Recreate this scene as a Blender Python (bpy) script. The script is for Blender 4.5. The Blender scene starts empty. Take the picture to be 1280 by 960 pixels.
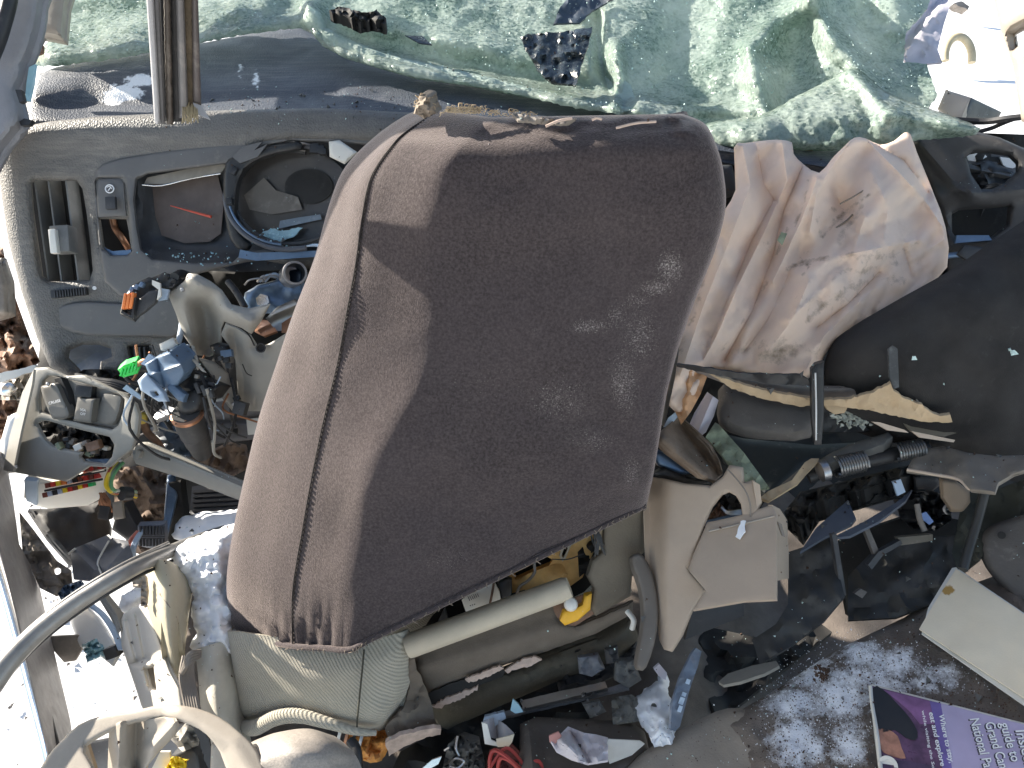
import bpy, bmesh, math, random
import numpy as np
from mathutils import Vector, noise
from mathutils.geometry import delaunay_2d_cdt
random.seed(7); rng = np.random.default_rng(7)
S = bpy.context.scene
COL = S.collection
# ------------------------------------------------------------------ camera, world, sun, exposure
PITCH = math.radians(36); FPX = 960.0
CAM = np.array((0.0, 0.0, 1.45))
CF = np.array((0.0, math.cos(PITCH), -math.sin(PITCH)))
CR = np.array((1.0, 0.0, 0.0))
CU = np.array((0.0, math.sin(PITCH), math.cos(PITCH)))
cd = bpy.data.cameras.new('camera'); cam = bpy.data.objects.new('camera', cd); COL.objects.link(cam)
cam.location = CAM; cam.rotation_euler = (math.pi / 2 - PITCH, 0, 0)
cd.sensor_width = 36.0; cd.lens = 36.0 * FPX / 1280.0; cd.clip_start = 0.01; cd.clip_end = 2000
S.camera = cam
SUN = Vector((-0.83, 0.40, 0.39)).normalized()
w = bpy.data.worlds.new('World'); S.world = w; w.use_nodes = True
nt = w.node_tree
sky = nt.nodes.new('ShaderNodeTexSky'); sky.sky_type = 'NISHITA'; sky.sun_disc = False
sky.sun_elevation = math.asin(SUN.z); sky.sun_rotation = math.atan2(SUN.x, SUN.y)
bg = nt.nodes['Background']; bg.inputs['Strength'].default_value = 0.086
nt.links.new(sky.outputs[0], bg.inputs[0])
sl = bpy.data.lights.new('sun', 'SUN'); sl.energy = 5.0; sl.angle = math.radians(0.5); sl.color = (1.0, 0.92, 0.80)
so = bpy.data.objects.new('sun', sl); COL.objects.link(so); so.location = (-4, 1, 5)
so.rotation_euler = (-SUN).to_track_quat('-Z', 'Y').to_euler()
S.view_settings.view_transform = 'Standard'; S.view_settings.look = 'None'
S.view_settings.exposure = 1.66; S.view_settings.gamma = 1.0
# ------------------------------------------------------------------ helpers: a point from a direction and its distance
WARP = None
def P(x, y, d):
    if WARP: d = WARP(np.asarray(x, float), np.asarray(y, float), np.asarray(d, float))
    x = np.asarray(x, float)[..., None]; y = np.asarray(y, float)[..., None]; d = np.asarray(d, float)[..., None]
    return CAM + d * (CF + (x - 640) / FPX * CR + (480 - y) / FPX * CU)
def pl(*pts):
    """true plane through (least squares) points x, y, distance"""
    if len(pts) == 1: return lambda x, y: np.full(np.shape(x), float(pts[0][2])) if np.shape(x) else float(pts[0][2])
    a = np.array(pts, float)
    if len(pts) == 2:
        t = a[1, :2] - a[0, :2]; n = np.array((-t[1], t[0])); a = np.vstack([a, [a[0, 0] + n[0], a[0, 1] + n[1], a[0, 2]]])
    k, *_ = np.linalg.lstsq(np.c_[a[:, 0], a[:, 1], np.ones(len(a))], 1 / a[:, 2], rcond=None)
    return lambda x, y: 1 / np.maximum(k[0] * np.asarray(x, float) + k[1] * np.asarray(y, float) + k[2], 0.02)
def flat(d): return lambda x, y: np.zeros(np.shape(x)) + d
def hz(z):
    """horizontal plane at height z"""
    return lambda x, y: (z - CAM[2]) / np.minimum(CF[2] + (480 - np.asarray(y, float)) / FPX * CU[2], -1e-3) + 0 * np.asarray(x, float)
def pdist(x, y, poly, closed=False):
    q = np.array(poly, float); a = q if closed else q[:-1]; b = np.roll(q, -1, 0) if closed else q[1:]
    best = np.full(np.shape(x), 1e9)
    for (ax, ay), (bx, by) in zip(a, b):
        L = (bx - ax) ** 2 + (by - ay) ** 2 + 1e-9
        t = np.clip(((x - ax) * (bx - ax) + (y - ay) * (by - ay)) / L, 0, 1)
        best = np.minimum(best, np.hypot(x - ax - t * (bx - ax), y - ay - t * (by - ay)))
    return best
def inside(x, y, poly):
    q = np.array(poly, float); r = np.zeros(np.shape(x), bool); j = len(q) - 1
    for i in range(len(q)):
        c = ((q[i, 1] > y) != (q[j, 1] > y)) & (x < (q[j, 0] - q[i, 0]) * (y - q[i, 1]) / (q[j, 1] - q[i, 1] + 1e-12) + q[i, 0])
        r ^= c; j = i
    return r
def cr(pts, n, closed=False):
    """Catmull-Rom through the points, n samples a span"""
    p = np.array(pts, float); m = len(p); out = []
    for i in range(m if closed else m - 1):
        g = (lambda k: p[k % m]) if closed else (lambda k: p[k] if 0 <= k < m else (2 * p[0] - p[1] if k < 0 else 2 * p[-1] - p[-2]))
        p0, p1, p2, p3 = g(i - 1), g(i), g(i + 1), g(i + 2)
        for k in range(n):
            t = k / n
            out.append(.5 * (2 * p1 + (p2 - p0) * t + (2 * p0 - 5 * p1 + 4 * p2 - p3) * t * t + (3 * p1 - p0 - 3 * p2 + p3) * t ** 3))
    if not closed: out.append(p[-1])
    return np.array(out)
def dense(poly, res):
    q = np.array(poly, float); out = []
    for a, b in zip(q, np.roll(q, -1, 0)):
        n = max(1, int(np.hypot(*(b - a)) / res))
        for k in range(n): out.append(a + (b - a) * k / n)
    return np.array(out)
def creases(amp, sc, seed=0, ang=.9, st=.45):
    """sharp irregular creases, longer along one direction"""
    ca, sa = math.cos(ang), math.sin(ang)
    def f(x, y):
        r = []
        for a, b in zip(np.ravel(x), np.ravel(y)):
            w_ = 18 * noise.noise(Vector((a * .011, b * .011, seed + 5.5)))
            u, v = (a * ca + b * sa) * st + w_, -a * sa + b * ca + w_
            r.append(amp * (abs(noise.noise(Vector((u * sc, v * sc, seed)))) + .5 * abs(noise.noise(Vector((u * sc * 2.3, v * sc * 2.3, seed + 3)))) + .22 * abs(noise.noise(Vector((u * sc * 5, v * sc * 5, seed + 9))))))
        return np.array(r).reshape(np.shape(x))
    return f
def folds(*fs):
    """ridges (negative = towards the viewer) along polylines: (polyline, depth in m, width in px; a negative width makes a sharp crease)"""
    def f(x, y):
        r = np.zeros(np.shape(x))
        for poly, a, wd in fs:
            e = pdist(x, y, poly) / abs(wd); r += a * (np.exp(-e ** 2) if wd > 0 else np.exp(-1.3 * e))
        return r
    f.lines = [(poly, abs(wd)) for poly, a, wd in fs]
    return f
def crumple(amp, sc, seed=0, octs=4):
    def f(x, y):
        return np.array([amp * noise.fractal(Vector((a * sc, b * sc, seed * 7.3)), 0.8, 2.0, octs) for a, b in zip(np.ravel(x), np.ravel(y))]).reshape(np.shape(x))
    return f
def add(*fs):
    f = lambda x, y: sum(k(x, y) for k in fs)
    f.lines = [l for k in fs for l in getattr(k, 'lines', [])]
    return f
def inset(o, r):
    t = np.roll(o, -1, 0) - np.roll(o, 1, 0); t /= np.linalg.norm(t, axis=1, keepdims=True) + 1e-9
    n = np.c_[-t[:, 1], t[:, 0]]; return np.vstack([o + n * r, o - n * r])
def blobs(*bs):
    """mask of soft blobs (x, y, radius x, radius y, strength)"""
    def f(x, y):
        r = np.zeros(np.shape(x))
        for bx, by, rx, ry, s in bs: r = np.maximum(r, s * np.exp(-((x - bx) / rx) ** 2 - ((y - by) / ry) ** 2))
        return r
    return f
def strokes(*ss):
    """mask of streaks along polylines: (polyline, half width in px, strength)"""
    def f(x, y):
        r = np.zeros(np.shape(x))
        for poly, wd, s in ss: r = np.maximum(r, s * np.exp(-(pdist(x, y, poly) / wd) ** 2))
        return r
    return f
def thing(name, label, cat, at, group=None):
    o = bpy.data.objects.new(name, None); COL.objects.link(o); o.location = P(*at); o.empty_display_size = .03
    tag(o, label, cat, group); return o
def tag(o, label, cat=None, group=None):
    o['label'] = label
    if cat: o['category'] = cat
    if group: o['group'] = group
def wloc(o):
    l = np.array(o.location)
    return l + wloc(o.parent) if o.parent else l
def fin(name, V, F, mat, par=None, L=None, kind=None, angle=40, attr=None, smooth=True):
    V = np.asarray(V, float)
    c = V.mean(0) if par is None else wloc(par)
    if par is None: c = np.array((c[0], c[1], V[:, 2].min()))
    elif par.type == 'EMPTY' or True:
        c = V.mean(0)
    me = bpy.data.meshes.new(name); me.from_pydata((V - c).tolist(), [], [tuple(int(i) for i in f) for f in F])
    me.materials.append(mat)
    if smooth:
        me.shade_smooth(); me.set_sharp_from_angle(angle=math.radians(angle))
    if attr is not None:
        at = me.attributes.new('mask', 'FLOAT', 'POINT'); at.data.foreach_set('value', np.asarray(attr, np.float32))
    o = bpy.data.objects.new(name, me); COL.objects.link(o)
    if par is not None:
        o.parent = par; o.location = c - wloc(par)
    else: o.location = c
    if L:
        if isinstance(L, str): tag(o, L)
        else: tag(o, *L)
    if kind: o['kind'] = kind
    return o
def panel(name, out, dep, mat, par=None, L=None, holes=(), thick=.003, res=8, roll=0, rollw=6, bulge=None, mask=None, curve=0, jag=0, kind=None, angle=40, hcurve=None):
    """a moulded sheet: outline and holes, real distance, thickness, rounded edge"""
    hc = curve if hcurve is None else hcurve
    o = cr(out, curve, True) if curve else np.array(out, float)
    o = dense(o, res)
    hs = [dense(cr(h, hc, True) if hc else np.array(h, float), res) for h in holes]
    if jag:
        ph = rng.uniform(-1, 1, (len(o), 2)); o = o + ph * jag
    x0, y0 = o.min(0); x1, y1 = o.max(0)
    gx, gy = np.meshgrid(np.arange(x0, x1, res), np.arange(y0, y1, res * .87)); gx = gx + (np.arange(gx.shape[0]) % 2)[:, None] * res * .5
    gx = gx.ravel() + rng.uniform(-.12, .12, gx.size) * res; gy = gy.ravel() + rng.uniform(-.12, .12, gy.size) * res
    ok = inside(gx, gy, o) & (pdist(gx, gy, o, True) > res * .45)
    for h in hs: ok &= ~inside(gx, gy, h) & (pdist(gx, gy, h, True) > res * .45)
    loops = [o] + hs
    pts = []; edges = []
    for l in loops:
        b = len(pts); pts += l.tolist(); edges += [(b + i, b + (i + 1) % len(l)) for i in range(len(l))]
    extra = []
    if roll:    # rings just inside the edges make the rounding smooth
        for l in loops:
            for k in (.22, .6, 1.05): extra.append((inset(l, k * rollw), k * rollw * .93))
    for line, wd in getattr(bulge, 'lines', []):    # rows of points along the creases
        q = np.array(line, float); n = max(2, int(np.hypot(*np.diff(q, axis=0).T).sum() / (res * .8)))
        s = np.r_[0, np.cumsum(np.hypot(*np.diff(q, axis=0).T))]; u = np.linspace(0, s[-1], n); c = np.c_[np.interp(u, s, q[:, 0]), np.interp(u, s, q[:, 1])]
        t = np.gradient(c, axis=0); t /= np.linalg.norm(t, axis=1, keepdims=True) + 1e-9; nn = np.c_[-t[:, 1], t[:, 0]]
        for k in (0, .45, -.45, 1.0, -1.0): extra.append((c + nn * k * wd, res * .35))
    ex = np.zeros((0, 2))
    for q, md in extra:
        e = pdist(q[:, 0], q[:, 1], o, True); kk = inside(q[:, 0], q[:, 1], o)
        for h in hs: kk &= ~inside(q[:, 0], q[:, 1], h); e = np.minimum(e, pdist(q[:, 0], q[:, 1], h, True))
        q = q[kk & (e > md)]
        for a in q:
            if len(ex) == 0 or np.min((ex[:, 0] - a[0]) ** 2 + (ex[:, 1] - a[1]) ** 2) > min(res * .3, 1.5 if roll else 9) ** 2: ex = np.vstack([ex, a])
    if len(ex):
        gp = np.c_[gx, gy]
        dm = np.array([np.min((ex[:, 0] - a) ** 2 + (ex[:, 1] - b) ** 2) if k else 0 for a, b, k in zip(gx, gy, ok)]); ok &= dm > (res * .55) ** 2
        pts += ex.tolist()
    pts += list(zip(gx[ok], gy[ok]))
    vs, es, fs, *_ = delaunay_2d_cdt([Vector(p) for p in pts], edges, [], 0, 1e-4)
    q = np.array([(v.x, v.y) for v in vs]); tri = np.array([f for f in fs if len(f) == 3])
    cx, cy = q[tri].mean(1).T
    ok = inside(cx, cy, o)
    for h in hs: ok &= ~inside(cx, cy, h)
    tri = tri[ok]
    a, b, c = q[tri[:, 0]], q[tri[:, 1]], q[tri[:, 2]]
    s = (b[:, 0] - a[:, 0]) * (c[:, 1] - a[:, 1]) - (b[:, 1] - a[:, 1]) * (c[:, 0] - a[:, 0])
    tri = tri[np.abs(s) > 1e-6]; s = s[np.abs(s) > 1e-6]
    tri[s > 0] = tri[s > 0][:, ::-1]
    used = np.unique(tri); mp = -np.ones(len(q), int); mp[used] = np.arange(len(used)); q = q[used]; tri = mp[tri]
    x, y = q.T
    d0 = dep(x, y); d = d0.copy()
    if bulge is not None: d = d + bulge(x, y)
    if roll:
        e = pdist(x, y, o, True)
        for h in hs: e = np.minimum(e, pdist(x, y, h, True))
        k = np.clip(1 - e / rollw, 0, 1); d = d + roll * (1 - np.sqrt(np.maximum(1 - k * k, 0)))
    Vf = P(x, y, d)
    # plane normal away from the viewer
    m = Vf - Vf.mean(0); _, _, vt = np.linalg.svd(m[:: max(1, len(m) // 400)], full_matrices=False); n = vt[2]
    if n @ (Vf.mean(0) - CAM) < 0: n = -n
    cosv = n @ (Vf.mean(0) - CAM) / np.linalg.norm(Vf.mean(0) - CAM)
    if cosv < .25: n = (Vf.mean(0) - CAM) / np.linalg.norm(Vf.mean(0) - CAM)
    N = len(q); V = np.vstack([Vf, Vf + n * thick])
    F = [tuple(t) for t in tri] + [tuple(t[::-1] + N) for t in tri]
    ed = {}
    for t in tri:
        for i in range(3):
            u, v = int(t[i]), int(t[(i + 1) % 3])
            if (v, u) in ed: del ed[(v, u)]
            else: ed[(u, v)] = 1
    F += [(v, u, u + N, v + N) for u, v in ed]
    at = None
    if mask is not None:
        mm = mask(x, y); at = np.r_[mm, mm * 0]
    return fin(name, V, F, mat, par, L, kind, angle, at)
def sheet(name, rows, mat, par=None, L=None, n=6, m=6, thick=.003, bulge=None, mask=None, kind=None, angle=60, outward=None):
    """smooth cloth-like sheet through a grid of (x, y, distance); closed with a back"""
    g = np.array(rows, float)
    a = np.array([cr(r, m) for r in g]); a = np.array([cr(a[:, j], n) for j in range(a.shape[1])]).transpose(1, 0, 2)
    x, y, d = a[..., 0], a[..., 1], a[..., 2]
    if bulge is not None: d = d + bulge(x, y)
    A = P(x, y, d); R, C = x.shape
    du = np.gradient(A, axis=0); dv = np.gradient(A, axis=1); nn = np.cross(du, dv); nn /= np.linalg.norm(nn, axis=-1, keepdims=True) + 1e-9
    view = A.mean((0, 1)) - CAM
    if (nn.mean((0, 1)) @ view) < 0: nn = -nn; flip = True
    else: flip = False
    V = np.vstack([A.reshape(-1, 3), (A + nn * thick).reshape(-1, 3)]); N = R * C; F = []
    idx = lambda i, j: i * C + j
    for i in range(R - 1):
        for j in range(C - 1):
            f = (idx(i, j), idx(i + 1, j), idx(i + 1, j + 1), idx(i, j + 1))
            if not flip: f = f[::-1]
            F.append(f); F.append(tuple(k + N for k in f[::-1]))
    br = [idx(0, j) for j in range(C)] + [idx(i, C - 1) for i in range(1, R)] + [idx(R - 1, j) for j in range(C - 2, -1, -1)] + [idx(i, 0) for i in range(R - 2, 0, -1)]
    for u, v in zip(br, br[1:] + br[:1]):
        f = (u, v, v + N, u + N); F.append(f if not flip else f[::-1])
    at = None
    if mask is not None:
        mm = mask(x, y).ravel(); at = np.r_[mm, mm * 0]
    o = fin(name, V, F, mat, par, L, kind, angle, at)
    bm = bmesh.new(); bm.from_mesh(o.data); bmesh.ops.recalc_face_normals(bm, faces=bm.faces); bm.to_mesh(o.data); bm.free()
    return o
def tube_vf(pts, r, seg=10, n=6, ends=True, world=False):
    p = np.array(pts, float)
    if not world: p = P(p[:, 0], p[:, 1], p[:, 2])
    c = cr(p, n) if n > 1 else p; k = len(c)
    rr = np.interp(np.linspace(0, 1, k), np.linspace(0, 1, np.size(r)), np.ravel(r)) if np.size(r) > 1 else np.full(k, float(np.ravel(r)[0]))
    t = np.gradient(c, axis=0); t /= np.linalg.norm(t, axis=1, keepdims=True) + 1e-9
    u = np.cross(t[0], (0.3, 0.2, 1.0)); u /= np.linalg.norm(u); V = []
    for i in range(k):
        u = u - (u @ t[i]) * t[i]; u /= np.linalg.norm(u); v = np.cross(t[i], u)
        for j in range(seg):
            a = 2 * math.pi * j / seg; V.append(c[i] + rr[i] * (math.cos(a) * u + math.sin(a) * v))
    F = [(i * seg + j, i * seg + (j + 1) % seg, (i + 1) * seg + (j + 1) % seg, (i + 1) * seg + j) for i in range(k - 1) for j in range(seg)]
    if ends: F += [tuple(range(seg))[::-1], tuple(range((k - 1) * seg, k * seg))]
    return V, F
def tube(name, pts, r, mat, par=None, L=None, seg=10, n=6, kind=None, ends=True):
    V, F = tube_vf(pts, r, seg, n, ends)
    return fin(name, V, F, mat, par, L, kind, 50)
def tubes(name, lst, mat, par=None, L=None, seg=6, n=5, kind=None):
    V = []; F = []
    for pts, r in lst:
        v, f = tube_vf(pts, r, seg, n); b = len(V); V += v; F += [tuple(i + b for i in t) for t in f]
    return fin(name, V, F, mat, par, L, kind, 50)
def rot_cam(rx, ry, rz):
    rx, ry, rz = map(math.radians, (rx, ry, -rz))
    X = np.array([[1, 0, 0], [0, math.cos(rx), -math.sin(rx)], [0, math.sin(rx), math.cos(rx)]])
    Y = np.array([[math.cos(ry), 0, math.sin(ry)], [0, 1, 0], [-math.sin(ry), 0, math.cos(ry)]])
    Z = np.array([[math.cos(rz), -math.sin(rz), 0], [math.sin(rz), math.cos(rz), 0], [0, 0, 1]])
    B = np.array([CR, CU, -CF]).T
    return B @ Z @ Y @ X
def box(name, at, wpx, hpx, dep, mat, par=None, L=None, rz=0, rx=0, ry=0, bev=.0015, taper=1.0, kind=None):
    """bevelled block: width and height given in picture units at its distance, depth in metres; rz clockwise turn"""
    d = at[2]; wd, h = wpx * d / FPX, hpx * d / FPX
    bm = bmesh.new(); bmesh.ops.create_cube(bm, size=1)
    for v in bm.verts:
        k = taper if v.co.z < 0 else 1.0
        v.co = Vector((v.co.x * wd * k, v.co.y * h * k, v.co.z * dep))
    if bev: bmesh.ops.bevel(bm, geom=list(bm.edges), offset=min(bev, wd * .3, h * .3, dep * .3), segments=2, affect='EDGES', profile=.6)
    R = rot_cam(rx, ry, rz); c = P(*at)
    V = np.array([R @ np.array(v.co) + c for v in bm.verts]); bm.verts.index_update(); F = [[v.index for v in f.verts] for f in bm.faces]; bm.free()
    return fin(name, V, F, mat, par, L, kind, 35)
def lathe(name, p0, p1, prof, mat, par=None, L=None, seg=28, kind=None):
    """turned along the line p0 to p1 (x, y, distance); profile of (fraction, radius in m)"""
    a, b = P(*p0), P(*p1); ax = b - a; Ln = np.linalg.norm(ax); t = ax / Ln
    u = np.cross(t, (0.3, 0.5, 0.8)); u /= np.linalg.norm(u); v = np.cross(t, u); V = []
    for f, r in prof:
        for j in range(seg):
            an = 2 * math.pi * j / seg; V.append(a + t * Ln * f + r * (math.cos(an) * u + math.sin(an) * v))
    k = len(prof); F = [(i * seg + j, i * seg + (j + 1) % seg, (i + 1) * seg + (j + 1) % seg, (i + 1) * seg + j) for i in range(k - 1) for j in range(seg)]
    F += [tuple(range(seg))[::-1], tuple(range((k - 1) * seg, k * seg))]
    return fin(name, V, F, mat, par, L, kind, 35)
def scatter(name, pts, mat, par=None, L=None, kind='stuff', flatn=1.0):
    """tiny faceted crumbs at (x, y, distance, size in m)"""
    V = []; F = []
    base = np.array([(1, 0, 0), (-.6, .8, 0), (-.5, -.8, .1), (0, 0, 1), (.1, .1, -1)]); bf = [(0, 1, 3), (1, 2, 3), (2, 0, 3), (1, 0, 4), (2, 1, 4), (0, 2, 4)]
    for x, y, d, s in pts:
        q, _ = np.linalg.qr(rng.normal(size=(3, 3))); b = len(V)
        V += list(P(x, y, d) + (base * rng.uniform(.5, 1.2, (5, 3)) * (1, 1, flatn)) @ q * s); F += [tuple(i + b for i in f) for f in bf]
    return fin(name, V, F, mat, par, L, kind, smooth=False)
def write(name, s, p0, p1, hpx, dep, mat, par=None, L=None, off=.0008, ext=.0002, shear=0, bold=0.0):
    """flat lettering laid on a surface: baseline from p0 towards p1, letter height in picture units"""
    cu = bpy.data.curves.new(name, 'FONT'); cu.body = s; cu.size = 1.0; cu.resolution_u = 3; cu.shear = shear; cu.offset = bold
    t = bpy.data.objects.new(name, cu); COL.objects.link(t); bpy.context.view_layer.update()
    me = bpy.data.meshes.new_from_object(t.evaluated_get(bpy.context.evaluated_depsgraph_get()))
    bpy.data.objects.remove(t); bpy.data.curves.remove(cu)
    co = np.array([v.co for v in me.vertices]); fs = [tuple(p.vertices) for p in me.polygons]; bpy.data.meshes.remove(me)
    p0 = np.array(p0, float); p1 = np.array(p1, float); u = p1 - p0; wd = np.linalg.norm(u); u /= wd; v = np.array((u[1], -u[0]))
    sx = wd / (co[:, 0].max() + 1e-6); sy = hpx / .72
    q = p0 + co[:, :1] * sx * u + co[:, 1:2] * sy * v
    d = dep(q[:, 0], q[:, 1])
    V = np.vstack([P(q[:, 0], q[:, 1], d - off - ext), P(q[:, 0], q[:, 1], d - off)]); N = len(q)
    F = list(fs) + [tuple(i + N for i in f[::-1]) for f in fs]
    ed = {}
    for f in fs:
        for i in range(len(f)):
            a, b = f[i], f[(i + 1) % len(f)]
            if (b, a) in ed: del ed[(b, a)]
            else: ed[(a, b)] = 1
    F += [(b, a, a + N, b + N) for a, b in ed]
    return fin(name, V, F, mat, par, L, None, smooth=False)
# ------------------------------------------------------------------ materials
MATS = {}
def M(name, col, rough=.6, metal=0.0, var=.2, vs=14, grain=.0, gs=500, dust=0.0, dcol=(.42, .38, .33), ds=30, sheen=0.0, spec=.4, weave=0, mcol=None, mth=.5, ms=120, mrough=.8, coat=0, sss=0, trans=0, speck=0, mw=.14, dots=0, streak=0):
    m = bpy.data.materials.new(name); m.use_nodes = True; t = m.node_tree; N = t.nodes; L = t.links
    b = N['Principled BSDF']; tc = N.new('ShaderNodeTexCoord').outputs['Object']
    def nz(scale, detail=6, rg=.6):
        n = N.new('ShaderNodeTexNoise'); n.inputs['Scale'].default_value = scale; n.inputs['Detail'].default_value = detail; n.inputs['Roughness'].default_value = rg
        L.new(tc, n.inputs['Vector']); return n.outputs['Fac']
    def rmp(src, a, c):
        r = N.new('ShaderNodeMapRange'); r.inputs['From Min'].default_value = a; r.inputs['From Max'].default_value = c; L.new(src, r.inputs['Value']); return r.outputs[0]
    def mix(f, a, c):
        x = N.new('ShaderNodeMix'); x.data_type = 'RGBA'
        if isinstance(f, float): x.inputs['Factor'].default_value = f
        else: L.new(f, x.inputs['Factor'])
        for s, v in ((x.inputs['A'], a), (x.inputs['B'], c)):
            if isinstance(v, tuple): s.default_value = (*v, 1)
            else: L.new(v, s)
        return x.outputs['Result']
    def math_(op, a, c):
        x = N.new('ShaderNodeMath'); x.operation = op
        for s, v in zip(x.inputs, (a, c)):
            if isinstance(v, (int, float)): s.default_value = v
            else: L.new(v, s)
        return x.outputs[0]
    c = mix(rmp(nz(vs), .3, .7), tuple(min(1, k * (1 - var)) for k in col), tuple(min(1, k * (1 + var)) for k in col))
    rf = None
    if dust:
        f = math_('MULTIPLY', rmp(nz(ds, 10, .72), .62 - .25 * dust, .80), min(.85, dust + .2)); c = mix(f, c, dcol)
    if streak:
        mp = N.new('ShaderNodeMapping'); mp.inputs['Rotation'].default_value = (0, 0, .35); mp.inputs['Scale'].default_value = (5, 60, 60); L.new(tc, mp.inputs['Vector'])
        n = N.new('ShaderNodeTexNoise'); n.inputs['Scale'].default_value = 2.2; n.inputs['Detail'].default_value = 8; n.inputs['Roughness'].default_value = .65; L.new(mp.outputs[0], n.inputs['Vector'])
        c = mix(math_('MULTIPLY', math_('MULTIPLY', rmp(n.outputs['Fac'], .46, .72), rmp(nz(5), .38, .62)), streak), c, dcol)
    if mcol is not None:
        a = N.new('ShaderNodeAttribute'); a.attribute_name = 'mask'
        f = math_('MULTIPLY_ADD', nz(ms, 8, .75), 1.0)
        s = math_('ADD', a.outputs['Fac'], nz(ms, 8, .75)); N.remove(f.node)
        f = rmp(s, 1.0 - mth + .22, 1.0 - mth + .22 + mw)
        f = math_('MULTIPLY', f, rmp(a.outputs['Fac'], .02, .10))
        c = mix(f, c, mcol)
    L.new(c, b.inputs['Base Color'])
    rr = rmp(nz(vs * 3.1), .2, .8); k = N.new('ShaderNodeMapRange'); k.inputs['To Min'].default_value = max(.03, rough - .12); k.inputs['To Max'].default_value = min(1, rough + .12); L.new(rr, k.inputs['Value'])
    L.new(k.outputs[0], b.inputs['Roughness'])
    b.inputs['Metallic'].default_value = metal; b.inputs['Specular IOR Level'].default_value = spec
    if sheen: b.inputs['Sheen Weight'].default_value = sheen; b.inputs['Sheen Roughness'].default_value = .35; b.inputs['Sheen Tint'].default_value = (1, .86, .79, 1)
    if coat: b.inputs['Coat Weight'].default_value = coat
    if sss: b.inputs['Subsurface Weight'].default_value = sss; b.inputs['Subsurface Radius'].default_value = (.01, .01, .012)
    h = None
    if grain:
        h = math_('MULTIPLY', nz(gs, 3, .6), 1.0)
        bp = N.new('ShaderNodeBump'); bp.inputs['Strength'].default_value = grain; bp.inputs['Distance'].default_value = .0012
        if dots:
            vo = N.new('ShaderNodeTexVoronoi'); vo.inputs['Scale'].default_value = dots; L.new(tc, vo.inputs['Vector']); h = math_('ADD', h, math_('MULTIPLY', vo.outputs['Distance'], 1.6))
        if weave:
            mp = N.new('ShaderNodeMapping'); mp.inputs['Rotation'].default_value = (0, .85, 0); L.new(tc, mp.inputs['Vector'])
            wv = N.new('ShaderNodeTexWave'); wv.inputs['Scale'].default_value = weave; wv.inputs['Distortion'].default_value = .25; L.new(mp.outputs[0], wv.inputs['Vector'])
            h = math_('ADD', h, math_('MULTIPLY', wv.outputs['Fac'], .8))
            c2 = mix(math_('MULTIPLY', h, .35), c, tuple(min(1, k * 1.9) for k in col)); L.new(c2, b.inputs['Base Color'])
        if speck:
            c2 = mix(math_('MULTIPLY', rmp(nz(gs * .6, 4, .7), .38, .66), speck), c, tuple(min(1, k * 2.2) for k in col)); L.new(c2, b.inputs['Base Color'])
        L.new(h, bp.inputs['Height']); L.new(bp.outputs[0], b.inputs['Normal'])
    if trans:
        tr = N.new('ShaderNodeBsdfTranslucent'); L.new(c, tr.inputs['Color']); ms_ = N.new('ShaderNodeMixShader'); ms_.inputs[0].default_value = trans
        L.new(b.outputs[0], ms_.inputs[1]); L.new(tr.outputs[0], ms_.inputs[2]); L.new(ms_.outputs[0], N['Material Output'].inputs[0])
    MATS[name] = m; return m
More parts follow.
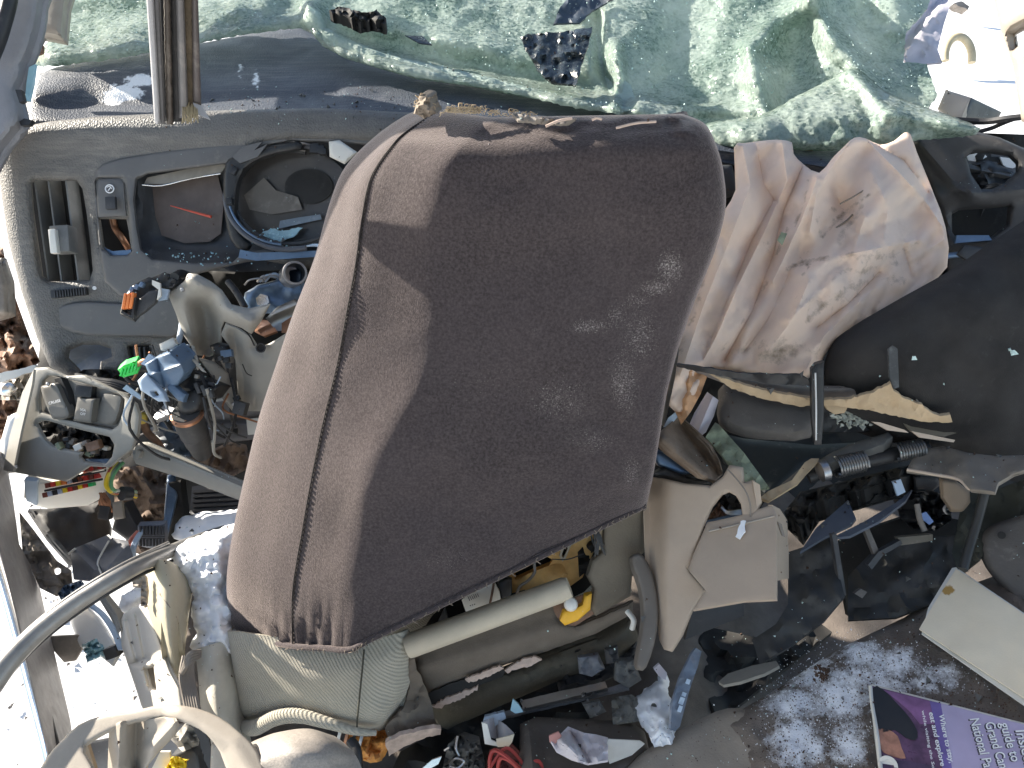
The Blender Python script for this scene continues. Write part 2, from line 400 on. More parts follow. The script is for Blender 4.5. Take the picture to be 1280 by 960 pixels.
def glass_mat(name, base, white, dark, cell=260, trans=.35, fleck=1.0):
    m = bpy.data.materials.new(name); m.use_nodes = True; t = m.node_tree; N = t.nodes; L = t.links; b = N['Principled BSDF']
    tc = N.new('ShaderNodeTexCoord').outputs['Object']
    def vor(scale, feat='F1'):
        v = N.new('ShaderNodeTexVoronoi'); v.feature = feat; v.inputs['Scale'].default_value = scale; L.new(tc, v.inputs['Vector']); return v
    def nz(s, d=8):
        n = N.new('ShaderNodeTexNoise'); n.inputs['Scale'].default_value = s; n.inputs['Detail'].default_value = d; n.inputs['Roughness'].default_value = .68; L.new(tc, n.inputs['Vector']); return n.outputs['Fac']
    def rmp(s, a, c, o0=0., o1=1.):
        r = N.new('ShaderNodeMapRange'); r.inputs['From Min'].default_value = a; r.inputs['From Max'].default_value = c; r.inputs['To Min'].default_value = o0; r.inputs['To Max'].default_value = o1; L.new(s, r.inputs['Value']); return r.outputs[0]
    def mix(f, a, c):
        x = N.new('ShaderNodeMix'); x.data_type = 'RGBA'; L.new(f, x.inputs['Factor'])
        for s, v in ((x.inputs['A'], a), (x.inputs['B'], c)):
            if isinstance(v, tuple): s.default_value = (*v, 1)
            else: L.new(v, s)
        return x.outputs['Result']
    v1 = vor(cell * .55); v2 = vor(cell * .55, 'DISTANCE_TO_EDGE')
    sep = N.new('ShaderNodeSeparateColor'); L.new(v1.outputs['Color'], sep.inputs[0])
    def mul(a, k):
        x = N.new('ShaderNodeMath'); x.operation = 'MULTIPLY'; L.new(a, x.inputs[0])
        if isinstance(k, float): x.inputs[1].default_value = k
        else: L.new(k, x.inputs[1])
        return x.outputs[0]
    patch = rmp(nz(8, 6), .36, .68); patch2 = rmp(nz(11, 6), .38, .66)
    c = mix(rmp(nz(4, 3), .35, .65), white, base)                       # milky to teal in broad areas
    c = mix(mul(rmp(nz(105, 7), .47, .60), mul(patch, fleck)), c, dark)      # dark flecks where the film has split
    c = mix(mul(rmp(nz(150, 5), .50, .60), mul(patch2, .8)), c, white)      # powdered crumbs
    c = mix(mul(rmp(v2.outputs['Distance'], .0, .10, .8, 0), mul(patch2, .9)), c, white)
    c = mix(mul(rmp(sep.outputs[0], .62, .95, 0, .8), mul(patch, fleck)), c, dark)
    L.new(c, b.inputs['Base Color']); b.inputs['Roughness'].default_value = .16; b.inputs['Specular IOR Level'].default_value = .7
    # each crumb is tilted its own way
    gm = N.new('ShaderNodeNewGeometry'); vm = N.new('ShaderNodeVectorMath'); vm.operation = 'SUBTRACT'; L.new(v1.outputs['Color'], vm.inputs[0]); vm.inputs[1].default_value = (.5, .5, .5)
    vs = N.new('ShaderNodeVectorMath'); vs.operation = 'SCALE'; L.new(vm.outputs[0], vs.inputs[0]); vs.inputs['Scale'].default_value = .45
    va = N.new('ShaderNodeVectorMath'); va.operation = 'ADD'; L.new(gm.outputs['Normal'], va.inputs[0]); L.new(vs.outputs[0], va.inputs[1])
    vn = N.new('ShaderNodeVectorMath'); vn.operation = 'NORMALIZE'; L.new(va.outputs[0], vn.inputs[0]); L.new(vn.outputs[0], b.inputs['Normal'])
    tr = N.new('ShaderNodeBsdfTranslucent'); L.new(c, tr.inputs['Color'])
    ms = N.new('ShaderNodeMixShader'); ms.inputs[0].default_value = trans
    L.new(b.outputs[0], ms.inputs[1]); L.new(tr.outputs[0], ms.inputs[2]); L.new(ms.outputs[0], N['Material Output'].inputs[0])
    return m
DASH = M('dash_plastic', (.125, .120, .113), .55, dots=300, streak=.6, var=.15, vs=9, grain=.55, gs=420, dust=.28, dcol=(.27, .25, .22), ds=22, spec=.45)
PAD = M('dash_pad', (.06, .07, .09), .52, dots=300, streak=.35, var=.15, vs=7, grain=.5, gs=420, dust=.18, dcol=(.32, .32, .32), ds=25, mcol=(.85, .87, .9), ms=90)
BEZEL = M('bezel_plastic', (.12, .117, .115), .45, var=.12, grain=.2, dust=.15, ds=40)
BLACK = M('black_plastic', (.028, .028, .029), .42, var=.3, dust=.16, dcol=(.2, .2, .2), ds=60)
DARK = M('dark_plastic', (.05, .05, .052), .5, var=.3, dust=.22, dcol=(.2, .19, .18), ds=45)
VOID = M('void_black', (.022, .021, .020), .8, var=.5, dust=.15, dcol=(.10, .095, .09), ds=60)  # near-black for dark parts; also stands for the shade in gaps and holes
GREY = M('grey_plastic', (.30, .285, .255), .45, var=.1, grain=.2, dust=.12, dcol=(.2, .18, .15), ds=25)
CONS = M('console_plastic', (.27, .26, .235), .5, var=.1, grain=.2, dust=.15, dcol=(.42, .40, .36), ds=40)
BEIGE = M('beige_plastic', (.41, .325, .25), .5, var=.09, grain=.15, dust=.14, dcol=(.24, .19, .15), ds=30)
TAN = M('tan_foam_edge', (.47, .35, .22), .8, var=.2, grain=.5, gs=200, dust=.2, dcol=(.2, .15, .1))
TRIMB = M('brown_grey_trim', (.20, .175, .15), .6, var=.2, grain=.3, dust=.25, dcol=(.1, .09, .08))
COVER = M('brown_cover', (.037, .030, .031), .85, var=.25, vs=7, dust=.06, dcol=(.2, .17, .15), ds=45, grain=.7, gs=520, sheen=.8, speck=.85, spec=.2, mcol=(.36, .33, .31), mth=.5, ms=600)
OLIVE = M('olive_fabric', (.31, .29, .24), .9, var=.1, grain=.9, gs=700, weave=85, sheen=.2, spec=.2)
FLOC = M('grey_brown_flock', (.155, .13, .105), .95, var=.2, grain=.6, gs=500, dust=.15, dcol=(.26, .23, .2), spec=.15)
CARPET = M('dark_carpet', (.15, .128, .112), .95, var=.35, grain=.9, gs=400, dust=.3, dcol=(.12, .10, .085), ds=60, spec=.15, mcol=(.86, .88, .92), mth=.53, ms=48, mw=.24)
BCARPET = M('brown_carpet', (.19, .14, .11), .95, var=.45, grain=.9, gs=250, dust=.4, dcol=(.36, .31, .27), ds=30, spec=.1)
SEATB = M('black_seat_fabric', (.034, .032, .031), .9, var=.3, grain=.6, gs=700, dust=.12, dcol=(.12, .12, .12), ds=60, spec=.2)
SNOW = M('snow_surface', (.86, .88, .91), .7, var=.05, grain=.6, gs=90, spec=.3, sss=.15)
GROUND = M('snowy_ground', (.80, .80, .80), .85, var=.1, vs=5, grain=.7, gs=60, dust=.35, dcol=(.42, .38, .33), ds=9)
AIRBAG = M('airbag_cloth', (.88, .715, .595), .85, var=.08, vs=9, grain=.25, gs=900, spec=.2, mcol=(.33, .25, .185), mth=.53, mw=.25, ms=34, trans=.25, dust=.10, dcol=(.5, .33, .22), ds=12)
PINKC = M('pale_cloth', (.62, .55, .49), .9, var=.12, grain=.3, dust=.15, dcol=(.4, .3, .2), trans=.15)
LAVC = M('lavender_cloth', (.55, .52, .58), .9, var=.08, grain=.2)
GLASS = glass_mat('shattered_green_glass', (.37, .475, .42), (.61, .685, .63), (.15, .23, .19), 380, .58, .85)
GLASSB = glass_mat('frosted_glass_edge', (.52, .64, .57), (.70, .78, .71), (.30, .42, .36), 420, .5, .4)
CRUMB = M('glass_crumb', (.6, .76, .72), .12, var=.3, vs=300, spec=.8)
ICEB = M('pale_blue_glass', (.34, .55, .62), .15, var=.2, spec=.8, dust=.2, dcol=(.7, .85, .9))
FRIT = M('black_frit', (.02, .026, .03), .3, var=.4, grain=1, gs=240, dust=.35, dcol=(.28, .40, .42), ds=160, spec=.7)
METAL = M('grey_metal', (.42, .42, .43), .38, 1.0, var=.25, dust=.3, dcol=(.25, .22, .2), ds=40)
BLUEM = M('blue_grey_metal', (.13, .19, .28), .35, .5, var=.3, dust=.25, dcol=(.35, .37, .4), ds=40)
RUST = M('rusty_metal', (.22, .13, .085), .7, .2, var=.5, vs=25, grain=.7, gs=180, dust=.4, dcol=(.33, .29, .26), ds=30)
DIRTM = M('dirty_metal', (.26, .23, .20), .6, .2, var=.35, vs=18, grain=.4, gs=200, dust=.5, dcol=(.12, .09, .07), ds=25)
SILL = M('scuffed_sill_paint', (.30, .28, .27), .5, .1, var=.2, vs=20, grain=.3, dust=.4, dcol=(.16, .13, .12), ds=35)
WHITE = M('white_paint', (.80, .80, .78), .35, var=.05, dust=.12, ds=30)
CREAM = M('cream_card', (.82, .71, .53), .8, var=.05, vs=20, grain=.15, mcol=(.45, .27, .08), mth=.5, ms=60)
WPLAS = M('white_plastic', (.70, .68, .62), .45, var=.06, dust=.15)
BLUEP = M('blue_grey_plastic', (.10, .155, .235), .42, var=.15, grain=.2, dust=.2, dcol=(.42, .33, .28), ds=18)
LBLUE = M('pale_blue_plastic', (.38, .47, .58), .4, var=.15, dust=.15)
ORANGE = M('orange_plastic', (.75, .22, .06), .5, var=.2)
COPPER = M('copper_metal', (.38, .19, .11), .4, .7, var=.4, dust=.3, dcol=(.3, .2, .15))
GREENP = M('bright_green_plastic', (.05, .60, .11), .4, var=.2)
YELLOW = M('yellow_plastic', (.80, .56, .03), .45, var=.15)
REDP = M('red_plastic', (.55, .05, .035), .45, var=.2)
GREENF = M('green_fuse_plastic', (.03, .42, .12), .4)
BLUEF = M('grey_fuse_plastic', (.42, .46, .56), .4)
BROWNF = M('brown_fuse_plastic', (.20, .06, .04), .45)
FOAMY = M('yellow_foam', (.80, .50, .20), .9, var=.3, vs=18, grain=.5, gs=150, dust=.35, dcol=(.75, .58, .38), ds=14)
PIPE = M('pale_foam_pipe', (.50, .44, .34), .75, var=.12, vs=20, grain=.3, dust=.15, dcol=(.6, .45, .2), ds=12)
PINKF = M('pink_torn_foam', (.52, .40, .33), .95, var=.3, vs=60, grain=.8, gs=200)
BELT = M('grey_belt_webbing', (.25, .225, .20), .55, var=.12, grain=.5, gs=600, speck=.3, spec=.5)
TRIMT = M('taupe_trim', (.34, .30, .25), .5, var=.12, vs=16, grain=.2, dust=.18, dcol=(.22, .18, .14))
PILLAR = M('pillar_grey', (.24, .235, .245), .55, var=.12, grain=.4, dust=.15)
STRIP = M('satin_strip', (.28, .27, .255), .38, .25, var=.2, vs=30, dust=.35, dcol=(.14, .11, .09), ds=35)
RUBBER = M('black_rubber', (.022, .023, .026), .45, var=.3, dust=.2, dcol=(.2, .18, .16), ds=50)
LENS = M('smoked_lens', (.06, .055, .052), .22, var=.3, dust=.15, dcol=(.2, .18, .16), ds=25, spec=.5)
GAUGE = M('gauge_face', (.11, .085, .075), .5, var=.25, vs=20, dust=.3, dcol=(.2, .18, .17), ds=30)
NEEDLE = M('red_needle', (.62, .10, .06), .5, var=.1)
INK = M('white_ink', (.85, .85, .85), .6, var=.02)
BINK = M('dark_ink', (.05, .045, .06), .7, var=.02)
REDW = M('red_wire', (.42, .06, .05), .5, var=.2)
CHROME = M('bright_metal', (.75, .74, .72), .22, 1.0, var=.1)
FIBRE = M('frayed_thread', (.20, .165, .13), .95, var=.3)
GREENST = M('green_grey_board', (.22, .25, .17), .7, var=.5, vs=40, dust=.3, dcol=(.12, .1, .12))
# ================================================================== SETTING
def terrain():
    n = 120; xs = np.sign(np.linspace(-1, 1, n)) * (np.abs(np.linspace(-1, 1, n)) ** 3) * 400; V = []
    for y in xs:
        for x in xs:
            V.append((x - .8, y + 1.2, .035 * math.exp(-math.hypot(x, y) / 1.2) * noise.fractal(Vector((x * 1.3, y * 1.3, 3)), .8, 2, 5) - .05 - (0 if abs(x) > 30 else 0)))
    F = [(i * n + j, i * n + j + 1, (i + 1) * n + j + 1, (i + 1) * n + j) for i in range(n - 1) for j in range(n - 1)]
    fin('ground', V, F, GROUND, kind='structure', angle=80)
terrain()
gr_ = np.array([(rng.uniform(-1.35, -.55), rng.uniform(.2, 1.5)) for _ in range(420)])
def grit():
    V = []; F = []; b0 = np.array([(1, 0, 0), (-.6, .8, 0), (-.5, -.8, .1), (0, 0, .8)])
    for x, y in gr_:
        s = rng.choice([.003, .005, .009, .016], p=[.4, .35, .2, .05]); z = .035 * math.exp(-math.hypot(x - .8, y + 1.2) / 3) * 0 - .045; n = len(V); a = rng.uniform(0, 6.3); R = np.array([[math.cos(a), -math.sin(a), 0], [math.sin(a), math.cos(a), 0], [0, 0, 1]])
        V += list(np.array((x, y, z)) + (b0 * rng.uniform(.5, 1.3, (4, 3))) @ R * s); F += [(n, n + 1, n + 3), (n + 1, n + 2, n + 3), (n + 2, n, n + 3)]
    fin('ground_grit', V, F, M('grit', (.30, .27, .25), .9, var=.5), None, ('dark grit scattered on the snow outside the left sill', 'grit'), 'stuff', smooth=False)
grit()
# the wrecked car's floor, firewall and tunnel: the dark base the debris lies on
def floorpan():
    V = []; F = []; nx, ny = 50, 60
    for j in range(ny):
        for i in range(nx):
            x = -.62 + 1.75 * i / (nx - 1); y = .1 + 1.75 * j / (ny - 1)
            z = .25 + .13 * math.exp(-((x - .22) / .14) ** 2) + .018 * noise.fractal(Vector((x * 9, y * 9, 1)), .8, 2, 4)
            V.append((x, y, z))
    for j in range(ny - 1):
        for i in range(nx - 1):
            a = j * nx + i; F.append((a, a + 1, a + nx + 1, a + nx))
    n = len(V); V += [(x, y, z - .03) for x, y, z in V]; F += [tuple(k + n for k in f[::-1]) for f in F]
    fin('car_floor', V, F, CARPET, L=None, kind='structure')
floorpan()
fw = panel('firewall', [(60, 340), (700, 300), (1330, 250), (1330, 640), (900, 660), (330, 640), (110, 640), (40, 520)], pl((60, 400, 1.75), (1300, 400, 1.75), (600, 640, 1.72)), VOID, thick=.02, res=28, bulge=crumple(.05, .012, 2), kind='structure')

# unseen bodywork: the roof remains, plus a rail and post added to block sun
def body_sheet(name, grid, mat, label, cat, thick=.03):
    g = np.array(grid, float); a = np.array([cr(r, 6) for r in g]); a = np.array([cr(a[:, j], 6) for j in range(a.shape[1])]); C, R = a.shape[:2]
    a = a + np.array([[[0, 0, .03 * noise.fractal(Vector((q[0] * 4, q[1] * 4, q[2] * 4)), .8, 2, 3)] for q in r] for r in a])
    V = a.reshape(-1, 3); n = len(V); V = np.vstack([V, V + (0, 0, thick)]); F = []
    for i in range(C - 1):
        for j in range(R - 1):
            k = i * R + j; F += [(k, k + R, k + R + 1, k + 1), (k + n, k + 1 + n, k + R + 1 + n, k + R + n)]
    b = [j for j in range(R)] + [i * R + R - 1 for i in range(1, C)] + [(C - 1) * R + j for j in range(R - 2, -1, -1)] + [i * R for i in range(C - 2, 0, -1)]
    F += [(u, v, v + n, u + n) for u, v in zip(b, b[1:] + b[:1])]
    return fin(name, V, F, mat, None, (label, cat))
HEADL = M('headliner', (.33, .31, .28), .9, var=.1)
body_sheet('car_roof', [[(-.55, -1.3, 1.78), (.2, -1.3, 1.85), (1.0, -1.3, 1.80), (1.35, -1.3, 1.6)], [(-.50, -.4, 1.76), (.2, -.4, 1.84), (1.0, -.4, 1.80), (1.35, -.4, 1.6)], [(-.40, .0, 1.74), (.2, .0, 1.82), (1.0, .0, 1.78), (1.35, .0, 1.58)], [(-.2, .5, 1.70), (.2, .5, 1.78), (1.0, .5, 1.74), (1.35, .5, 1.55)]], HEADL, 'pale headliner of the roof above the seats', 'car roof')
body_sheet('sun_block_rail', [[(-.92, 1.22, 1.28), (-.86, 1.22, 1.42), (-.74, 1.22, 1.60), (-.5, 1.20, 1.78)], [(-.92, 1.4, 1.28), (-.86, 1.4, 1.42), (-.74, 1.4, 1.58), (-.5, 1.4, 1.74)], [(-.94, 1.75, 1.29), (-.88, 1.75, 1.40), (-.76, 1.75, 1.54), (-.5, 1.75, 1.66)]], WHITE, 'unseen white rail added above the left pillar to shade the dash', 'sun blocker')  # added out of view so the dash and airbag fall in shade
body_sheet('sun_block_post', [[(-.86, .50, .90), (-.88, .60, .90), (-.88, .72, .90), (-.86, .86, .90)], [(-.84, .50, 1.2), (-.86, .60, 1.2), (-.86, .72, 1.2), (-.84, .86, 1.2)], [(-.74, .46, 1.70), (-.76, .56, 1.70), (-.76, .68, 1.70), (-.74, .80, 1.70)]], WHITE, 'unseen white post added outside the driver seat to block sun', 'door post', .04)  # added out of view to keep direct sun off the rear shelf
# ================================================================== DASHBOARD
dpl = pl((100, 150, 1.31), (900, 150, 1.31), (300, 470, 1.42))
WARP = lambda x, y, d: d + .055 - .065 * np.clip(x, -50, 450) / 450 - .04 * np.clip((y - 150) / 320, 0, 1.1)   # the dash is twisted a little towards the left door
dash = thing('dashboard', 'dusty grey dashboard with air vent and broken instrument cluster, left of the seat', 'dashboard', (250, 470, 1.45))
panel('top_pad', [(24, 156), (30, 128), (48, 92), (70, 84), (130, 72), (190, 64), (262, 52), (340, 36), (374, 30), (402, 50), (460, 80), (540, 98), (640, 112), (760, 130), (900, 160), (1060, 186), (1060, 215), (900, 190), (700, 165), (520, 152), (380, 147), (270, 150), (120, 158)],
      pl((60, 152, 1.325), (900, 170, 1.325), (340, 45, 1.62)), PAD, dash, res=7, thick=.02, roll=.02, rollw=9,
      bulge=add(folds(([(45, 112), (110, 88), (190, 84)], -.05, 30), ([(30, 132), (210, 128), (420, 118)], .012, 9)), crumple(.003, .02, 4)),
      mask=blobs((155, 116, 24, 9, .78), (176, 100, 20, 7, .72), (140, 124, 14, 8, .6), (320, 100, 5, 14, .46), (300, 88, 4, 12, .44)))
cluster_hole = [(170, 224), (184, 217), (285, 204), (300, 196), (330, 182), (365, 176), (420, 178), (470, 182), (480, 260), (470, 318), (400, 314), (330, 312), (306, 314), (290, 328), (240, 329), (190, 324), (176, 312), (171, 285), (167, 250)]
vent_hole = [(38, 229), (42, 226), (96, 226), (103, 236), (108, 265), (113, 305), (116, 338), (112, 350), (60, 352), (52, 345), (46, 305), (40, 262)]
slot_hole = [(124, 274), (158, 274), (161, 290), (164, 312), (158, 318), (140, 318), (129, 308)]
panel('fascia', [(-4, 195), (4, 174), (22, 160), (60, 152), (120, 146), (270, 138), (400, 135), (520, 141), (900, 178), (900, 360), (470, 350), (330, 326), (268, 330), (226, 350), (228, 420), (200, 462), (150, 468), (124, 466), (126, 452), (140, 446), (139, 436), (124, 431), (102, 431), (86, 438), (84, 448), (98, 462), (103, 471), (84, 472), (62, 458), (46, 422), (26, 362), (10, 300), (1, 240)], dpl, DASH, dash,
      holes=[cluster_hole, vent_hole, slot_hole, [(161, 433), (186, 432), (189, 446), (164, 450)]], thick=.005, res=5, roll=.014, rollw=11, bulge=folds(([(0, 165), (900, 160)], -.012, 22), ([(20, 200), (30, 330), (60, 440)], -.015, 30), ([(100, 405), (200, 405)], .008, 30)))
# vent
panel('vent_back', [(34, 222), (106, 222), (120, 355), (50, 358)], add(dpl, flat(.055)), VOID, dash, thick=.003, res=20)
for i, (a, b) in enumerate((((46, 226), (64, 350)), ((63, 226), (80, 350)), ((85, 226), (101, 350)))):
    xa, ya = a; xb, yb = b
    panel('vent_vane', [(xa - 2, ya - 2), (xa + 13, ya - 2), (xb + 13, yb + 3), (xb - 2, yb + 3)], lambda x, y, xa=xa, ya=ya, xb=xb, yb=yb: dpl(x, y) + .012 + .0026 * np.clip(x - (xa - 2 + (xb - xa) * (y - ya) / (yb - ya)), 0, 20), M('vane%d_plastic' % i, (.15, .15, .145), .5, dust=.35, dcol=(.3, .28, .25), ds=50) if i == 0 else MATS['vane0_plastic'], dash, thick=.003, res=7)
kb = box('vent_knob', (80, 300, 1.352), 24, 34, .03, MATS['vane0_plastic'], dash, rz=-4, bev=.003)
box('knob_face', (68, 302, 1.332), 9, 31, .012, WPLAS, kb, rz=-6, bev=.002)
tw = box('thumbwheel', (87, 366, 1.378), 46, 10, .008, BLACK, dash, rz=-6, bev=.002)
for i in range(12): box('wheel_rib', (69 + i * 3.4, 368 - i * .38, 1.372), 1.3, 9, .004, DARK, tw, rz=-6, bev=0)
for x, y in ((57, 369), (118, 360)): lathe('white_dot', (x, y, 1.378), (x, y, 1.386), [(0, .0035), (1, .0035)], INK, dash, seg=12)
# bezel round the instruments
bez = panel('instrument_bezel', [(117, 228), (119, 214), (128, 205), (150, 198), (200, 190), (270, 181), (330, 172), (420, 168), (520, 170), (520, 330), (330, 322), (280, 334), (232, 346), (190, 352), (172, 374), (150, 370), (131, 352), (125, 320)], add(dpl, flat(-.006)), BEZEL, dash, holes=[cluster_hole, [(119, 226), (124, 222), (152, 222), (157, 230), (161, 270), (165, 314), (158, 319), (138, 319), (127, 310), (122, 274)]], thick=.004, res=6, roll=.004, rollw=4)
panel('lower_inset', [(62, 392), (80, 381), (110, 377), (160, 380), (226, 374), (226, 418), (190, 421), (110, 419), (80, 411), (66, 403)], add(dpl, flat(-.004)), BEZEL, dash, thick=.003, res=6, curve=2, roll=.003, rollw=4)
sw = panel('dimmer_switch', [(119, 227), (124, 223), (150, 223), (155, 229), (158, 270), (122, 272)], add(dpl, flat(-.004)), BEZEL, dash, thick=.01, res=6, roll=.004, rollw=3)
box('dimmer_button', (139, 254, 1.326), 13, 16, .008, DARK, sw, rz=-3)
ring = cr([(137 + 5.2 * math.cos(a), 236 + 5.0 * math.sin(a), 1.3285) for a in np.arange(0, 6.28, .6)], 2, True)
tube('switch_icon', np.vstack([ring, ring[:1]]), .0011, INK, sw, n=1)
tube('switch_icon', [(135, 238.5, 1.328), (137, 236, 1.328), (139, 233.5, 1.328)], .0009, INK, sw)
tube('switch_icon', [(134, 234, 1.328), (137, 233, 1.328), (140, 236, 1.328)], .0007, INK, sw)
panel('slot_back', [(120, 270), (166, 270), (168, 322), (124, 322)], add(dpl, flat(.06)), VOID, dash, res=20)
tube('slot_wire', [(140, 268, 1.40), (144, 285, 1.41), (152, 297, 1.40), (160, 310, 1.42)], .006, COPPER, dash)
panel('slot_lip', [(129, 309), (140, 314), (164, 312), (163, 320), (140, 320)], add(dpl, flat(.004)), BLUEM, dash, res=6, thick=.004)
panel('square_socket', [(158, 430), (190, 429), (192, 451), (161, 453)], add(dpl, flat(.02)), VOID, dash, res=10)
for k in range(3): box('socket_rib', (170 + k * 6, 441, 1.415), 2, 14, .01, DARK, dash, rz=-4, bev=0)
panel('oval_recess', [(78, 428), (145, 425), (150, 470), (96, 474), (78, 455)], add(dpl, flat(.035)), M('recess_plastic', (.16, .19, .24), .4, var=.3, dust=.3), dash, res=8, bulge=folds(([(90, 460), (120, 440), (142, 436)], .02, 12)))
# cluster recess
panel('cluster_housing', [(160, 200), (480, 165), (490, 330), (300, 340), (180, 335)], lambda x, y: dpl(x, y) + .05 + .0 * x, M('cluster_black', (.055, .056, .06), .4, var=.3, dust=.25, dcol=(.18, .2, .23), ds=40), dash, res=12,
      bulge=folds(([(172, 200), (172, 330)], -.035, 14), ([(190, 326), (290, 336)], -.04, 16)))
gf = panel('gauge_face', [(190, 231), (272, 219), (280, 250), (276, 292), (262, 302), (230, 304), (202, 294), (194, 270)], add(dpl, flat(.040)), GAUGE, dash, thick=.002, res=10)
tube('gauge_needle', [(213, 257, 1.375), (238, 264, 1.374), (264, 271, 1.373)], [.0007, .0016, .0026], NEEDLE, gf)
tube('gauge_trim', [(178, 231, 1.345), (202, 232, 1.35), (240, 223, 1.35), (276, 217, 1.345)], .0016, CHROME, dash, n=3)
panel('gauge_brow', [(184, 222), (268, 204), (284, 206), (276, 216), (204, 230), (180, 230)], add(dpl, flat(.014)), M('brow_plastic', (.22, .20, .17), .45, dust=.4, dcol=(.35, .31, .26)), dash, res=6, thick=.003)
def ring_pts(cx, cy, rx, ry, a0, a1, d, n=22): return [(cx + rx * math.cos(math.radians(a)), cy + ry * math.sin(math.radians(a)), d) for a in np.linspace(a0, a1, n)]
dial = panel('round_dial', [p[:2] for p in ring_pts(366, 247, 76, 62, 0, 345, 0, 24)], add(dpl, flat(.03)), LENS, dash, thick=.003, res=9, curve=2)
tube('dial_ring', ring_pts(362, 246, 80, 66, 75, 300, 1.338), .0048, M('ring_plastic', (.085, .09, .105), .38, var=.2, dust=.25), dash, n=2)
tube('dial_ring', ring_pts(364, 247, 71, 58, 60, 285, 1.352), .0036, DARK, dash, n=2)
tube('dial_ring', ring_pts(358, 245, 72, 61, 95, 270, 1.334), .0022, BLUEM, dash, n=2)
panel('dial_hood', [(282, 204), (292, 196), (312, 188), (338, 182), (372, 176), (376, 186), (345, 192), (318, 202), (303, 216), (296, 236), (294, 268), (300, 292), (312, 306), (302, 314), (288, 300), (281, 270), (279, 235)], add(dpl, flat(-.012)), BLACK, dash, curve=2, thick=.012, res=5, roll=.006, rollw=5)
for x, y, r in ((325, 190, -20), (345, 186, -8), (293, 214, -60), (287, 252, 85), (395, 184, 0), (404, 190, 0)): box('hood_clip', (x, y, 1.318), 9, 8, .012, BLACK, dash, rz=r)
panel('inner_dial', [p[:2] for p in ring_pts(386, 233, 30, 22, 0, 340, 0, 18)], add(dpl, flat(.026)), VOID, dash, curve=2, thick=.002, res=8)
panel('broken_shard', [(330, 222), (345, 238), (372, 246), (378, 262), (340, 268), (312, 262), (305, 244)], add(dpl, flat(.022)), M('smoky_shard', (.13, .115, .10), .2, dust=.3), dash, thick=.002, res=8)
panel('blue_shard', [(314, 304), (322, 294), (338, 286), (352, 288), (378, 284), (368, 296), (346, 302), (330, 305)], add(dpl, flat(.010)), ICEB, dash, thick=.003, res=4, jag=1.2)
panel('blue_shard', [(350, 276), (372, 272), (400, 268), (402, 274), (374, 280), (348, 286)], add(dpl, flat(.018)), M('dull_shard', (.17, .21, .25), .25, dust=.3), dash, thick=.002, res=5)
scatter('glass_crumbs', [(rng.normal(255, 30), rng.normal(322, 5), 1.352 + rng.normal(0, .003), rng.uniform(.001, .003)) for _ in range(45)] + [(rng.normal(338, 12), rng.normal(297, 5), 1.35, rng.uniform(.001, .004)) for _ in range(60)], ICEB, dash)
panel('cracked_trim', [(290, 196), (304, 183), (328, 177), (318, 188), (334, 180), (322, 196), (300, 204)], add(dpl, flat(-.016)), BEZEL, dash, thick=.003, res=4)
panel('silver_trim', [(411, 177), (424, 175), (446, 190), (430, 205), (412, 196)], add(dpl, flat(-.014)), WPLAS, dash, thick=.004, res=5, roll=.004, rollw=4)
box('hood_latch', (397, 187, 1.315), 18, 10, .01, BLACK, dash, rz=4)
panel('lower_lip', [(300, 312), (320, 316), (430, 312), (440, 318), (320, 326), (298, 322)], add(dpl, flat(-.016)), BLUEM, dash, res=5, thick=.006)
panel('chrome_strip', [(352, 303), (430, 306), (430, 309), (352, 308)], add(dpl, flat(.0)), CHROME, dash, res=5, thick=.002)
WARP = None
# ------------------------------------------------------------------ column, shroud, knee panel
col = thing('steering_column', 'exposed steel steering column mount with open tube beside the seat, below the cluster', 'steering column', (350, 390, 1.40))
lathe('column_tube', (362, 347, 1.40), (369, 341, 1.30), [(0, .021), (.9, .021), (1, .020), (1, .0165), (.3, .0165), (.3, .0005)], METAL, col)
panel('mount_plate', [(303, 384), (306, 366), (322, 356), (345, 350), (352, 338), (378, 336), (380, 400), (360, 420), (338, 392), (310, 392)], pl((303, 380, 1.40), (375, 345, 1.36), (360, 410, 1.38)), BLUEM, col, thick=.006, res=5, roll=.006, rollw=5, bulge=crumple(.006, .06, 9))
lathe('mount_bolt', (328, 375, 1.385), (328, 376, 1.365), [(0, .012), (.4, .012), (.4, .0075), (1, .007)], CHROME, col, seg=6)
panel('copper_bracket', [(318, 414), (324, 400), (338, 400), (346, 414), (330, 420)], pl((318, 405, 1.37), (346, 405, 1.35), (330, 420, 1.34)), COPPER, col, res=4, thick=.004, bulge=folds(([(322, 412), (342, 402)], -.012, 4)))
panel('copper_bracket', [(352, 404), (364, 396), (366, 416), (352, 416)], flat(1.34), COPPER, col, res=4)
panel('grey_shield', [(332, 398), (346, 384), (368, 374), (380, 380), (362, 412), (346, 414)], flat(1.345), METAL, col, res=5, thick=.004, bulge=folds(([(334, 396), (372, 380)], -.012, 6)))
tube('column_rod', [(285, 352, 1.36), (296, 366, 1.35), (306, 384, 1.34)], .006, DARK, col)
for k in range(4): tube('column_wire', [(322 + 3 * k, 352, 1.37), (330 + 4 * k, 345 - k, 1.36), (345 + 3 * k, 347, 1.37)], .0022, LBLUE if k % 2 else METAL, col)
tube('thin_spring', [(306, 356, 1.36), (312, 350, 1.35), (326, 348, 1.35), (330, 352, 1.36)], .0016, METAL, col)
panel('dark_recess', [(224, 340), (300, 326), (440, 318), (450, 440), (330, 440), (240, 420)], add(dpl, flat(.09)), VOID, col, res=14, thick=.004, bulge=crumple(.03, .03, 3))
shr = thing('column_shroud', 'broken light grey plastic shroud torn off the steering column', 'plastic shroud', (275, 445, 1.3))
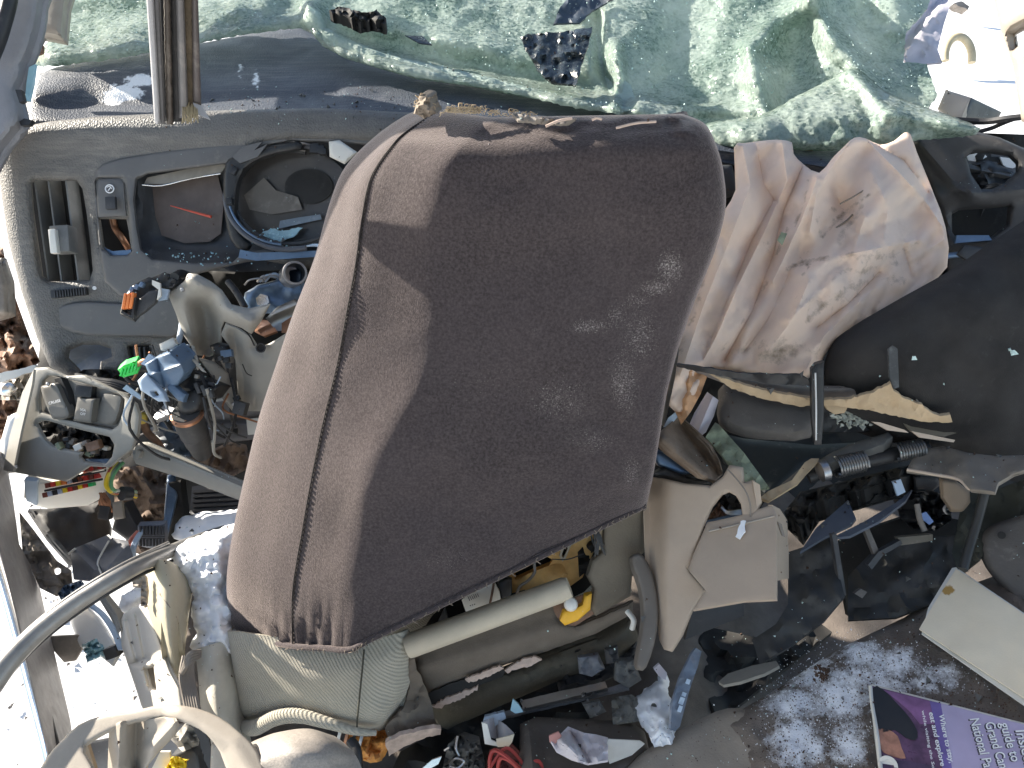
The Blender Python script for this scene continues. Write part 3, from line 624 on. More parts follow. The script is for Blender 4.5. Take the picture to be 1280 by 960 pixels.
panel('shroud_shell', [(209, 366), (222, 358), (230, 352), (234, 343), (245, 344), (262, 353), (276, 364), (288, 382), (310, 387), (337, 381), (326, 402), (314, 418), (302, 410), (280, 402), (276, 412), (276, 440), (262, 446), (246, 444), (230, 420), (219, 390)], pl((210, 366, 1.26), (335, 382, 1.22), (260, 445, 1.30)), GREY, shr, thick=.0035, res=4, roll=.006, rollw=6,
      bulge=folds(([(258, 384), (262, 410), (262, 436)], .05, 15), ([(240, 350), (275, 384), (312, 402)], -.022, 10), ([(226, 375), (240, 420)], -.01, 9)))
tube('shroud_crack', [(288, 404, 1.262), (302, 411, 1.258), (312, 420, 1.256), (318, 432, 1.262)], .0013, VOID, shr)
panel('dark_cap', [(262, 432), (272, 428), (284, 432), (288, 446), (268, 446)], flat(1.285), BLACK, shr, res=4, thick=.02, roll=.008, rollw=5)
box('blue_clip', (284, 442, 1.275), 14, 9, .012, BLUEP, shr, rz=-8)
kp = panel('knee_panel', [(276, 418), (282, 404), (296, 409), (312, 420), (322, 436), (336, 430), (362, 414), (392, 400), (390, 515), (314, 514), (300, 514), (297, 490), (294, 450), (286, 432)], pl((285, 420, 1.28), (370, 420, 1.26), (320, 510, 1.33)), GREY, L=('cracked light grey knee panel partly hidden behind the left edge of the seat', 'trim panel'), thick=.005, res=5, roll=.004, rollw=5, bulge=folds(([(292, 420), (304, 470), (306, 512)], .016, 8), ([(318, 434), (330, 440)], .008, 6)))
lathe('screw_recess', (326, 435, 1.272), (326, 435, 1.262), [(0, .008), (1, .008), (1, .0065), (.3, .006)], DARK, kp, seg=16)
tube('panel_crack', [(303, 455, 1.285), (308, 466, 1.289), (315, 470, 1.291)], .0009, VOID, kp)
gs = panel('trim_shard', [(245, 446), (268, 452), (286, 466), (294, 500), (300, 512), (292, 515), (280, 500), (270, 480), (258, 462)], pl((250, 447, 1.27), (296, 512, 1.32), (270, 480, 1.29), (290, 460, 1.31)), GREY, L=('thin curved shard of grey plastic hanging below the column shroud', 'plastic shard'), thick=.003, res=4, roll=.006, rollw=5)
box('shard_corner', (301, 510, 1.30), 15, 16, .02, DARK, gs, rz=15)
# black connector with orange terminals
cn = thing('wire_connector', 'black wire connector block with orange terminals in front of the dash', 'connector', (185, 398, 1.25))
panel('connector_body', [(150, 392), (154, 372), (166, 356), (186, 346), (203, 352), (206, 362), (194, 374), (178, 388), (167, 400)], pl((150, 390, 1.225), (205, 355, 1.25), (185, 390, 1.24)), BLACK, cn, thick=.03, res=4, roll=.006, rollw=4, bulge=crumple(.004, .12, 5))
panel('connector_mouth', [(151, 391), (156, 370), (170, 372), (166, 398)], flat(1.212), BLACK, cn, thick=.012, res=4, holes=[[(153, 389), (157, 373), (167, 374), (164, 394)]])
for k in range(3): box('orange_terminal', (157 + k * 4.5, 377 - k * .5, 1.214), 3.6, 20, .01, ORANGE, cn, rz=10, bev=.001)
for k in range(3): box('blue_insert', (166 + k * 6, 362 - k * 3, 1.226), 5, 7, .01, BLUEM, cn, rz=30)
panel('connector_arm', [(188, 348), (206, 340), (222, 346), (224, 356), (212, 362), (200, 360)], flat(1.25), BLACK, cn, thick=.018, res=4, roll=.005, rollw=4, bulge=crumple(.008, .15, 6))
panel('white_clip', [(190, 350), (200, 354), (201, 370), (196, 375), (198, 362), (190, 356)], flat(1.222), WPLAS, cn, thick=.004, res=4)
panel('grey_clip', [(200, 360), (211, 362), (208, 374), (197, 376)], flat(1.235), LBLUE, cn, thick=.006, res=4)
panel('connector_side', [(167, 398), (171, 376), (186, 364), (198, 362), (194, 378), (180, 390)], flat(1.22), DARK, cn, thick=.008, res=4, roll=.003, rollw=3)
tube('connector_lead', [(218, 346, 1.25), (226, 342, 1.28), (234, 344, 1.31)], .007, BLACK, cn)
# ignition chunk
ig = thing('ignition_switch', 'blue grey ignition switch block hanging from the steering column', 'switch block', (215, 510, 1.28))
panel('block_shell', [(181, 455), (196, 446), (212, 440), (226, 452), (232, 466), (222, 482), (207, 486), (190, 478)], pl((181, 460, 1.225), (230, 460, 1.215), (207, 486, 1.235)), BLUEP, ig, thick=.04, res=3, roll=.006, rollw=3, bulge=folds(([(196, 447), (206, 484)], .012, -5), ([(183, 470), (226, 456)], -.008, -5)))
panel('block_flap', [(176, 455), (186, 442), (194, 448), (184, 458)], flat(1.235), LBLUE, ig, thick=.008, res=4)
panel('block_top', [(199, 430), (216, 422), (222, 432), (210, 440), (201, 438)], flat(1.245), WPLAS, ig, thick=.01, res=4, roll=.004, rollw=4)
panel('block_side', [(214, 436), (222, 430), (232, 452), (233, 470), (226, 462)], flat(1.24), BLUEP, ig, thick=.014, res=4, roll=.005, rollw=4)
panel('block_foot', [(207, 484), (214, 478), (232, 493), (229, 503), (222, 500)], flat(1.23), BLUEP, ig, thick=.012, res=4, roll=.004, rollw=4)
fr = panel('block_plate', [(172, 476), (182, 466), (204, 490), (209, 502), (198, 502), (176, 488)], flat(1.22), LBLUE, ig, thick=.01, res=4, roll=.004, rollw=4, holes=[[(189, 490), (195, 488), (199, 494), (193, 496)]])
panel('black_body', [(228, 450), (240, 446), (256, 470), (276, 482), (268, 496), (250, 500), (232, 494), (214, 488), (224, 478)], flat(1.26), BLACK, ig, thick=.05, res=5, roll=.01, rollw=6, bulge=crumple(.008, .1, 8))
for k in range(3): box('body_rib', (248 + k * 8, 485 + k * 3, 1.25), 5, 14, .012, DARK, ig, rz=-22)
panel('thin_leaf', [(236, 446), (244, 450), (258, 466), (252, 464)], flat(1.24), GREY, ig, thick=.002, res=4)
tube('ignition_wires', [(213, 446, 1.26), (222, 430, 1.27), (226, 415, 1.29), (228, 400, 1.31)], .005, LBLUE, ig)
hs = thing('rubber_boot', 'ribbed black rubber boot with orange collar under the ignition block', 'boot', (245, 566, 1.34))
lathe('boot_body', (232, 515, 1.26), (254, 568, 1.34), [(0, .022), (.05, .0235), (.35, .0245), (.36, .023), (.5, .0235), (.52, .022), (.7, .021), (.72, .0195), (.95, .017), (1, .015)], DARK, hs)
lathe('orange_collar', (233, 517, 1.262), (235, 522, 1.268), [(0, .0225), (.2, .026), (.8, .026), (1, .0225)], COPPER, hs)
panel('boot_cap', [(221, 508), (226, 492), (246, 484), (256, 494), (250, 512), (238, 520), (226, 518)], flat(1.25), BLACK, hs, thick=.03, res=4, roll=.012, rollw=8)
lathe('white_peg', (264, 552, 1.33), (266, 562, 1.34), [(0, .004), (1, .004)], WPLAS, hs, seg=10)
gc = panel('green_connector', [(147, 462), (154, 456), (170, 451), (176, 458), (172, 467), (154, 472)], pl((147, 462, 1.25), (175, 455, 1.25), (160, 472, 1.26)), GREENP, L=('small bright green plug lying at the dash lower edge', 'connector'), thick=.016, res=3, roll=.003, rollw=3)
for k in range(5): box('plug_rib', (153 + k * 4.4, 465 - k * 1.9, 1.246), 2, 11, .006, GREENP, gc, rz=20, bev=.0005)
tube('plug_wire', [(172, 456, 1.25), (180, 451, 1.24), (188, 452, 1.24)], .004, COPPER, gc)
tube('plug_wire', [(156, 470, 1.27), (165, 478, 1.29), (180, 480, 1.30)], .0035, RUBBER, gc)
panel('gap_shade_sheet', [(92, 470), (104, 462), (130, 462), (180, 482), (176, 496), (158, 490), (120, 478)], flat(1.40), VOID, L=('dark sheet standing for shade in the gap between dash and switch console', 'wiring shroud'), thick=.02, res=5, bulge=crumple(.02, .1, 12))  # near-black sheet stands for the shade between dash and console
panel('thin_bracket', [(153, 486), (158, 481), (178, 496), (182, 500), (174, 499)], flat(1.285), LBLUE, L=('thin pale blue metal bracket beside the switch console corner', 'bracket'), thick=.004, res=4)
tubes('loom_wires', [([(95, 468, 1.39), (125, 474 + k * 2, 1.37), (150, 478 + k * 3, 1.36), (190, 495 + 4 * k, 1.36), (215, 520 + k * 6, 1.40)], .0035) for k in range(4)], RUBBER, L=('black wire loom running between dash and switch console', 'wires'))
# ------------------------------------------------------------------ lower dash slab under the knee panel
lp = panel('lower_dash_slab', [(228, 505), (320, 496), (335, 515), (330, 548), (260, 556), (246, 548), (240, 522)], pl((230, 510, 1.40), (330, 505, 1.38), (260, 555, 1.42)), M('slab_plastic', (.15, .145, .15), .45, dust=.2), L=('grey lower dash slab with slot, below the knee panel', 'trim panel'), thick=.02, res=5, roll=.006, rollw=5, bulge=folds(([(245, 528), (330, 522)], .014, 4)))
box('slab_slot', (290, 539, 1.392), 13, 7, .008, VOID, lp, bev=.0006)
box('white_label', (317, 533, 1.385), 16, 20, .004, WPLAS, lp, rz=-6)
panel('steel_bracket', [(192, 520), (206, 505), (222, 512), (214, 522), (196, 528)], flat(1.34), METAL, L=('bent steel bracket beside the rubber boot', 'bracket'), thick=.003, res=4, bulge=folds(([(196, 524), (220, 514)], -.01, 4)))
panel('felt_pad', [(238, 572), (262, 566), (285, 556), (305, 560), (312, 585), (290, 596), (255, 590)], flat(1.46), BCARPET, L=('scrap of brown felt below the grey lower dash slab', 'felt scrap'), thick=.015, res=5, bulge=crumple(.03, .06, 14))
panel('blue_housing', [(186, 536), (200, 528), (232, 540), (240, 560), (236, 600), (215, 592), (196, 574)], flat(1.44), M('dusky_blue', (.07, .095, .13), .45, dust=.25), L=('dark blue plastic housing behind the grey trim bar', 'housing'), thick=.03, res=5, roll=.02, rollw=10, bulge=crumple(.02, .06, 15))
bl = thing('cable_end', 'brass tipped cable end poking out beside the switch console', 'cable', (185, 560, 1.4))
lathe('brass_tip', (174, 516, 1.36), (180, 528, 1.37), [(0, .006), (.3, .010), (.7, .010), (1, .006)], M('brass', (.62, .48, .10), .35, .6), bl, seg=14)
tube('cable_body', [(179, 526, 1.37), (184, 540, 1.38), (196, 552, 1.39), (204, 565, 1.42)], .007, RUST, bl)

wr = thing('harness', 'tangled thin black and grey wires around the ignition block', 'wires', (240, 560, 1.36))
for k in range(34):
    x0, y0 = rng.uniform(160, 290), rng.uniform(430, 500); x1, y1 = x0 + rng.uniform(-50, 60), y0 + rng.uniform(30, 90); d0 = rng.uniform(1.24, 1.34)
    tube('wire', [(x0, y0, d0), (x0 + rng.uniform(-15, 15), (y0 + y1) / 2, d0 + rng.uniform(-.01, .04)), ((x0 + x1) / 2, y1 - 8, d0 + .05), (x1, y1, d0 + .08)], rng.choice([.0012, .0018, .0026]), [RUBBER, DARK, BLACK, LBLUE, GREY, COPPER, RUBBER][k % 7], wr, seg=6, n=4)
for k in range(16):
    x, y = rng.uniform(205, 300), rng.uniform(440, 530); box('clip', (x, y, rng.uniform(1.25, 1.33)), rng.uniform(4, 9), rng.uniform(4, 8), .008, [BLACK, DARK, GREY, WPLAS][k % 4], wr, rz=rng.uniform(-40, 40), bev=.0006)
for x, y, d in ((292, 505, 1.30), (300, 395, 1.245), (228, 362, 1.235), (60, 480, 1.34), (150, 575, 1.35), (20, 583, 1.39)):
    lathe('screw', (x, y, d), (x, y, d - .004), [(0, .0038), (.6, .0038), (1, .0022)], METAL, wr, seg=10)
# ================================================================== SWITCH CONSOLE, FUSES, FOOTWELL (left)
cpl = pl((40, 470, 1.365), (165, 500, 1.29), (60, 595, 1.385))
sc = thing('switch_console', 'torn grey console with CRUISE and VSA OFF switches hanging below the dashboard', 'switch console', (90, 600, 1.42))
rec = [(54, 476), (60, 470), (72, 470), (148, 491), (156, 499), (155, 512), (148, 532), (140, 537), (112, 531), (66, 520), (50, 514), (49, 500)]
low = [(46, 530), (52, 526), (60, 526), (100, 537), (137, 546), (143, 556), (140, 571), (132, 580), (105, 577), (100, 571), (103, 566), (66, 558), (57, 550)]
panel('console_face', [(40, 466), (44, 460), (58, 459), (82, 470), (105, 469), (130, 481), (156, 494), (170, 505), (175, 520), (173, 540), (165, 562), (150, 573), (138, 584), (112, 583), (84, 602), (48, 596), (9, 589), (8, 578), (20, 530), (30, 500)], cpl, CONS, sc, holes=[rec, low], thick=.004, res=4, roll=.005, rollw=5)
panel('console_side', [(42, 462), (40, 480), (26, 540), (16, 590), (4, 588), (12, 545), (28, 490)], pl((40, 470, 1.325), (4, 588, 1.42), (16, 590, 1.39)), CONS, sc, thick=.004, res=5)
panel('console_flank', [(168, 503), (176, 520), (175, 545), (163, 570), (150, 578), (150, 560), (164, 540)], pl((168, 503, 1.31), (150, 570, 1.38), (178, 530, 1.36)), CONS, sc, thick=.004, res=5, roll=.02, rollw=8)
panel('switch_tray', [(46, 466), (160, 492), (152, 540), (44, 516)], add(cpl, flat(.018)), M('tray_plastic', (.19, .18, .165), .5, dust=.2), sc, thick=.003, res=8)
def soft(pts): return cr(pts, 3, True)
b1 = panel('cruise_switch', [(51, 484), (58, 482), (66, 479), (72, 482), (80, 500), (87, 516), (83, 523), (68, 524), (63, 518), (56, 502)], add(cpl, flat(-.012)), M('switch_grey', (.13, .125, .115), .5, dust=.15), sc, curve=3, thick=.012, res=4, roll=.005, rollw=5)
panel('switch_flank', [(68, 474), (76, 472), (84, 490), (90, 518), (86, 522), (80, 504)], add(cpl, flat(.002)), BLACK, sc, thick=.012, res=4)
write('switch_text', 'CRUISE', (61, 506), (76, 502), 3.6, add(cpl, flat(-.0125)), INK, b1)
b2 = panel('vsa_switch', [(97, 497), (118, 499), (114, 529), (92, 526)], add(cpl, flat(-.012)), MATS['switch_grey'], sc, thick=.012, res=4, roll=.004, rollw=4)
box('switch_back', (108, 489, 1.328), 21, 14, .02, BLACK, sc, rz=8)
write('switch_text', 'VSA', (100, 513.5), (107, 514.5), 3.4, add(cpl, flat(-.0125)), INK, b2)
write('switch_text', 'OFF', (100, 518.5), (106.5, 519.5), 3.4, add(cpl, flat(-.0125)), INK, b2)
panel('blank_plate', [(133, 492), (147, 494), (152, 500), (145, 526), (138, 532), (124, 528), (121, 520), (128, 496)], add(cpl, flat(.004)), MATS['switch_grey'], sc, curve=2, thick=.006, res=4, roll=.003, rollw=3)
panel('pocket_back', [(40, 522), (146, 542), (146, 584), (96, 582), (52, 556)], add(cpl, flat(.06)), VOID, sc, thick=.004, res=5, bulge=crumple(.05, .12, 21))
for k in range(16):
    x, y = rng.uniform(72, 138), 0; y = 545 + (x - 72) * .22 + rng.uniform(0, 14)
    box('relay_block', (x, y, 1.36 + rng.uniform(0, .03)), rng.uniform(5, 10), rng.uniform(4, 9), .015, [GREENST, DIRTM, BLACK, WPLAS, RUST, DARK][k % 6], sc, rz=rng.uniform(-30, 30))
box('red_relay', (118, 557, 1.355), 17, 11, .015, RUST, sc, rz=-18)
panel('pocket_lip', [(104, 574), (136, 574), (132, 580), (106, 578)], add(cpl, flat(.02)), BLUEM, sc, thick=.004, res=4)
bar = panel('trim_bar', [(166, 562), (171, 556), (180, 556), (230, 576), (296, 604), (330, 618), (330, 636), (290, 622), (235, 600), (170, 580), (166, 572)], pl((168, 568, 1.36), (300, 615, 1.30), (240, 585, 1.32)), CONS, L=('long grey trim bar reaching from the console to behind the seat', 'trim bar'), thick=.012, res=5, roll=.010, rollw=7)
box('bar_hook', (175, 567, 1.35), 6, 10, .02, CONS, bar, rz=30)
# fuse box
fb = thing('fuse_box', 'white plastic fuse box with rows of coloured fuses under the switch console', 'fuse box', (85, 635, 1.45))
fpl = pl((40, 600, 1.40), (130, 590, 1.40), (80, 636, 1.44))
panel('fuse_tray', [(31, 600), (46, 602), (84, 603), (112, 584), (136, 582), (140, 600), (128, 622), (110, 632), (60, 636), (44, 632), (30, 622)], fpl, WPLAS, fb, thick=.03, res=5, roll=.006, rollw=4)
panel('tray_flank', [(30, 600), (46, 602), (46, 632), (33, 626)], add(fpl, flat(-.008)), LBLUE, fb, thick=.01, res=5)
cols = [REDP, BLACK, WPLAS, YELLOW, REDP, BLUEF, BROWNF, YELLOW, REDP, GREENF]
fcol = {0: [BROWNF, REDP, YELLOW, ORANGE, BLUEF, BLACK, BROWNF, REDP, BROWNF, REDP], 1: [BROWNF, BLUEF, BLACK, BLUEF, YELLOW, REDP, BROWNF, YELLOW, REDP, GREENF], 2: [YELLOW, REDP, BROWNF, REDP, BROWNF, REDP, BROWNF]}
for r, (x0, y0, x1, y1) in {0: (58, 607, 126, 594), 1: (55, 619, 118, 604), 2: (98, 588, 134, 582)}.items():
    for k, mt in enumerate(fcol[r]):
        t = (k + .5) / len(fcol[r]); box('fuse', (x0 + (x1 - x0) * t, y0 + (y1 - y0) * t, 1.392 + .01 * t), 5.2, 6.2, .014, mt, fb, rz=-12, bev=.0008)
for (x0, y0, x1, y1) in ((56, 613.5, 128, 599), (92, 596, 132, 588)): tube('fuse_rail', [(x0, y0, 1.388), (x1, y1, 1.388)], .0022, BLACK, fb, n=1)
wc = [YELLOW, M('yellow_wire', (.72, .58, .12), .5), M('pale_wire', (.62, .60, .52), .5), GREENST, M('green_wire', (.12, .32, .14), .5), LBLUE, REDW, BLACK]
wl = thing('wire_loom', 'bundle of yellow and green wires curling beside the fuse box', 'wires', (145, 625, 1.42))
for k in range(14):
    o_ = rng.uniform(0, 1); tube('wire', [(142 + o_ * 14, 578, 1.385), (134 + o_ * 10, 592, 1.37 + .004 * (k % 3)), (131 + o_ * 9, 606, 1.37 + .003 * (k % 4)), (139 + o_ * 6, 616 - 3 * o_, 1.375), (156, 618 - 6 * o_, 1.39), (170, 622 - 8 * o_, 1.43)], .0032, wc[k % 8], wl, seg=6)
lathe('tape_wrap', (152, 617, 1.375), (163, 617, 1.39), [(0, .013), (1, .012)], BLACK, wl, seg=14)
tubes('loose_wires', [([(128 + rng.uniform(-4, 4), 616, 1.41), (130 + rng.uniform(-8, 8), 628, 1.41), (136 + rng.uniform(-10, 10), 640, 1.42)], .0018) for _ in range(10)], COPPER, wl)
lwr = panel('footwell_carpet', [(140, 585), (175, 582), (215, 596), (226, 620), (222, 680), (200, 700), (165, 690), (145, 650)], pl((150, 590, 1.55), (220, 600, 1.55), (180, 690, 1.50)), BCARPET, L=('dusty brown carpet hanging in the driver footwell', 'carpet'), thick=.012, res=5, bulge=crumple(.05, .03, 31))
bp = panel('bracket_box', [(146, 640), (156, 628), (168, 650), (176, 664), (160, 676), (140, 662)], flat(1.42), DARK, L=('small dark plastic box hanging under the wire loom', 'plastic box'), thick=.03, res=4, roll=.006, rollw=4)
panel('tan_tag', [(140, 628), (152, 626), (155, 648), (142, 650)], flat(1.41), TRIMT, L=('tan plastic tab below the coloured wires', 'plastic tab'), thick=.006, res=4, roll=.003, rollw=3)
box('relay_drum', (133, 640, 1.42), 13, 17, .02, DARK, None, ('dark blue relay tucked beneath the fuse box', 'relay'), rz=10)
pd = thing('brake_pedal', 'ribbed black rubber pedal on a blue steel arm', 'pedal', (190, 685, 1.42))
panel('pedal_pad', [(172, 657), (206, 655), (207, 682), (190, 686), (173, 682)], pl((172, 657, 1.37), (206, 655, 1.37), (190, 685, 1.39)), M('pedal_rubber', (.10, .115, .15), .5, dust=.3), pd, thick=.012, res=5, roll=.004, rollw=3)
for k in range(8): box('pedal_rib', (176 + k * 4.1, 663, 1.366), 2, 11, .004, DARK, pd, bev=0); box('pedal_rib', (176 + k * 4.1, 678, 1.37), 2, 9, .004, DARK, pd, bev=0)
for k in range(3): box('pedal_rib', (190, 668 + k * 2.4, 1.367), 32, 1.2, .003, DARK, pd, bev=0)
panel('pedal_arm', [(209, 594), (219, 590), (222, 620), (212, 660), (206, 684), (201, 680), (204, 655)], pl((212, 592, 1.47), (204, 682, 1.385), (220, 640, 1.43)), BLUEM, pd, thick=.015, res=5, roll=.004, rollw=4)
tubes('pedal_wires', [([(160, 702, 1.36), (158 + k, 690, 1.355), (162 + k * 2, 676, 1.36), (172 + k, 664, 1.37)], .0028) for k in (0, 2)], M('salmon_wire', (.55, .18, .13), .5), L=('salmon coloured wire looping around the brake pedal', 'wire'))
tubes('blue_wires', [([(166 + 2 * k, 700, 1.355), (164 + 2 * k, 688, 1.35), (170 + 2 * k, 672, 1.36), (178 + k, 662, 1.37)], .0026) for k in range(3)], LBLUE, L=('blue grey wires looping around the brake pedal', 'wires'))
mt_ = thing('ribbed_mat', 'dark ribbed floor mat by the pedals, next to the seat', 'floor mat', (262, 652, 1.5))
mpl = pl((238, 612, 1.52), (296, 612, 1.50), (260, 655, 1.46))
panel('mat_base', [(240, 608), (300, 600), (300, 655), (236, 655)], mpl, M('mat_rubber', (.055, .06, .07), .5, dust=.25), mt_, thick=.01, res=8)
for k in range(7): panel('mat_rib', [(241, 613 + k * 6), (298, 610 + k * 6), (298, 613 + k * 6), (241, 616 + k * 6)], add(mpl, flat(-.006)), DARK, mt_, res=14, thick=.006)
panel('pedal_stalk', [(206, 604), (226, 600), (232, 650), (222, 690), (206, 690), (214, 650)], flat(1.455), VOID, L=('black pedal lever between the brake pedal and the ribbed mat', 'pedal'), thick=.02, res=6, roll=.006, rollw=5)
panel('inner_panel', [(36, 636), (60, 636), (110, 632), (128, 624), (140, 660), (138, 690), (110, 700), (88, 704), (60, 672)], pl((40, 636, 1.46), (135, 640, 1.55), (90, 700, 1.45)), M('inner_black', (.045, .042, .04), .6, dust=.3, dcol=(.16, .14, .12), ds=25), L=('dark kick panel below the white fuse box', 'kick panel'), thick=.01, res=6, roll=.02, rollw=12, bulge=crumple(.015, .03, 33))
panel('fender_sheet', [(24, 640), (40, 660), (70, 700), (88, 712), (90, 730), (70, 745), (50, 735), (28, 690)], pl((24, 640, 1.40), (90, 720, 1.34), (50, 735, 1.32)), DIRTM, L=('dirty brown body panel with a bright hole beside the door sill', 'body panel'), holes=[[(67, 711), (72, 709), (76, 712), (75, 717), (69, 718)]], hcurve=2, thick=.004, res=4, bulge=crumple(.02, .06, 35))
panel('metal_scrap', [(52, 725), (72, 724), (78, 732), (66, 736), (54, 732)], flat(1.32), DIRTM, L=('small pale metal scrap lying below the bright hole', 'metal scrap'), thick=.004, res=4, roll=.004, rollw=3)
panel('white_body_edge', [(2, 548), (10, 520), (34, 510), (24, 548), (12, 592), (8, 592), (2, 570)], flat(1.48), WHITE, L=('white bodywork edge in the sun left of the switch console', 'bodywork'), thick=.02, res=5, roll=.008, rollw=5)
fpa = panel('torn_flap', [(88, 690), (96, 684), (136, 668), (140, 672), (128, 690), (124, 704), (128, 716), (112, 726), (92, 724)], pl((88, 690, 1.36), (138, 670, 1.34), (110, 726, 1.30)), M('flap_grey', (.15, .155, .17), .5, dust=.3), L=('folded dark grey plastic flap with pale torn edge, near the sill', 'plastic flap'), thick=.003, res=4, bulge=folds(([(96, 690), (118, 712)], -.02, 8), ([(106, 682), (126, 700)], .015, 6)))
fpb = panel('torn_flap', [(128, 690), (140, 672), (160, 676), (168, 700), (150, 714), (130, 718), (124, 704)], pl((128, 690, 1.33), (166, 700, 1.32), (130, 718, 1.29)), MATS['flap_grey'], L=('second dark grey plastic flap, nearer the brake pedal', 'plastic flap'), thick=.003, res=4, bulge=folds(([(134, 712), (156, 684)], -.015, 8)))
tube('torn_edge', [(86, 692, 1.345), (94, 686, 1.34)], .002, WPLAS, fpa); tube('torn_edge', [(136, 676, 1.32), (128, 690, 1.32), (122, 704, 1.31), (127, 718, 1.28)], .0016, WPLAS, fpb)
panel('blue_scrap', [(72, 742), (80, 732), (98, 726), (104, 734), (92, 744), (76, 750)], flat(1.26), BLUEM, L=('crumpled blue grey scrap tucked beside the arched strip', 'scrap'), thick=.006, res=3, bulge=crumple(.02, .15, 37))
# footwell snow
def snow_heap(name, out, dep, L, amp=.05, w=30, res=5, seed=0):
    o = np.array(out, float)
    def b(x, y):
        e = pdist(x, y, o, True); return -amp * np.clip(e / w, 0, 1) ** .6
    return panel(name, out, dep, SNOW, L=L, thick=.01, res=res, jag=1.2, bulge=add(b, crumple(amp * .35, .06, seed, 5), crumple(amp * .08, .3, seed + 1, 3)), angle=80)
snow_heap('snow_patch', [(215, 668), (224, 648), (252, 640), (300, 636), (300, 664), (240, 676)], pl((215, 660, 1.42), (290, 640, 1.40), (240, 676, 1.36)), ('thin bluish snow patch in the footwell above the arched strip', 'snow'), .02, 14, 4, 3)
snow_heap('snow_heap', [(212, 712), (214, 690), (232, 676), (262, 664), (300, 652), (304, 830), (262, 828), (236, 808), (246, 792), (238, 770), (243, 745), (232, 728)], pl((214, 700, 1.20), (300, 660, 1.25), (280, 820, 1.16)), ('heap of white snow on the seat cushion against the seat', 'snow'), .05, 26, 4, 5)
snow_heap('snow_patch', [(146, 762), (152, 745), (170, 735), (184, 742), (176, 764), (160, 770)], flat(1.27), ('small bluish snow lump behind the white seat trim', 'snow'), .03, 12, 4, 8)
# ------------------------------------------------------------------ seat cushion and its side trim
tb = sheet('seat_bolster', [[(186, 712, 1.160), (196, 700, 1.130), (214, 702, 1.140), (228, 712, 1.180)], [(184, 740, 1.150), (200, 728, 1.110), (222, 730, 1.120), (240, 734, 1.190)], [(190, 790, 1.140), (206, 772, 1.090), (224, 775, 1.110), (236, 770, 1.170)], [(206, 830, 1.140), (214, 822, 1.090), (224, 815, 1.110), (232, 806, 1.160)], [(218, 850, 1.150), (222, 846, 1.120), (226, 838, 1.130), (230, 832, 1.150)]], M('tan_vinyl', (.46, .41, .30), .6, var=.12, grain=.4, gs=300, dust=.15), L=('tan padded bolster at the left edge of the seat cushion', 'seat bolster'), thick=.02, n=6, m=6)
tube('bolster_seam', [(200, 742, 1.105), (210, 756, 1.095), (220, 772, 1.103)], .0012, TRIMB, tb)
ts = thing('seat_side_trim', 'sunlit white plastic seat side trim with moulded recesses', 'seat trim', (190, 880, 1.06))
panel('trim_shell', [(150, 778), (154, 768), (168, 758), (186, 752), (196, 790), (212, 838), (224, 860), (230, 900), (186, 905), (176, 880), (162, 838), (152, 808)], pl((150, 778, 1.17), (230, 880, 1.05), (170, 870, 1.10)), M('sunny_trim', (.60, .56, .49), .5, var=.06, dust=.1), ts, thick=.006, res=4, roll=.007, rollw=6,
      holes=[[(186, 758), (192, 754), (204, 786), (210, 806), (196, 786)], [(180, 836), (192, 832), (194, 850), (196, 864), (186, 858)]], bulge=folds(([(160, 775), (165, 800), (172, 826)], .008, 4), ([(172, 770), (178, 800), (182, 820)], .008, 4), ([(162, 830), (185, 824)], .008, 4)))
panel('recess_back', [(180, 750), (200, 752), (214, 812), (190, 790)], flat(1.18), TRIMB, ts, res=6)
panel('recess_back', [(176, 830), (196, 828), (200, 870), (182, 862)], flat(1.13), TRIMT, ts, res=6)
tubes('tension_wires', [([(230 + k * 2, 820, 1.06), (226 + 3 * k, 845, 1.045 + .002 * k), (230 + 3 * k, 870, 1.04), (234 + 3 * k, 890, 1.03)], .003) for k in range(6)] + [([(226, 845, 1.05), (236, 818 + k * 4, 1.03), (250, 814 + 2 * k, 1.05)], .0028) for k in range(4)], TRIMB, L=('bunch of dark brown strands between the seat trim and cushion', 'strands'))
snowpad = sheet('cushion_side', [[(244, 812, 1.135), (262, 806, 1.115), (286, 800, 1.135), (300, 800, 1.175)], [(248, 850, 1.115), (266, 848, 1.085), (288, 846, 1.105), (306, 846, 1.145)], [(252, 895, 1.095), (270, 893, 1.065), (290, 892, 1.085), (308, 896, 1.125)], [(262, 930, 1.085), (280, 930, 1.055), (300, 930, 1.075), (315, 930, 1.115)]], M('pale_vinyl', (.50, .47, .40), .6, grain=.4, gs=300), L=('pale side of the seat cushion glowing in the sun', 'seat cushion'), thick=.02)
panel('hook_bracket', [(165, 722), (172, 714), (182, 722), (184, 740), (182, 760), (176, 758), (176, 735), (166, 734)], flat(1.12), DIRTM, L=('small bent latch bracket beside the tan bolster', 'bracket'), thick=.006, res=3, bulge=crumple(.008, .2, 41))
panel('white_sheet', [(86, 770), (108, 756), (124, 772), (140, 798), (150, 815), (140, 832), (118, 815), (100, 808), (90, 784)], pl((86, 775, 1.33), (150, 815, 1.19), (112, 756, 1.33)), WHITE, L=('white sunlit sheet panel under the arched strip', 'panel'), thick=.004, res=5, roll=.008, rollw=6)
tubes('grey_cables', [([(108 + k * 2, 754, 1.2), (126 + 2 * k, 768, 1.18), (140 + 2 * k, 788, 1.17), (150 + 2 * k, 812, 1.16)], .0028) for k in range(3)], LBLUE, L=('grey cables curving over the white panel', 'cables'))
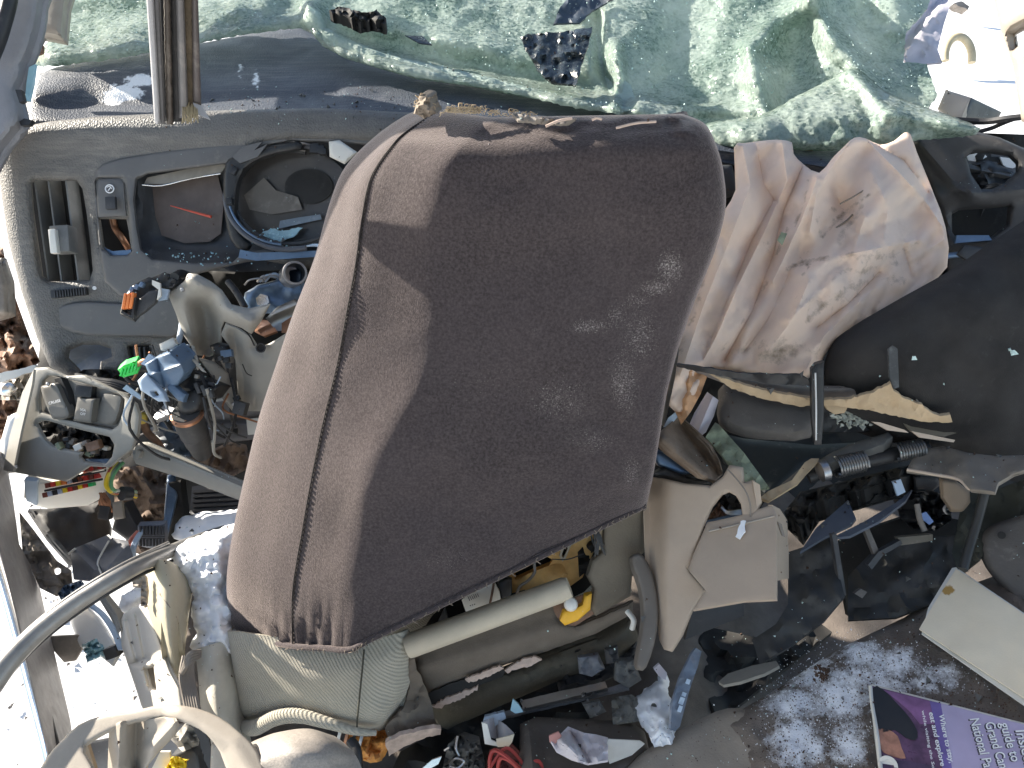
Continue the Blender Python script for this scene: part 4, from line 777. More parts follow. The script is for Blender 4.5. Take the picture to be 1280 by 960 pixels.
panel('grey_wedge', [(124, 744), (132, 738), (150, 760), (158, 775), (150, 790), (140, 770)], pl((124, 744, 1.21), (150, 790, 1.17), (158, 770, 1.19)), GREY, L=('grey plastic wedge left of the white seat trim', 'plastic wedge'), thick=.004, res=4, bulge=folds(([(128, 742), (146, 768), (152, 788)], -.014, 4)))
panel('dirt_plate', [(60, 796), (100, 794), (102, 812), (94, 826), (80, 828), (66, 812)], flat(1.28), DIRTM, L=('dull brown plate below the arched strip', 'plate'), thick=.006, res=4)
box('cable_plug', (142, 814, 1.17), 16, 14, .02, DARK, None, ('dark cable plug beneath the grey cables', 'plug'), rz=-20)
panel('ice_chunk', [(103, 806), (112, 802), (122, 812), (122, 824), (108, 828)], flat(1.2), ICEB, L=('chunk of blue tinted broken glass lying by the white panel', 'glass chunk'), thick=.01, res=3, jag=1, bulge=crumple(.02, .2, 43))
# ------------------------------------------------------------------ door sill, arched strip
st = thing('door_sill', 'scuffed grey door sill with black rubber seal at the left edge', 'door sill', (40, 900, 1.05))
spl = pl((10, 600, 1.44), (75, 930, 1.05), (40, 740, 1.26))
panel('sill_plate', [(-20, 560), (6, 565), (16, 620), (24, 680), (38, 706), (50, 735), (62, 790), (88, 900), (100, 990), (70, 990), (40, 860), (20, 770), (0, 690), (-20, 640)], spl, SILL, st, thick=.03, res=6, roll=.008, rollw=6)
tube('rubber_seal', [(-30, 600, 1.44), (-8, 665, 1.35), (22, 762, 1.22), (48, 860, 1.11), (66, 930, 1.035), (76, 985, .99)], .008, RUBBER, st, seg=12)
tube('seal_lip', [(-34, 606, 1.44), (-14, 675, 1.345), (14, 770, 1.215), (40, 868, 1.105), (58, 935, 1.03), (68, 985, .99)], .006, BLUEM, st)
ar = thing('arched_strip', 'long grey trim strip arching from the left edge to the seat', 'trim strip', (60, 780, 1.05))
ctr = [(-40, 900, .93), (-14, 862, .95), (12, 826, .97), (50, 788, 1.0), (100, 750, 1.03), (160, 714, 1.07), (215, 688, 1.20), (262, 668, 1.32), (310, 652, 1.40)]
tube('strip_body', ctr, [.0135, .0135, .0135, .0125, .012, .0115, .010, .008, .007], STRIP, ar, seg=12)
tube('rubber_lip', [(x + 5, y + 10.5, d + .004) for x, y, d in ctr[:7]], [.0035, .0035, .003, .0025], RUBBER, ar)
tube('strip_bead', [(x - 5, y - 9, d - .001) for x, y, d in ctr[:7]], .003, STRIP, ar)
# ------------------------------------------------------------------ belts and pillar trim at the lower left
panel('looped_belt', [(50, 975), (60, 945), (75, 928), (98, 906), (130, 894), (166, 889), (190, 883), (215, 881), (245, 885), (275, 897), (300, 916), (322, 940), (330, 975), (292, 975), (275, 940), (258, 918), (236, 905), (205, 896), (180, 899), (150, 907), (112, 926), (104, 940), (118, 975)], pl((55, 960, .92), (200, 888, .95), (320, 960, .90)), TRIMT, L=('wide taupe trim loop arching across the lower left corner', 'trim strip'), thick=.006, res=5, curve=2, roll=.002, rollw=4, bulge=folds(([(225, 890), (290, 930), (315, 970)], -.006, 14)))
panel('curled_trim', [(134, 980), (136, 915), (142, 905), (170, 900), (205, 896), (217, 898), (222, 908), (216, 922), (198, 940), (183, 958), (178, 980)], pl((134, 940, .96), (220, 905, .94), (180, 960, .95)), TRIMT, L=('curled pale plastic trim inside the taupe loop', 'plastic trim'), thick=.004, res=4, roll=.002, rollw=4, bulge=folds(([(150, 900), (148, 960)], -.02, 8), ([(172, 905), (170, 960)], .02, 8), ([(190, 935), (218, 905)], -.012, 7)))
sheet('seat_belt', [[(292, 985, .95), (330, 985, .90), (390, 985, .89), (455, 985, .93)], [(292, 950, .95), (330, 955, .90), (395, 955, .89), (452, 960, .94)], [(305, 934, .96), (335, 928, .92), (395, 925, .91), (440, 938, .95)], [(322, 924, .98), (345, 916, .96), (385, 911, .955), (418, 920, .97)], [(335, 922, 1.0), (350, 918, 1.0), (385, 915, 1.0), (410, 922, 1.0)]], BELT, L=('broad grey webbing strap bunched below the olive seat base', 'seat belt'), thick=.004, n=6, m=6, bulge=crumple(.008, .02, 45))
panel('inner_trim', [(50, 990), (58, 945), (80, 924), (108, 927), (128, 990)], flat(.985), M('tan_panel', (.36, .27, .18), .6, var=.15, dust=.2), L=('tan trim panel filling the left foot of the taupe loop', 'trim panel'), thick=.006, res=6)
panel('belt_fold', [(262, 985), (264, 930), (276, 925), (296, 945), (300, 985)], flat(.94), TRIMT, L=('narrow strap fold between the taupe loop and webbing strap', 'strap'), thick=.004, res=5, roll=.006, rollw=5)
cl = thing('clutter_box', 'small dark box with yellow scraps at the bottom edge', 'box', (225, 975, .98))
panel('box_wall', [(212, 985), (214, 944), (240, 934), (248, 944), (256, 985)], flat(1.0), DARK, cl, thick=.03, res=5, jag=.8, roll=.004, rollw=4)
panel('yellow_scrap', [(202, 965), (214, 948), (234, 950), (232, 962), (216, 975)], flat(.975), YELLOW, cl, thick=.003, res=3, jag=1.5, bulge=crumple(.012, .2, 47))
panel('pale_tab', [(190, 960), (200, 940), (212, 940), (214, 960), (200, 985)], flat(.985), WPLAS, cl, thick=.004, res=4)
panel('grey_film', [(214, 925), (232, 905), (250, 915), (248, 932), (228, 940)], flat(1.0), GREY, cl, thick=.003, res=4, bulge=crumple(.015, .12, 48))
panel('frayed_web', [(240, 902), (246, 900), (262, 925), (272, 960), (268, 985), (256, 950)], flat(.985), DARK, L=('dark frayed web strip beside the taupe loop', 'strap'), thick=.004, res=3, jag=1.5)
panel('inner_floor', [(100, 985), (110, 930), (240, 905), (330, 985)], flat(1.12), SILL, L=('grey inner sill cover beneath the curled trim', 'sill cover'), thick=.01, res=12)  # even sill grey behind the trim pieces
# outside left: hinge area
hg = panel('rusty_wreckage', [(-20, 300), (4, 310), (10, 345), (22, 380), (38, 424), (50, 452), (30, 470), (-20, 478)], flat(1.55), RUST, L=('crumpled rusty metal at the left edge of the dashboard', 'wreckage'), thick=.01, res=4, bulge=crumple(.10, .035, 51, 5))
panel('hinge_panel', [(-20, 330), (2, 322), (12, 352), (14, 395), (-20, 405)], flat(1.48), DIRTM, L=('dirty curved hinge cover at the far left', 'hinge'), thick=.01, res=4, roll=.03, rollw=14)
panel('latch_strip', [(-20, 470), (10, 464), (44, 456), (46, 462), (20, 472), (-20, 484)], flat(1.45), WPLAS, L=('dirty white strip left of the switch console', 'strip'), thick=.008, res=4, jag=.8)
panel('tan_bracket', [(-10, 484), (30, 468), (42, 464), (38, 490), (28, 515), (20, 500), (-10, 500)], flat(1.47), TRIMT, L=('tan bent bracket tucked behind the switch console', 'bracket'), thick=.008, res=4, bulge=crumple(.03, .1, 52))
lathe('chrome_knob', (6, 486, 1.42), (12, 487, 1.40), [(0, .010), (.4, .014), (.9, .012), (1, .004)], CHROME, None, ('small chromed knob left of the switch console', 'knob'))
panel('dark_gap', [(-20, 495), (14, 498), (34, 512), (16, 535), (-20, 560)], flat(1.52), RUST, L=('rust stained metal below the chromed knob', 'wreckage'), thick=.01, res=5, bulge=crumple(.05, .06, 53))
# ================================================================== WINDSCREEN
wpl = pl((100, 75, 1.50), (1150, 170, 1.30), (640, 120, 1.40), (640, 0, 1.54), (1150, 0, 1.45))
ws = thing('windscreen', 'shattered green windscreen collapsed across the dashboard top', 'windscreen', (640, 125, 1.45))
rim = [(388, 8), (396, 40), (430, 62), (500, 82), (560, 96), (640, 110), (720, 127), (790, 138), (850, 150)]
wout = [(60, -40), (84, 8), (80, 30), (62, 50), (46, 66), (42, 80), (70, 79), (100, 76), (150, 69), (186, 63), (220, 58), (262, 48), (300, 41), (340, 35), (374, 31), (388, 38), (402, 54), (430, 68), (470, 80), (520, 94), (590, 104), (650, 116), (720, 132), (780, 140), (850, 152), (920, 164), (1000, 165), (1080, 160), (1150, 150), (1172, 118), (1158, 80), (1130, 78), (1132, 40), (1160, 10), (1172, -40)]
wf = folds((rim, -.055, 13), ([(420, 40), (520, 70), (640, 95), (740, 112)], .03, 14), ([(70, 60), (190, 40), (330, 10)], -.035, 22), ([(60, 74), (200, 58), (370, 26)], -.03, 10),
           ([(960, 150), (945, 100), (938, 60), (985, 20), (1030, -20)], -.05, 14), ([(1010, -20), (1036, 48), (1060, 70), (1090, 110), (1110, 140)], -.05, 13), ([(985, 40), (1000, 90), (980, 130)], .05, 26), ([(860, 20), (850, 90), (900, 140)], .05, 38),
           ([(770, 60), (776, 100), (768, 136)], -.035, 8), ([(745, 20), (752, 90), (780, 134)], .03, 8), ([(800, 128), (850, 135), (935, 138)], -.03, 9), ([(450, 30), (560, 50), (680, 75)], -.02, 12), ([(1080, 20), (1110, 60), (1140, 75)], .03, 18))
panel('glass_sheet', wout, wpl, GLASS, ws, thick=.006, res=4.6, jag=1.0, bulge=add(wf, crumple(.016, .014, 61, 3), creases(.010, .022, 60, .2, .7), crumple(.0022, .2, 62, 2)), angle=80)
fl_out = [(876, 162), (890, 152), (930, 148), (960, 140), (1000, 118), (1040, 98), (1064, 84), (1082, 92), (1104, 112), (1140, 128), (1180, 142), (1226, 160), (1205, 168), (1150, 172), (1120, 180), (1080, 182), (1040, 186), (990, 184), (940, 182), (900, 180)]
panel('glass_fold', fl_out, pl((880, 165, 1.29), (1220, 160, 1.22), (1060, 90, 1.33)), GLASS, ws, thick=.005, res=4.4, jag=.7, curve=2, roll=.02, rollw=12, bulge=add(folds(([(930, 160), (1040, 140), (1100, 150)], -.025, 22), ([(1060, 90), (1110, 140), (1220, 160)], -.03, 10)), crumple(.012, .03, 63, 3), crumple(.002, .2, 64, 2)), angle=80)
panel('rolled_edge', [(374, 28), (384, 6), (398, 14), (408, 34), (440, 50), (480, 66), (540, 80), (620, 98), (700, 118), (760, 130), (790, 134), (800, 141), (770, 141), (700, 128), (640, 118), (580, 106), (520, 98), (470, 84), (430, 72), (404, 58), (388, 40)], pl((380, 20, 1.46), (790, 138, 1.32), (560, 90, 1.40)), GLASSB, ws, thick=.006, res=4, roll=.018, rollw=10, bulge=crumple(.004, .05, 65, 3), angle=80)
panel('folded_flap', [(716, 122), (722, 95), (738, 78), (748, 72), (776, 78), (774, 98), (764, 126), (756, 132)], pl((716, 120, 1.42), (776, 78, 1.45), (760, 130, 1.38)), GLASSB, ws, thick=.004, res=4, jag=.6, bulge=crumple(.012, .06, 66))
panel('folded_flap', [(762, 132), (778, 98), (788, 106), (800, 138), (780, 142)], pl((762, 132, 1.37), (778, 98, 1.39), (800, 140, 1.36)), GLASSB, ws, thick=.004, res=4, jag=.5)
panel('black_frit_patch', [(650, 46), (664, 42), (700, 40), (740, 34), (736, 56), (726, 84), (720, 106), (706, 104), (688, 103), (672, 86), (660, 66)], add(wpl, flat(-.075)), FRIT, ws, thick=.004, res=4, jag=1, bulge=add(crumple(.012, .06, 67), crumple(.006, .25, 68)))
panel('black_frit_patch', [(692, 30), (700, 8), (716, -6), (770, -4), (740, 14), (724, 28)], add(wpl, flat(-.02)), M('slate_frit', (.05, .065, .085), .5, dust=.3), ws, thick=.004, res=4, jag=.8, bulge=crumple(.015, .05, 69))
panel('dark_slit', [(506, 44), (528, 45), (540, 56), (524, 54)], add(wpl, flat(-.03)), FRIT, ws, res=4, thick=.002)
gp = []
for _ in range(5200):
    x = rng.uniform(50, 1175); y = rng.uniform(-5, 182)
    gp.append((x, y))
gp = np.array(gp); okg = inside(gp[:, 0], gp[:, 1], np.array(wout)); gp = gp[okg]
gd = wpl(gp[:, 0], gp[:, 1]) + wf(gp[:, 0], gp[:, 1]) - .012
scatter('glass_crumbs', [(x, y, d + rng.uniform(-.02, .012), rng.choice([.0007, .0010, .0014, .0022], p=[.4, .35, .2, .05])) for (x, y), d in zip(gp, gd)], CRUMB, ws)
panel('black_lump', [(411, 14), (424, 8), (440, 12), (458, 16), (470, 12), (482, 22), (482, 30), (464, 26), (448, 28), (430, 20)], add(wpl, flat(-.09)), VOID, L=('ragged black lump lying on the green glass near the top', 'debris'), thick=.02, res=3, jag=1, bulge=crumple(.02, .15, 71))
panel('draped_cloth', [(500, -40), (780, -40), (770, 0), (720, 18), (690, 26), (672, 30), (620, 28), (580, 22), (548, 20), (520, 12)], flat(1.66), PINKC, L=('cream curtain cloth crumpled above the green glass at the top edge', 'cloth'), thick=.004, res=6, bulge=add(folds(([(640, -20), (632, 28)], -.03, 8), ([(585, -20), (600, 24)], .03, 10), ([(700, -20), (680, 26)], -.03, 7)), crumple(.03, .025, 72)))
tube('black_rod', [(548, -12, 1.62), (536, 0, 1.60), (526, 10, 1.58)], .006, RUBBER, None, ('short black rod end sticking over the cream cloth', 'rod'))
panel('beige_lining', [(300, -60), (520, -60), (520, 8), (480, 14), (420, 6), (370, -6)], flat(1.95), PINKC, L=('beige lining behind the green glass at the top edge', 'lining'), thick=.005, res=10, bulge=crumple(.05, .02, 73))
panel('lavender_cloth', [(1120, -40), (1200, -40), (1190, 0), (1180, 30), (1172, 62), (1178, 78), (1134, 82), (1124, 60)], pl((1120, 0, 1.55), (1190, 0, 1.55), (1150, 80, 1.48)), LAVC, L=('pale lavender cloth scrap hanging beyond the green glass, upper right', 'cloth'), thick=.004, res=5, bulge=add(folds(([(1180, -10), (1140, 42), (1128, 60)], .03, 7), ([(1132, 60), (1150, 30), (1170, 10)], -.02, 10)), crumple(.01, .05, 74)))
panel('cracked_mirror_shell', [(1120, 86), (1134, 82), (1150, 82), (1158, 90), (1154, 112), (1140, 118), (1120, 110)], flat(1.45), GLASS, L=('small torn lump of glass below the lavender cloth', 'glass lump'), thick=.01, res=3, jag=1, bulge=crumple(.03, .12, 75))
mr = thing('mirror_stub', 'tan and black broken mirror box at the upper right', 'mirror', (1215, 160, 1.4))
panel('tan_face', [(1172, 136), (1182, 112), (1214, 122), (1202, 148), (1184, 146)], pl((1172, 136, 1.40), (1214, 122, 1.36), (1184, 112, 1.42)), TRIMT, mr, thick=.01, res=5, roll=.005, rollw=4)
panel('black_face', [(1214, 122), (1252, 140), (1248, 148), (1240, 152), (1202, 148)], pl((1214, 122, 1.36), (1250, 142, 1.42), (1204, 148, 1.35)), BLACK, mr, thick=.03, res=5, roll=.004, rollw=4)
tubes('mirror_wire', [([(1190, 150, 1.35), (1230, 152, 1.33), (1262, 148, 1.30), (1300, 144, 1.28)], .006), ([(1222, 165, 1.34), (1240, 160, 1.33), (1264, 150, 1.30), (1300, 140, 1.28)], .004)], RUBBER, mr)
# snowy yard things
hoop = tube('half_buried_hoop', [(1180 + 18 + 17 * math.cos(a), 72 - 26 * math.sin(a), 5.6) for a in np.linspace(3.3, -.25, 14)], .028, M('hoop_tan', (.42, .36, .24), .6, var=.2), None, ('tan hoop half buried in the snow beyond the wreck', 'hoop'), seg=12, n=3)
panel('snow_clod', [(1192, 4), (1202, 1), (1212, 8), (1210, 12), (1198, 7)], flat(7.0), DIRTM, L=('small dirty clod on the snow at the top', 'clod'), thick=.1, res=3, jag=.6)
panel('door_pillar', [(1234, -40), (1300, -40), (1300, 158), (1277, 152), (1266, 82), (1250, 34)], pl((1236, 0, 1.25), (1290, 0, 1.2), (1280, 150, 1.22)), TRIMT, L=('brown door pillar at the upper right corner against bright snow', 'pillar'), thick=.03, res=6, roll=.015, rollw=8, holes=[[(1259, 40), (1284, 26), (1300 - 9, 30), (1290, 48), (1266, 62), (1262, 58)]])
# left pillar, hanging weatherstrip
ap = thing('left_pillar', 'grey padded pillar trim at the upper left corner', 'pillar', (10, 180, 1.2))
panel('pillar_trim', [(-60, -40), (50, -40), (49, 0), (46, 26), (38, 56), (29, 77), (24, 98), (18, 110), (22, 128), (25, 150), (14, 166), (2, 180), (-60, 260)], pl((0, 0, 1.30), (40, 40, 1.30), (0, 170, 1.28)), PILLAR, ap, thick=.03, curve=2, res=6, roll=.02, rollw=14)
panel('upper_trim', [(10, -190), (170, -190), (96, -40), (82, 6), (80, 26), (78, 48), (60, 44), (42, 42), (40, 20), (30, -40)], pl((50, 0, 1.45), (85, 0, 1.45), (60, 45, 1.43)), TRIMT, ap, thick=.02, res=5, roll=.02, rollw=14)
tube('pillar_seal', [(16, -30, 1.26), (12, 0, 1.26), (6, 24, 1.26), (-2, 50, 1.26), (-14, 80, 1.26)], .012, RUBBER, ap)
panel('pillar_lower', [(38, 60), (46, 44), (54, 46), (46, 62), (36, 78), (26, 82)], flat(1.40), TRIMT, ap, thick=.01, res=4)
panel('pillar_clip', [(44, 56), (52, 56), (52, 66), (44, 68)], flat(1.38), RUST, ap, thick=.008, res=3, jag=.5)
panel('green_strip', [(36, 84), (44, 80), (41, 104), (36, 126), (31, 126), (33, 104)], flat(1.32), ICEB, L=('narrow green edged glass sliver between pillar and dash pad', 'glass sliver'), thick=.006, res=4)
panel('edge_clip', [(19, 112), (26, 112), (29, 126), (24, 128)], flat(1.25), BLACK, ap, thick=.01, res=3)
panel('pad_bracket', [(24, 152), (30, 148), (40, 150), (36, 156), (26, 157)], flat(1.30), BLACK, dash, thick=.01, res=3)
hw = thing('hanging_weatherstrip', 'torn grey and brown weatherstrip hanging from the roof edge in front of the dash', 'weatherstrip', (222, 150, .82))
def vstrip(name, xs0, xs1, y1, d, mat, jag=0, roll=.006, rollw=4, top=-60):
    (a, b), (c, e) = xs0, xs1
    return panel(name, [(a, top), (b, top), (b + (e - b) * .5, (top + y1) / 2), (e, y1), ((c + e) / 2, y1 + rng.uniform(-3, 3)), (c, y1 - 1), (a + (c - a) * .5, (top + y1) / 2)], lambda x, y: d - .082 + .00094 * (y + 60) + 0 * x, mat, hw, thick=.006, res=4, roll=roll, rollw=rollw, jag=jag)
vstrip('pale_lip', (179, 189), (193, 201), 154, .775, M('pale_seal', (.30, .30, .31), .4, dust=.2))
vstrip('grey_band', (187, 197), (198, 207), 155, .782, M('band_grey', (.10, .10, .105), .45, dust=.25))
vstrip('black_groove', (195, 222), (204, 228), 152, .798, RUBBER)
vstrip('brown_band', (203, 212), (208, 217), 157, .786, M('band_brown', (.06, .05, .042), .55, dust=.4, dcol=(.3, .26, .22)), jag=.5)
vstrip('grey_bead', (218, 228), (224, 236), 148, .78, M('bead_grey', (.13, .125, .125), .5, dust=.3), roll=.01)
vstrip('felt_core', (226, 241), (230, 244), 146, .794, M('felt_core', (.10, .08, .055), .9, var=.4, vs=60, grain=.7, gs=250), jag=1.0)
vstrip('right_lip', (239, 246), (241, 252), 140, .787, M('lip_brown', (.08, .07, .068), .5, dust=.3))
panel('torn_tip', [(241, 128), (252, 132), (257, 141), (262, 149), (254, 146), (246, 142)], flat(.88), MATS['pale_seal'], hw, thick=.003, res=3)
tubes('frayed_fibres', [([(228 + k * .9, 132 + rng.uniform(-4, 4), .882), (228 + k * .9 + rng.uniform(-2, 2), 142, .878), (228 + k * .9 + rng.uniform(-4, 4), 150 + rng.uniform(-3, 5), .876)], .0007) for k in range(22)], M('tan_fibre', (.36, .29, .18), .95), hw, seg=4, n=3, kind='stuff')

# ================================================================== DRIVER SEAT (seen from behind)
seat = thing('driver_seat', 'driver seat back in a brown fabric cover torn open at its base', 'car seat', (520, 900, 1.1))
SR = [((524, 136), (546, 140), (612, 148), (855, 143)), ((500, 147), (508, 165), (583, 170), (880, 155)), ((465, 172), (490, 183), (560, 194), (893, 180)), ((430, 208), (465, 220), (545, 230), (902, 212)),
      ((411, 251), (454, 266), (538, 275), (905, 260)), ((390, 325), (445, 330), (536, 330), (891, 315)), ((365, 390), (433, 395), (534, 400), (868, 372)), ((345, 450), (422, 455), (522, 468), (848, 430)),
      ((322, 520), (405, 525), (492, 530), (832, 490)), ((305, 590), (391, 592), (462, 595), (822, 550)), ((288, 670), (377, 670), (448, 665), (815, 592)), ((281, 735), (366, 740), (440, 735), (810, 615)), ((290, 796), (366, 810), (437, 814), (806, 634))]
rows = []
nR = len(SR)
for i, (Lp, Sp, Ep, Rp) in enumerate(SR):
    t = (max(0, (Lp[1] - 136)) / 660) ; d = .80 + .215 * t
    top = max(0, 1 - i / 2.2) * .05          # the top rolls away
    if i == nR - 1: top = .004
    lerp = lambda a, b, k: (a[0] + (b[0] - a[0]) * k, a[1] + (b[1] - a[1]) * k)
    row = [(Lp[0] + 26, Lp[1] + 6, d + .23 + top), (Lp[0] + 2, Lp[1], d + .145 + top)]
    q = lerp(Lp, Sp, .5); row.append((q[0], q[1], d + .088 + top))
    row.append((*Sp, d + .052 + top)); q = lerp(Sp, Ep, .55); row.append((q[0], q[1], d + .024 + top)); row.append((*Ep, d + .002 + top))
    for k in (.08, .3, .55, .8, .93): q = lerp(Ep, Rp, k); row.append((q[0], q[1], d - .010 * math.sin(math.pi * k) + top))
    row += [(Rp[0], Rp[1], d + .014 + top), (Rp[0] - 3, Rp[1] + 2, d + .06 + top), (Rp[0] - 30, Rp[1] + 6, d + .14 + top)]
    rows.append(row)
first = [(x, y - 1 + 4, d + .05) for x, y, d in rows[0]]; first2 = [(x, y + 24, d + .13) for x, y, d in rows[0]]
def seatwr(x, y):
    r = np.zeros(np.shape(x))
    # gathers above the hem at the left, soft drape wrinkles low on the back
    hem = np.clip((y - 735) / 60, 0, 1) * np.clip((440 - x) / 40, 0, 1)
    r += hem * .005 * np.sin(x * .38 + y * .05)
    u = (x - 440) * .83 + (800 - y) * -.55; v = (x - 440) * .5 + (y - 800) * .86
    low = np.exp(-((v + 60) / 90) ** 2) * np.clip((x - 470) / 60, 0, 1)
    r += low * .006 * crumple(1.0, .018, 81, 4)(x, y)
    edge = np.clip((190 - y) / 40, 0, 1) * np.clip((x - 600) / 40, 0, 1)
    r += edge * .008 * crumple(1.0, .05, 82, 4)(x, y)
    return r + crumple(.005, .008, 83, 2)(x, y) - creases(.0035, .012, 84, -.6, .4)(x, y)
dustm = blobs((838, 335, 26, 34, .27), (820, 360, 34, 14, .27), (795, 375, 30, 12, .24), (738, 408, 40, 14, .27), (770, 395, 20, 30, .23), (668, 412, 12, 8, .25), (700, 500, 70, 50, .21), (780, 480, 30, 70, .24), (740, 550, 60, 30, .20), (610, 480, 120, 60, .15), (800, 420, 40, 60, .22), (790, 590, 20, 40, .22), (480, 450, 40, 60, .14), (560, 700, 80, 30, .17))
cover = sheet('fabric_cover', [first2, first] + rows, COVER, seat, n=7, m=6, thick=.004, bulge=seatwr, mask=dustm, angle=70)
# the cushioned front of the seat back, out of sight, which keeps the sun from shining through
panel('front_cushion', [(Lp[0] + 30, Lp[1] + 14) for Lp, _, _, _ in SR[1:]] + [(300, 900), (480, 900), (560, 860), (700, 800), (790, 740)] + [(Rp[0] - 34, Rp[1]) for _, _, _, Rp in SR[:1:-1]], pl((450, 180, .80 + .19), (850, 180, .80 + .19), (300, 880, 1.30), (780, 720, 1.22)), OLIVE, seat, thick=.02, res=22)
# stitched seam
def onc(r): q = np.array(r, float); q[:, 2] += seatwr(q[:, 0], q[:, 1]); return q
seam = onc(cr([r[3] for r in rows], 12))
acc = 0
V = []; F = []
for k in range(0, len(seam) - 1, 1):
    a = seam[k]; b = seam[k] + (seam[k + 1] - seam[k]) * .55
    v, f = tube_vf([(a[0] + 1.5, a[1], a[2] - .0032), (b[0] + 1.5, b[1], b[2] - .0032)], .0010, 5, 1); o_ = len(V); V += v; F += [tuple(i + o_ for i in t) for t in f]
fin('seam_stitching', V, F, M('dark_thread', (.02, .016, .015), .9), seat, None, 'stuff')
tube('seam_groove', [(p[0], p[1], p[2] - .0012) for p in seam[::6]], .0012, MATS['dark_thread'], seat, n=4)
hemp = [(x, y - 2, d - .002) for x, y, d in onc(rows[-1][1:12])]
tube('hem_roll', hemp, .0042, COVER, seat, n=8)
tubes('hem_threads', [([(x, y, d - .004), (x + rng.uniform(-3, 3), y + 3, d - .005), (x + rng.uniform(-5, 5), y + rng.uniform(4, 8), d - .004)], .0006) for x, y, d in cr(hemp, 12)[::2]], FIBRE, seat, seg=4, n=2, kind='stuff')
panel('knot_tuft', [(516, 142), (522, 128), (524, 119), (532, 117), (538, 122), (541, 134), (546, 142), (530, 148)], pl((520, 140, .84), (540, 138, .835), (530, 118, .83)), FIBRE, seat, thick=.02, res=3, jag=1, roll=.008, rollw=6, bulge=crumple(.008, .2, 85))
ft = []
for k in range(260):
    x = rng.choice([rng.normal(530, 6), rng.uniform(545, 680), rng.uniform(560, 600)]); y = 122 + rng.uniform(0, 14) if x < 545 else np.interp(x, [545, 575, 620, 680], [139, 136, 141, 143]) + rng.uniform(-2, 4)
    d = .846 if x < 545 else .832; a = rng.uniform(0, 6.28); l = rng.uniform(3, 10)
    ft.append(([(x, y, d), (x + l * .5 * math.cos(a), y + l * .4 * math.sin(a) - 2, d - .004), (x + l * math.cos(a + .6), y + l * .6 * math.sin(a + .6) - 1, d - .003)], .00045))
tubes('frayed_fibres', ft, M('tan_fuzz', (.40, .31, .20), .95), seat, seg=3, n=2, kind='stuff')
panel('torn_top_fold', [(640, 141), (668, 146), (700, 150), (720, 148), (708, 155), (676, 153), (648, 150)], flat(.812), TRIMB, seat, thick=.003, res=3, jag=.8, bulge=crumple(.006, .15, 86))
for (a, b) in (((682, 158), (715, 148)), ((770, 160), (820, 152)), ((740, 150), (752, 149))): tube('torn_edge_thread', [(a[0], a[1], .808), ((a[0] + b[0]) / 2, (a[1] + b[1]) / 2 - 2, .806), (b[0], b[1], .808)], .0014, PINKF, seat)
scatter('lint_specks', [(rng.uniform(560, 860), rng.uniform(160, 600), 0, 0) for _ in range(0)] + [(x, y, .80 + .215 * max(0, (y + (x - 437) * .30 - 136) / 660) - .013, rng.uniform(.0005, .0012)) for x, y in [(rng.uniform(560, 830), rng.uniform(180, 560)) for _ in range(110)]], M('lint', (.55, .5, .48), .9), seat)
# olive seat base
osh = sheet('olive_base', [[(302, 770, 1.20), (284, 788, 1.13), (300, 790, 1.10), (366, 798, 1.082), (455, 800, 1.075), (495, 792, 1.085), (512, 786, 1.10)], [(305, 800, 1.20), (287, 806, 1.13), (302, 812, 1.095), (366, 820, 1.075), (453, 824, 1.066), (490, 822, 1.075), (514, 806, 1.095)], [(310, 850, 1.20), (293, 850, 1.13), (308, 855, 1.095), (368, 856, 1.072), (450, 860, 1.062), (488, 862, 1.075), (513, 850, 1.10)], [(318, 890, 1.20), (299, 888, 1.13), (316, 890, 1.095), (370, 888, 1.075), (447, 895, 1.065), (478, 895, 1.075), (500, 882, 1.10)], [(322, 905, 1.22), (302, 905, 1.15), (318, 902, 1.12), (370, 900, 1.10), (446, 910, 1.09), (472, 914, 1.10), (486, 908, 1.12)]], OLIVE, seat, n=6, m=6, thick=.006, bulge=crumple(.004, .02, 87, 3))
tube('base_piping', [(300, 906, 1.12), (318, 910, 1.085), (345, 897, 1.07), (375, 895, 1.065), (410, 904, 1.06), (446, 914, 1.062), (470, 916, 1.07)], [.008, .011, .011, .010, .008, .006, .004], OLIVE, seat, seg=12)
tube('base_seam', [(455, 812, 1.059), (453, 835, 1.056), (450, 865, 1.054), (447, 895, 1.056), (446, 910, 1.062)], .0013, M('seam_shadow', (.05, .048, .035), .9), seat)
panel('torn_flock_flap', [(511, 788), (518, 800), (520, 838), (526, 845), (540, 880), (546, 914), (520, 922), (490, 935), (482, 915), (484, 905), (505, 885), (512, 860)], pl((512, 800, 1.095), (545, 910, 1.10), (484, 915, 1.09)), FLOC, seat, thick=.006, res=5, jag=.7, bulge=crumple(.014, .03, 88))
panel('torn_flap_edge', [(482, 928), (500, 920), (530, 912), (551, 910), (550, 918), (520, 926), (486, 945)], pl((484, 936, 1.08), (550, 914, 1.09), (520, 928, 1.09)), PINKF, seat, thick=.006, res=4, jag=1.2)
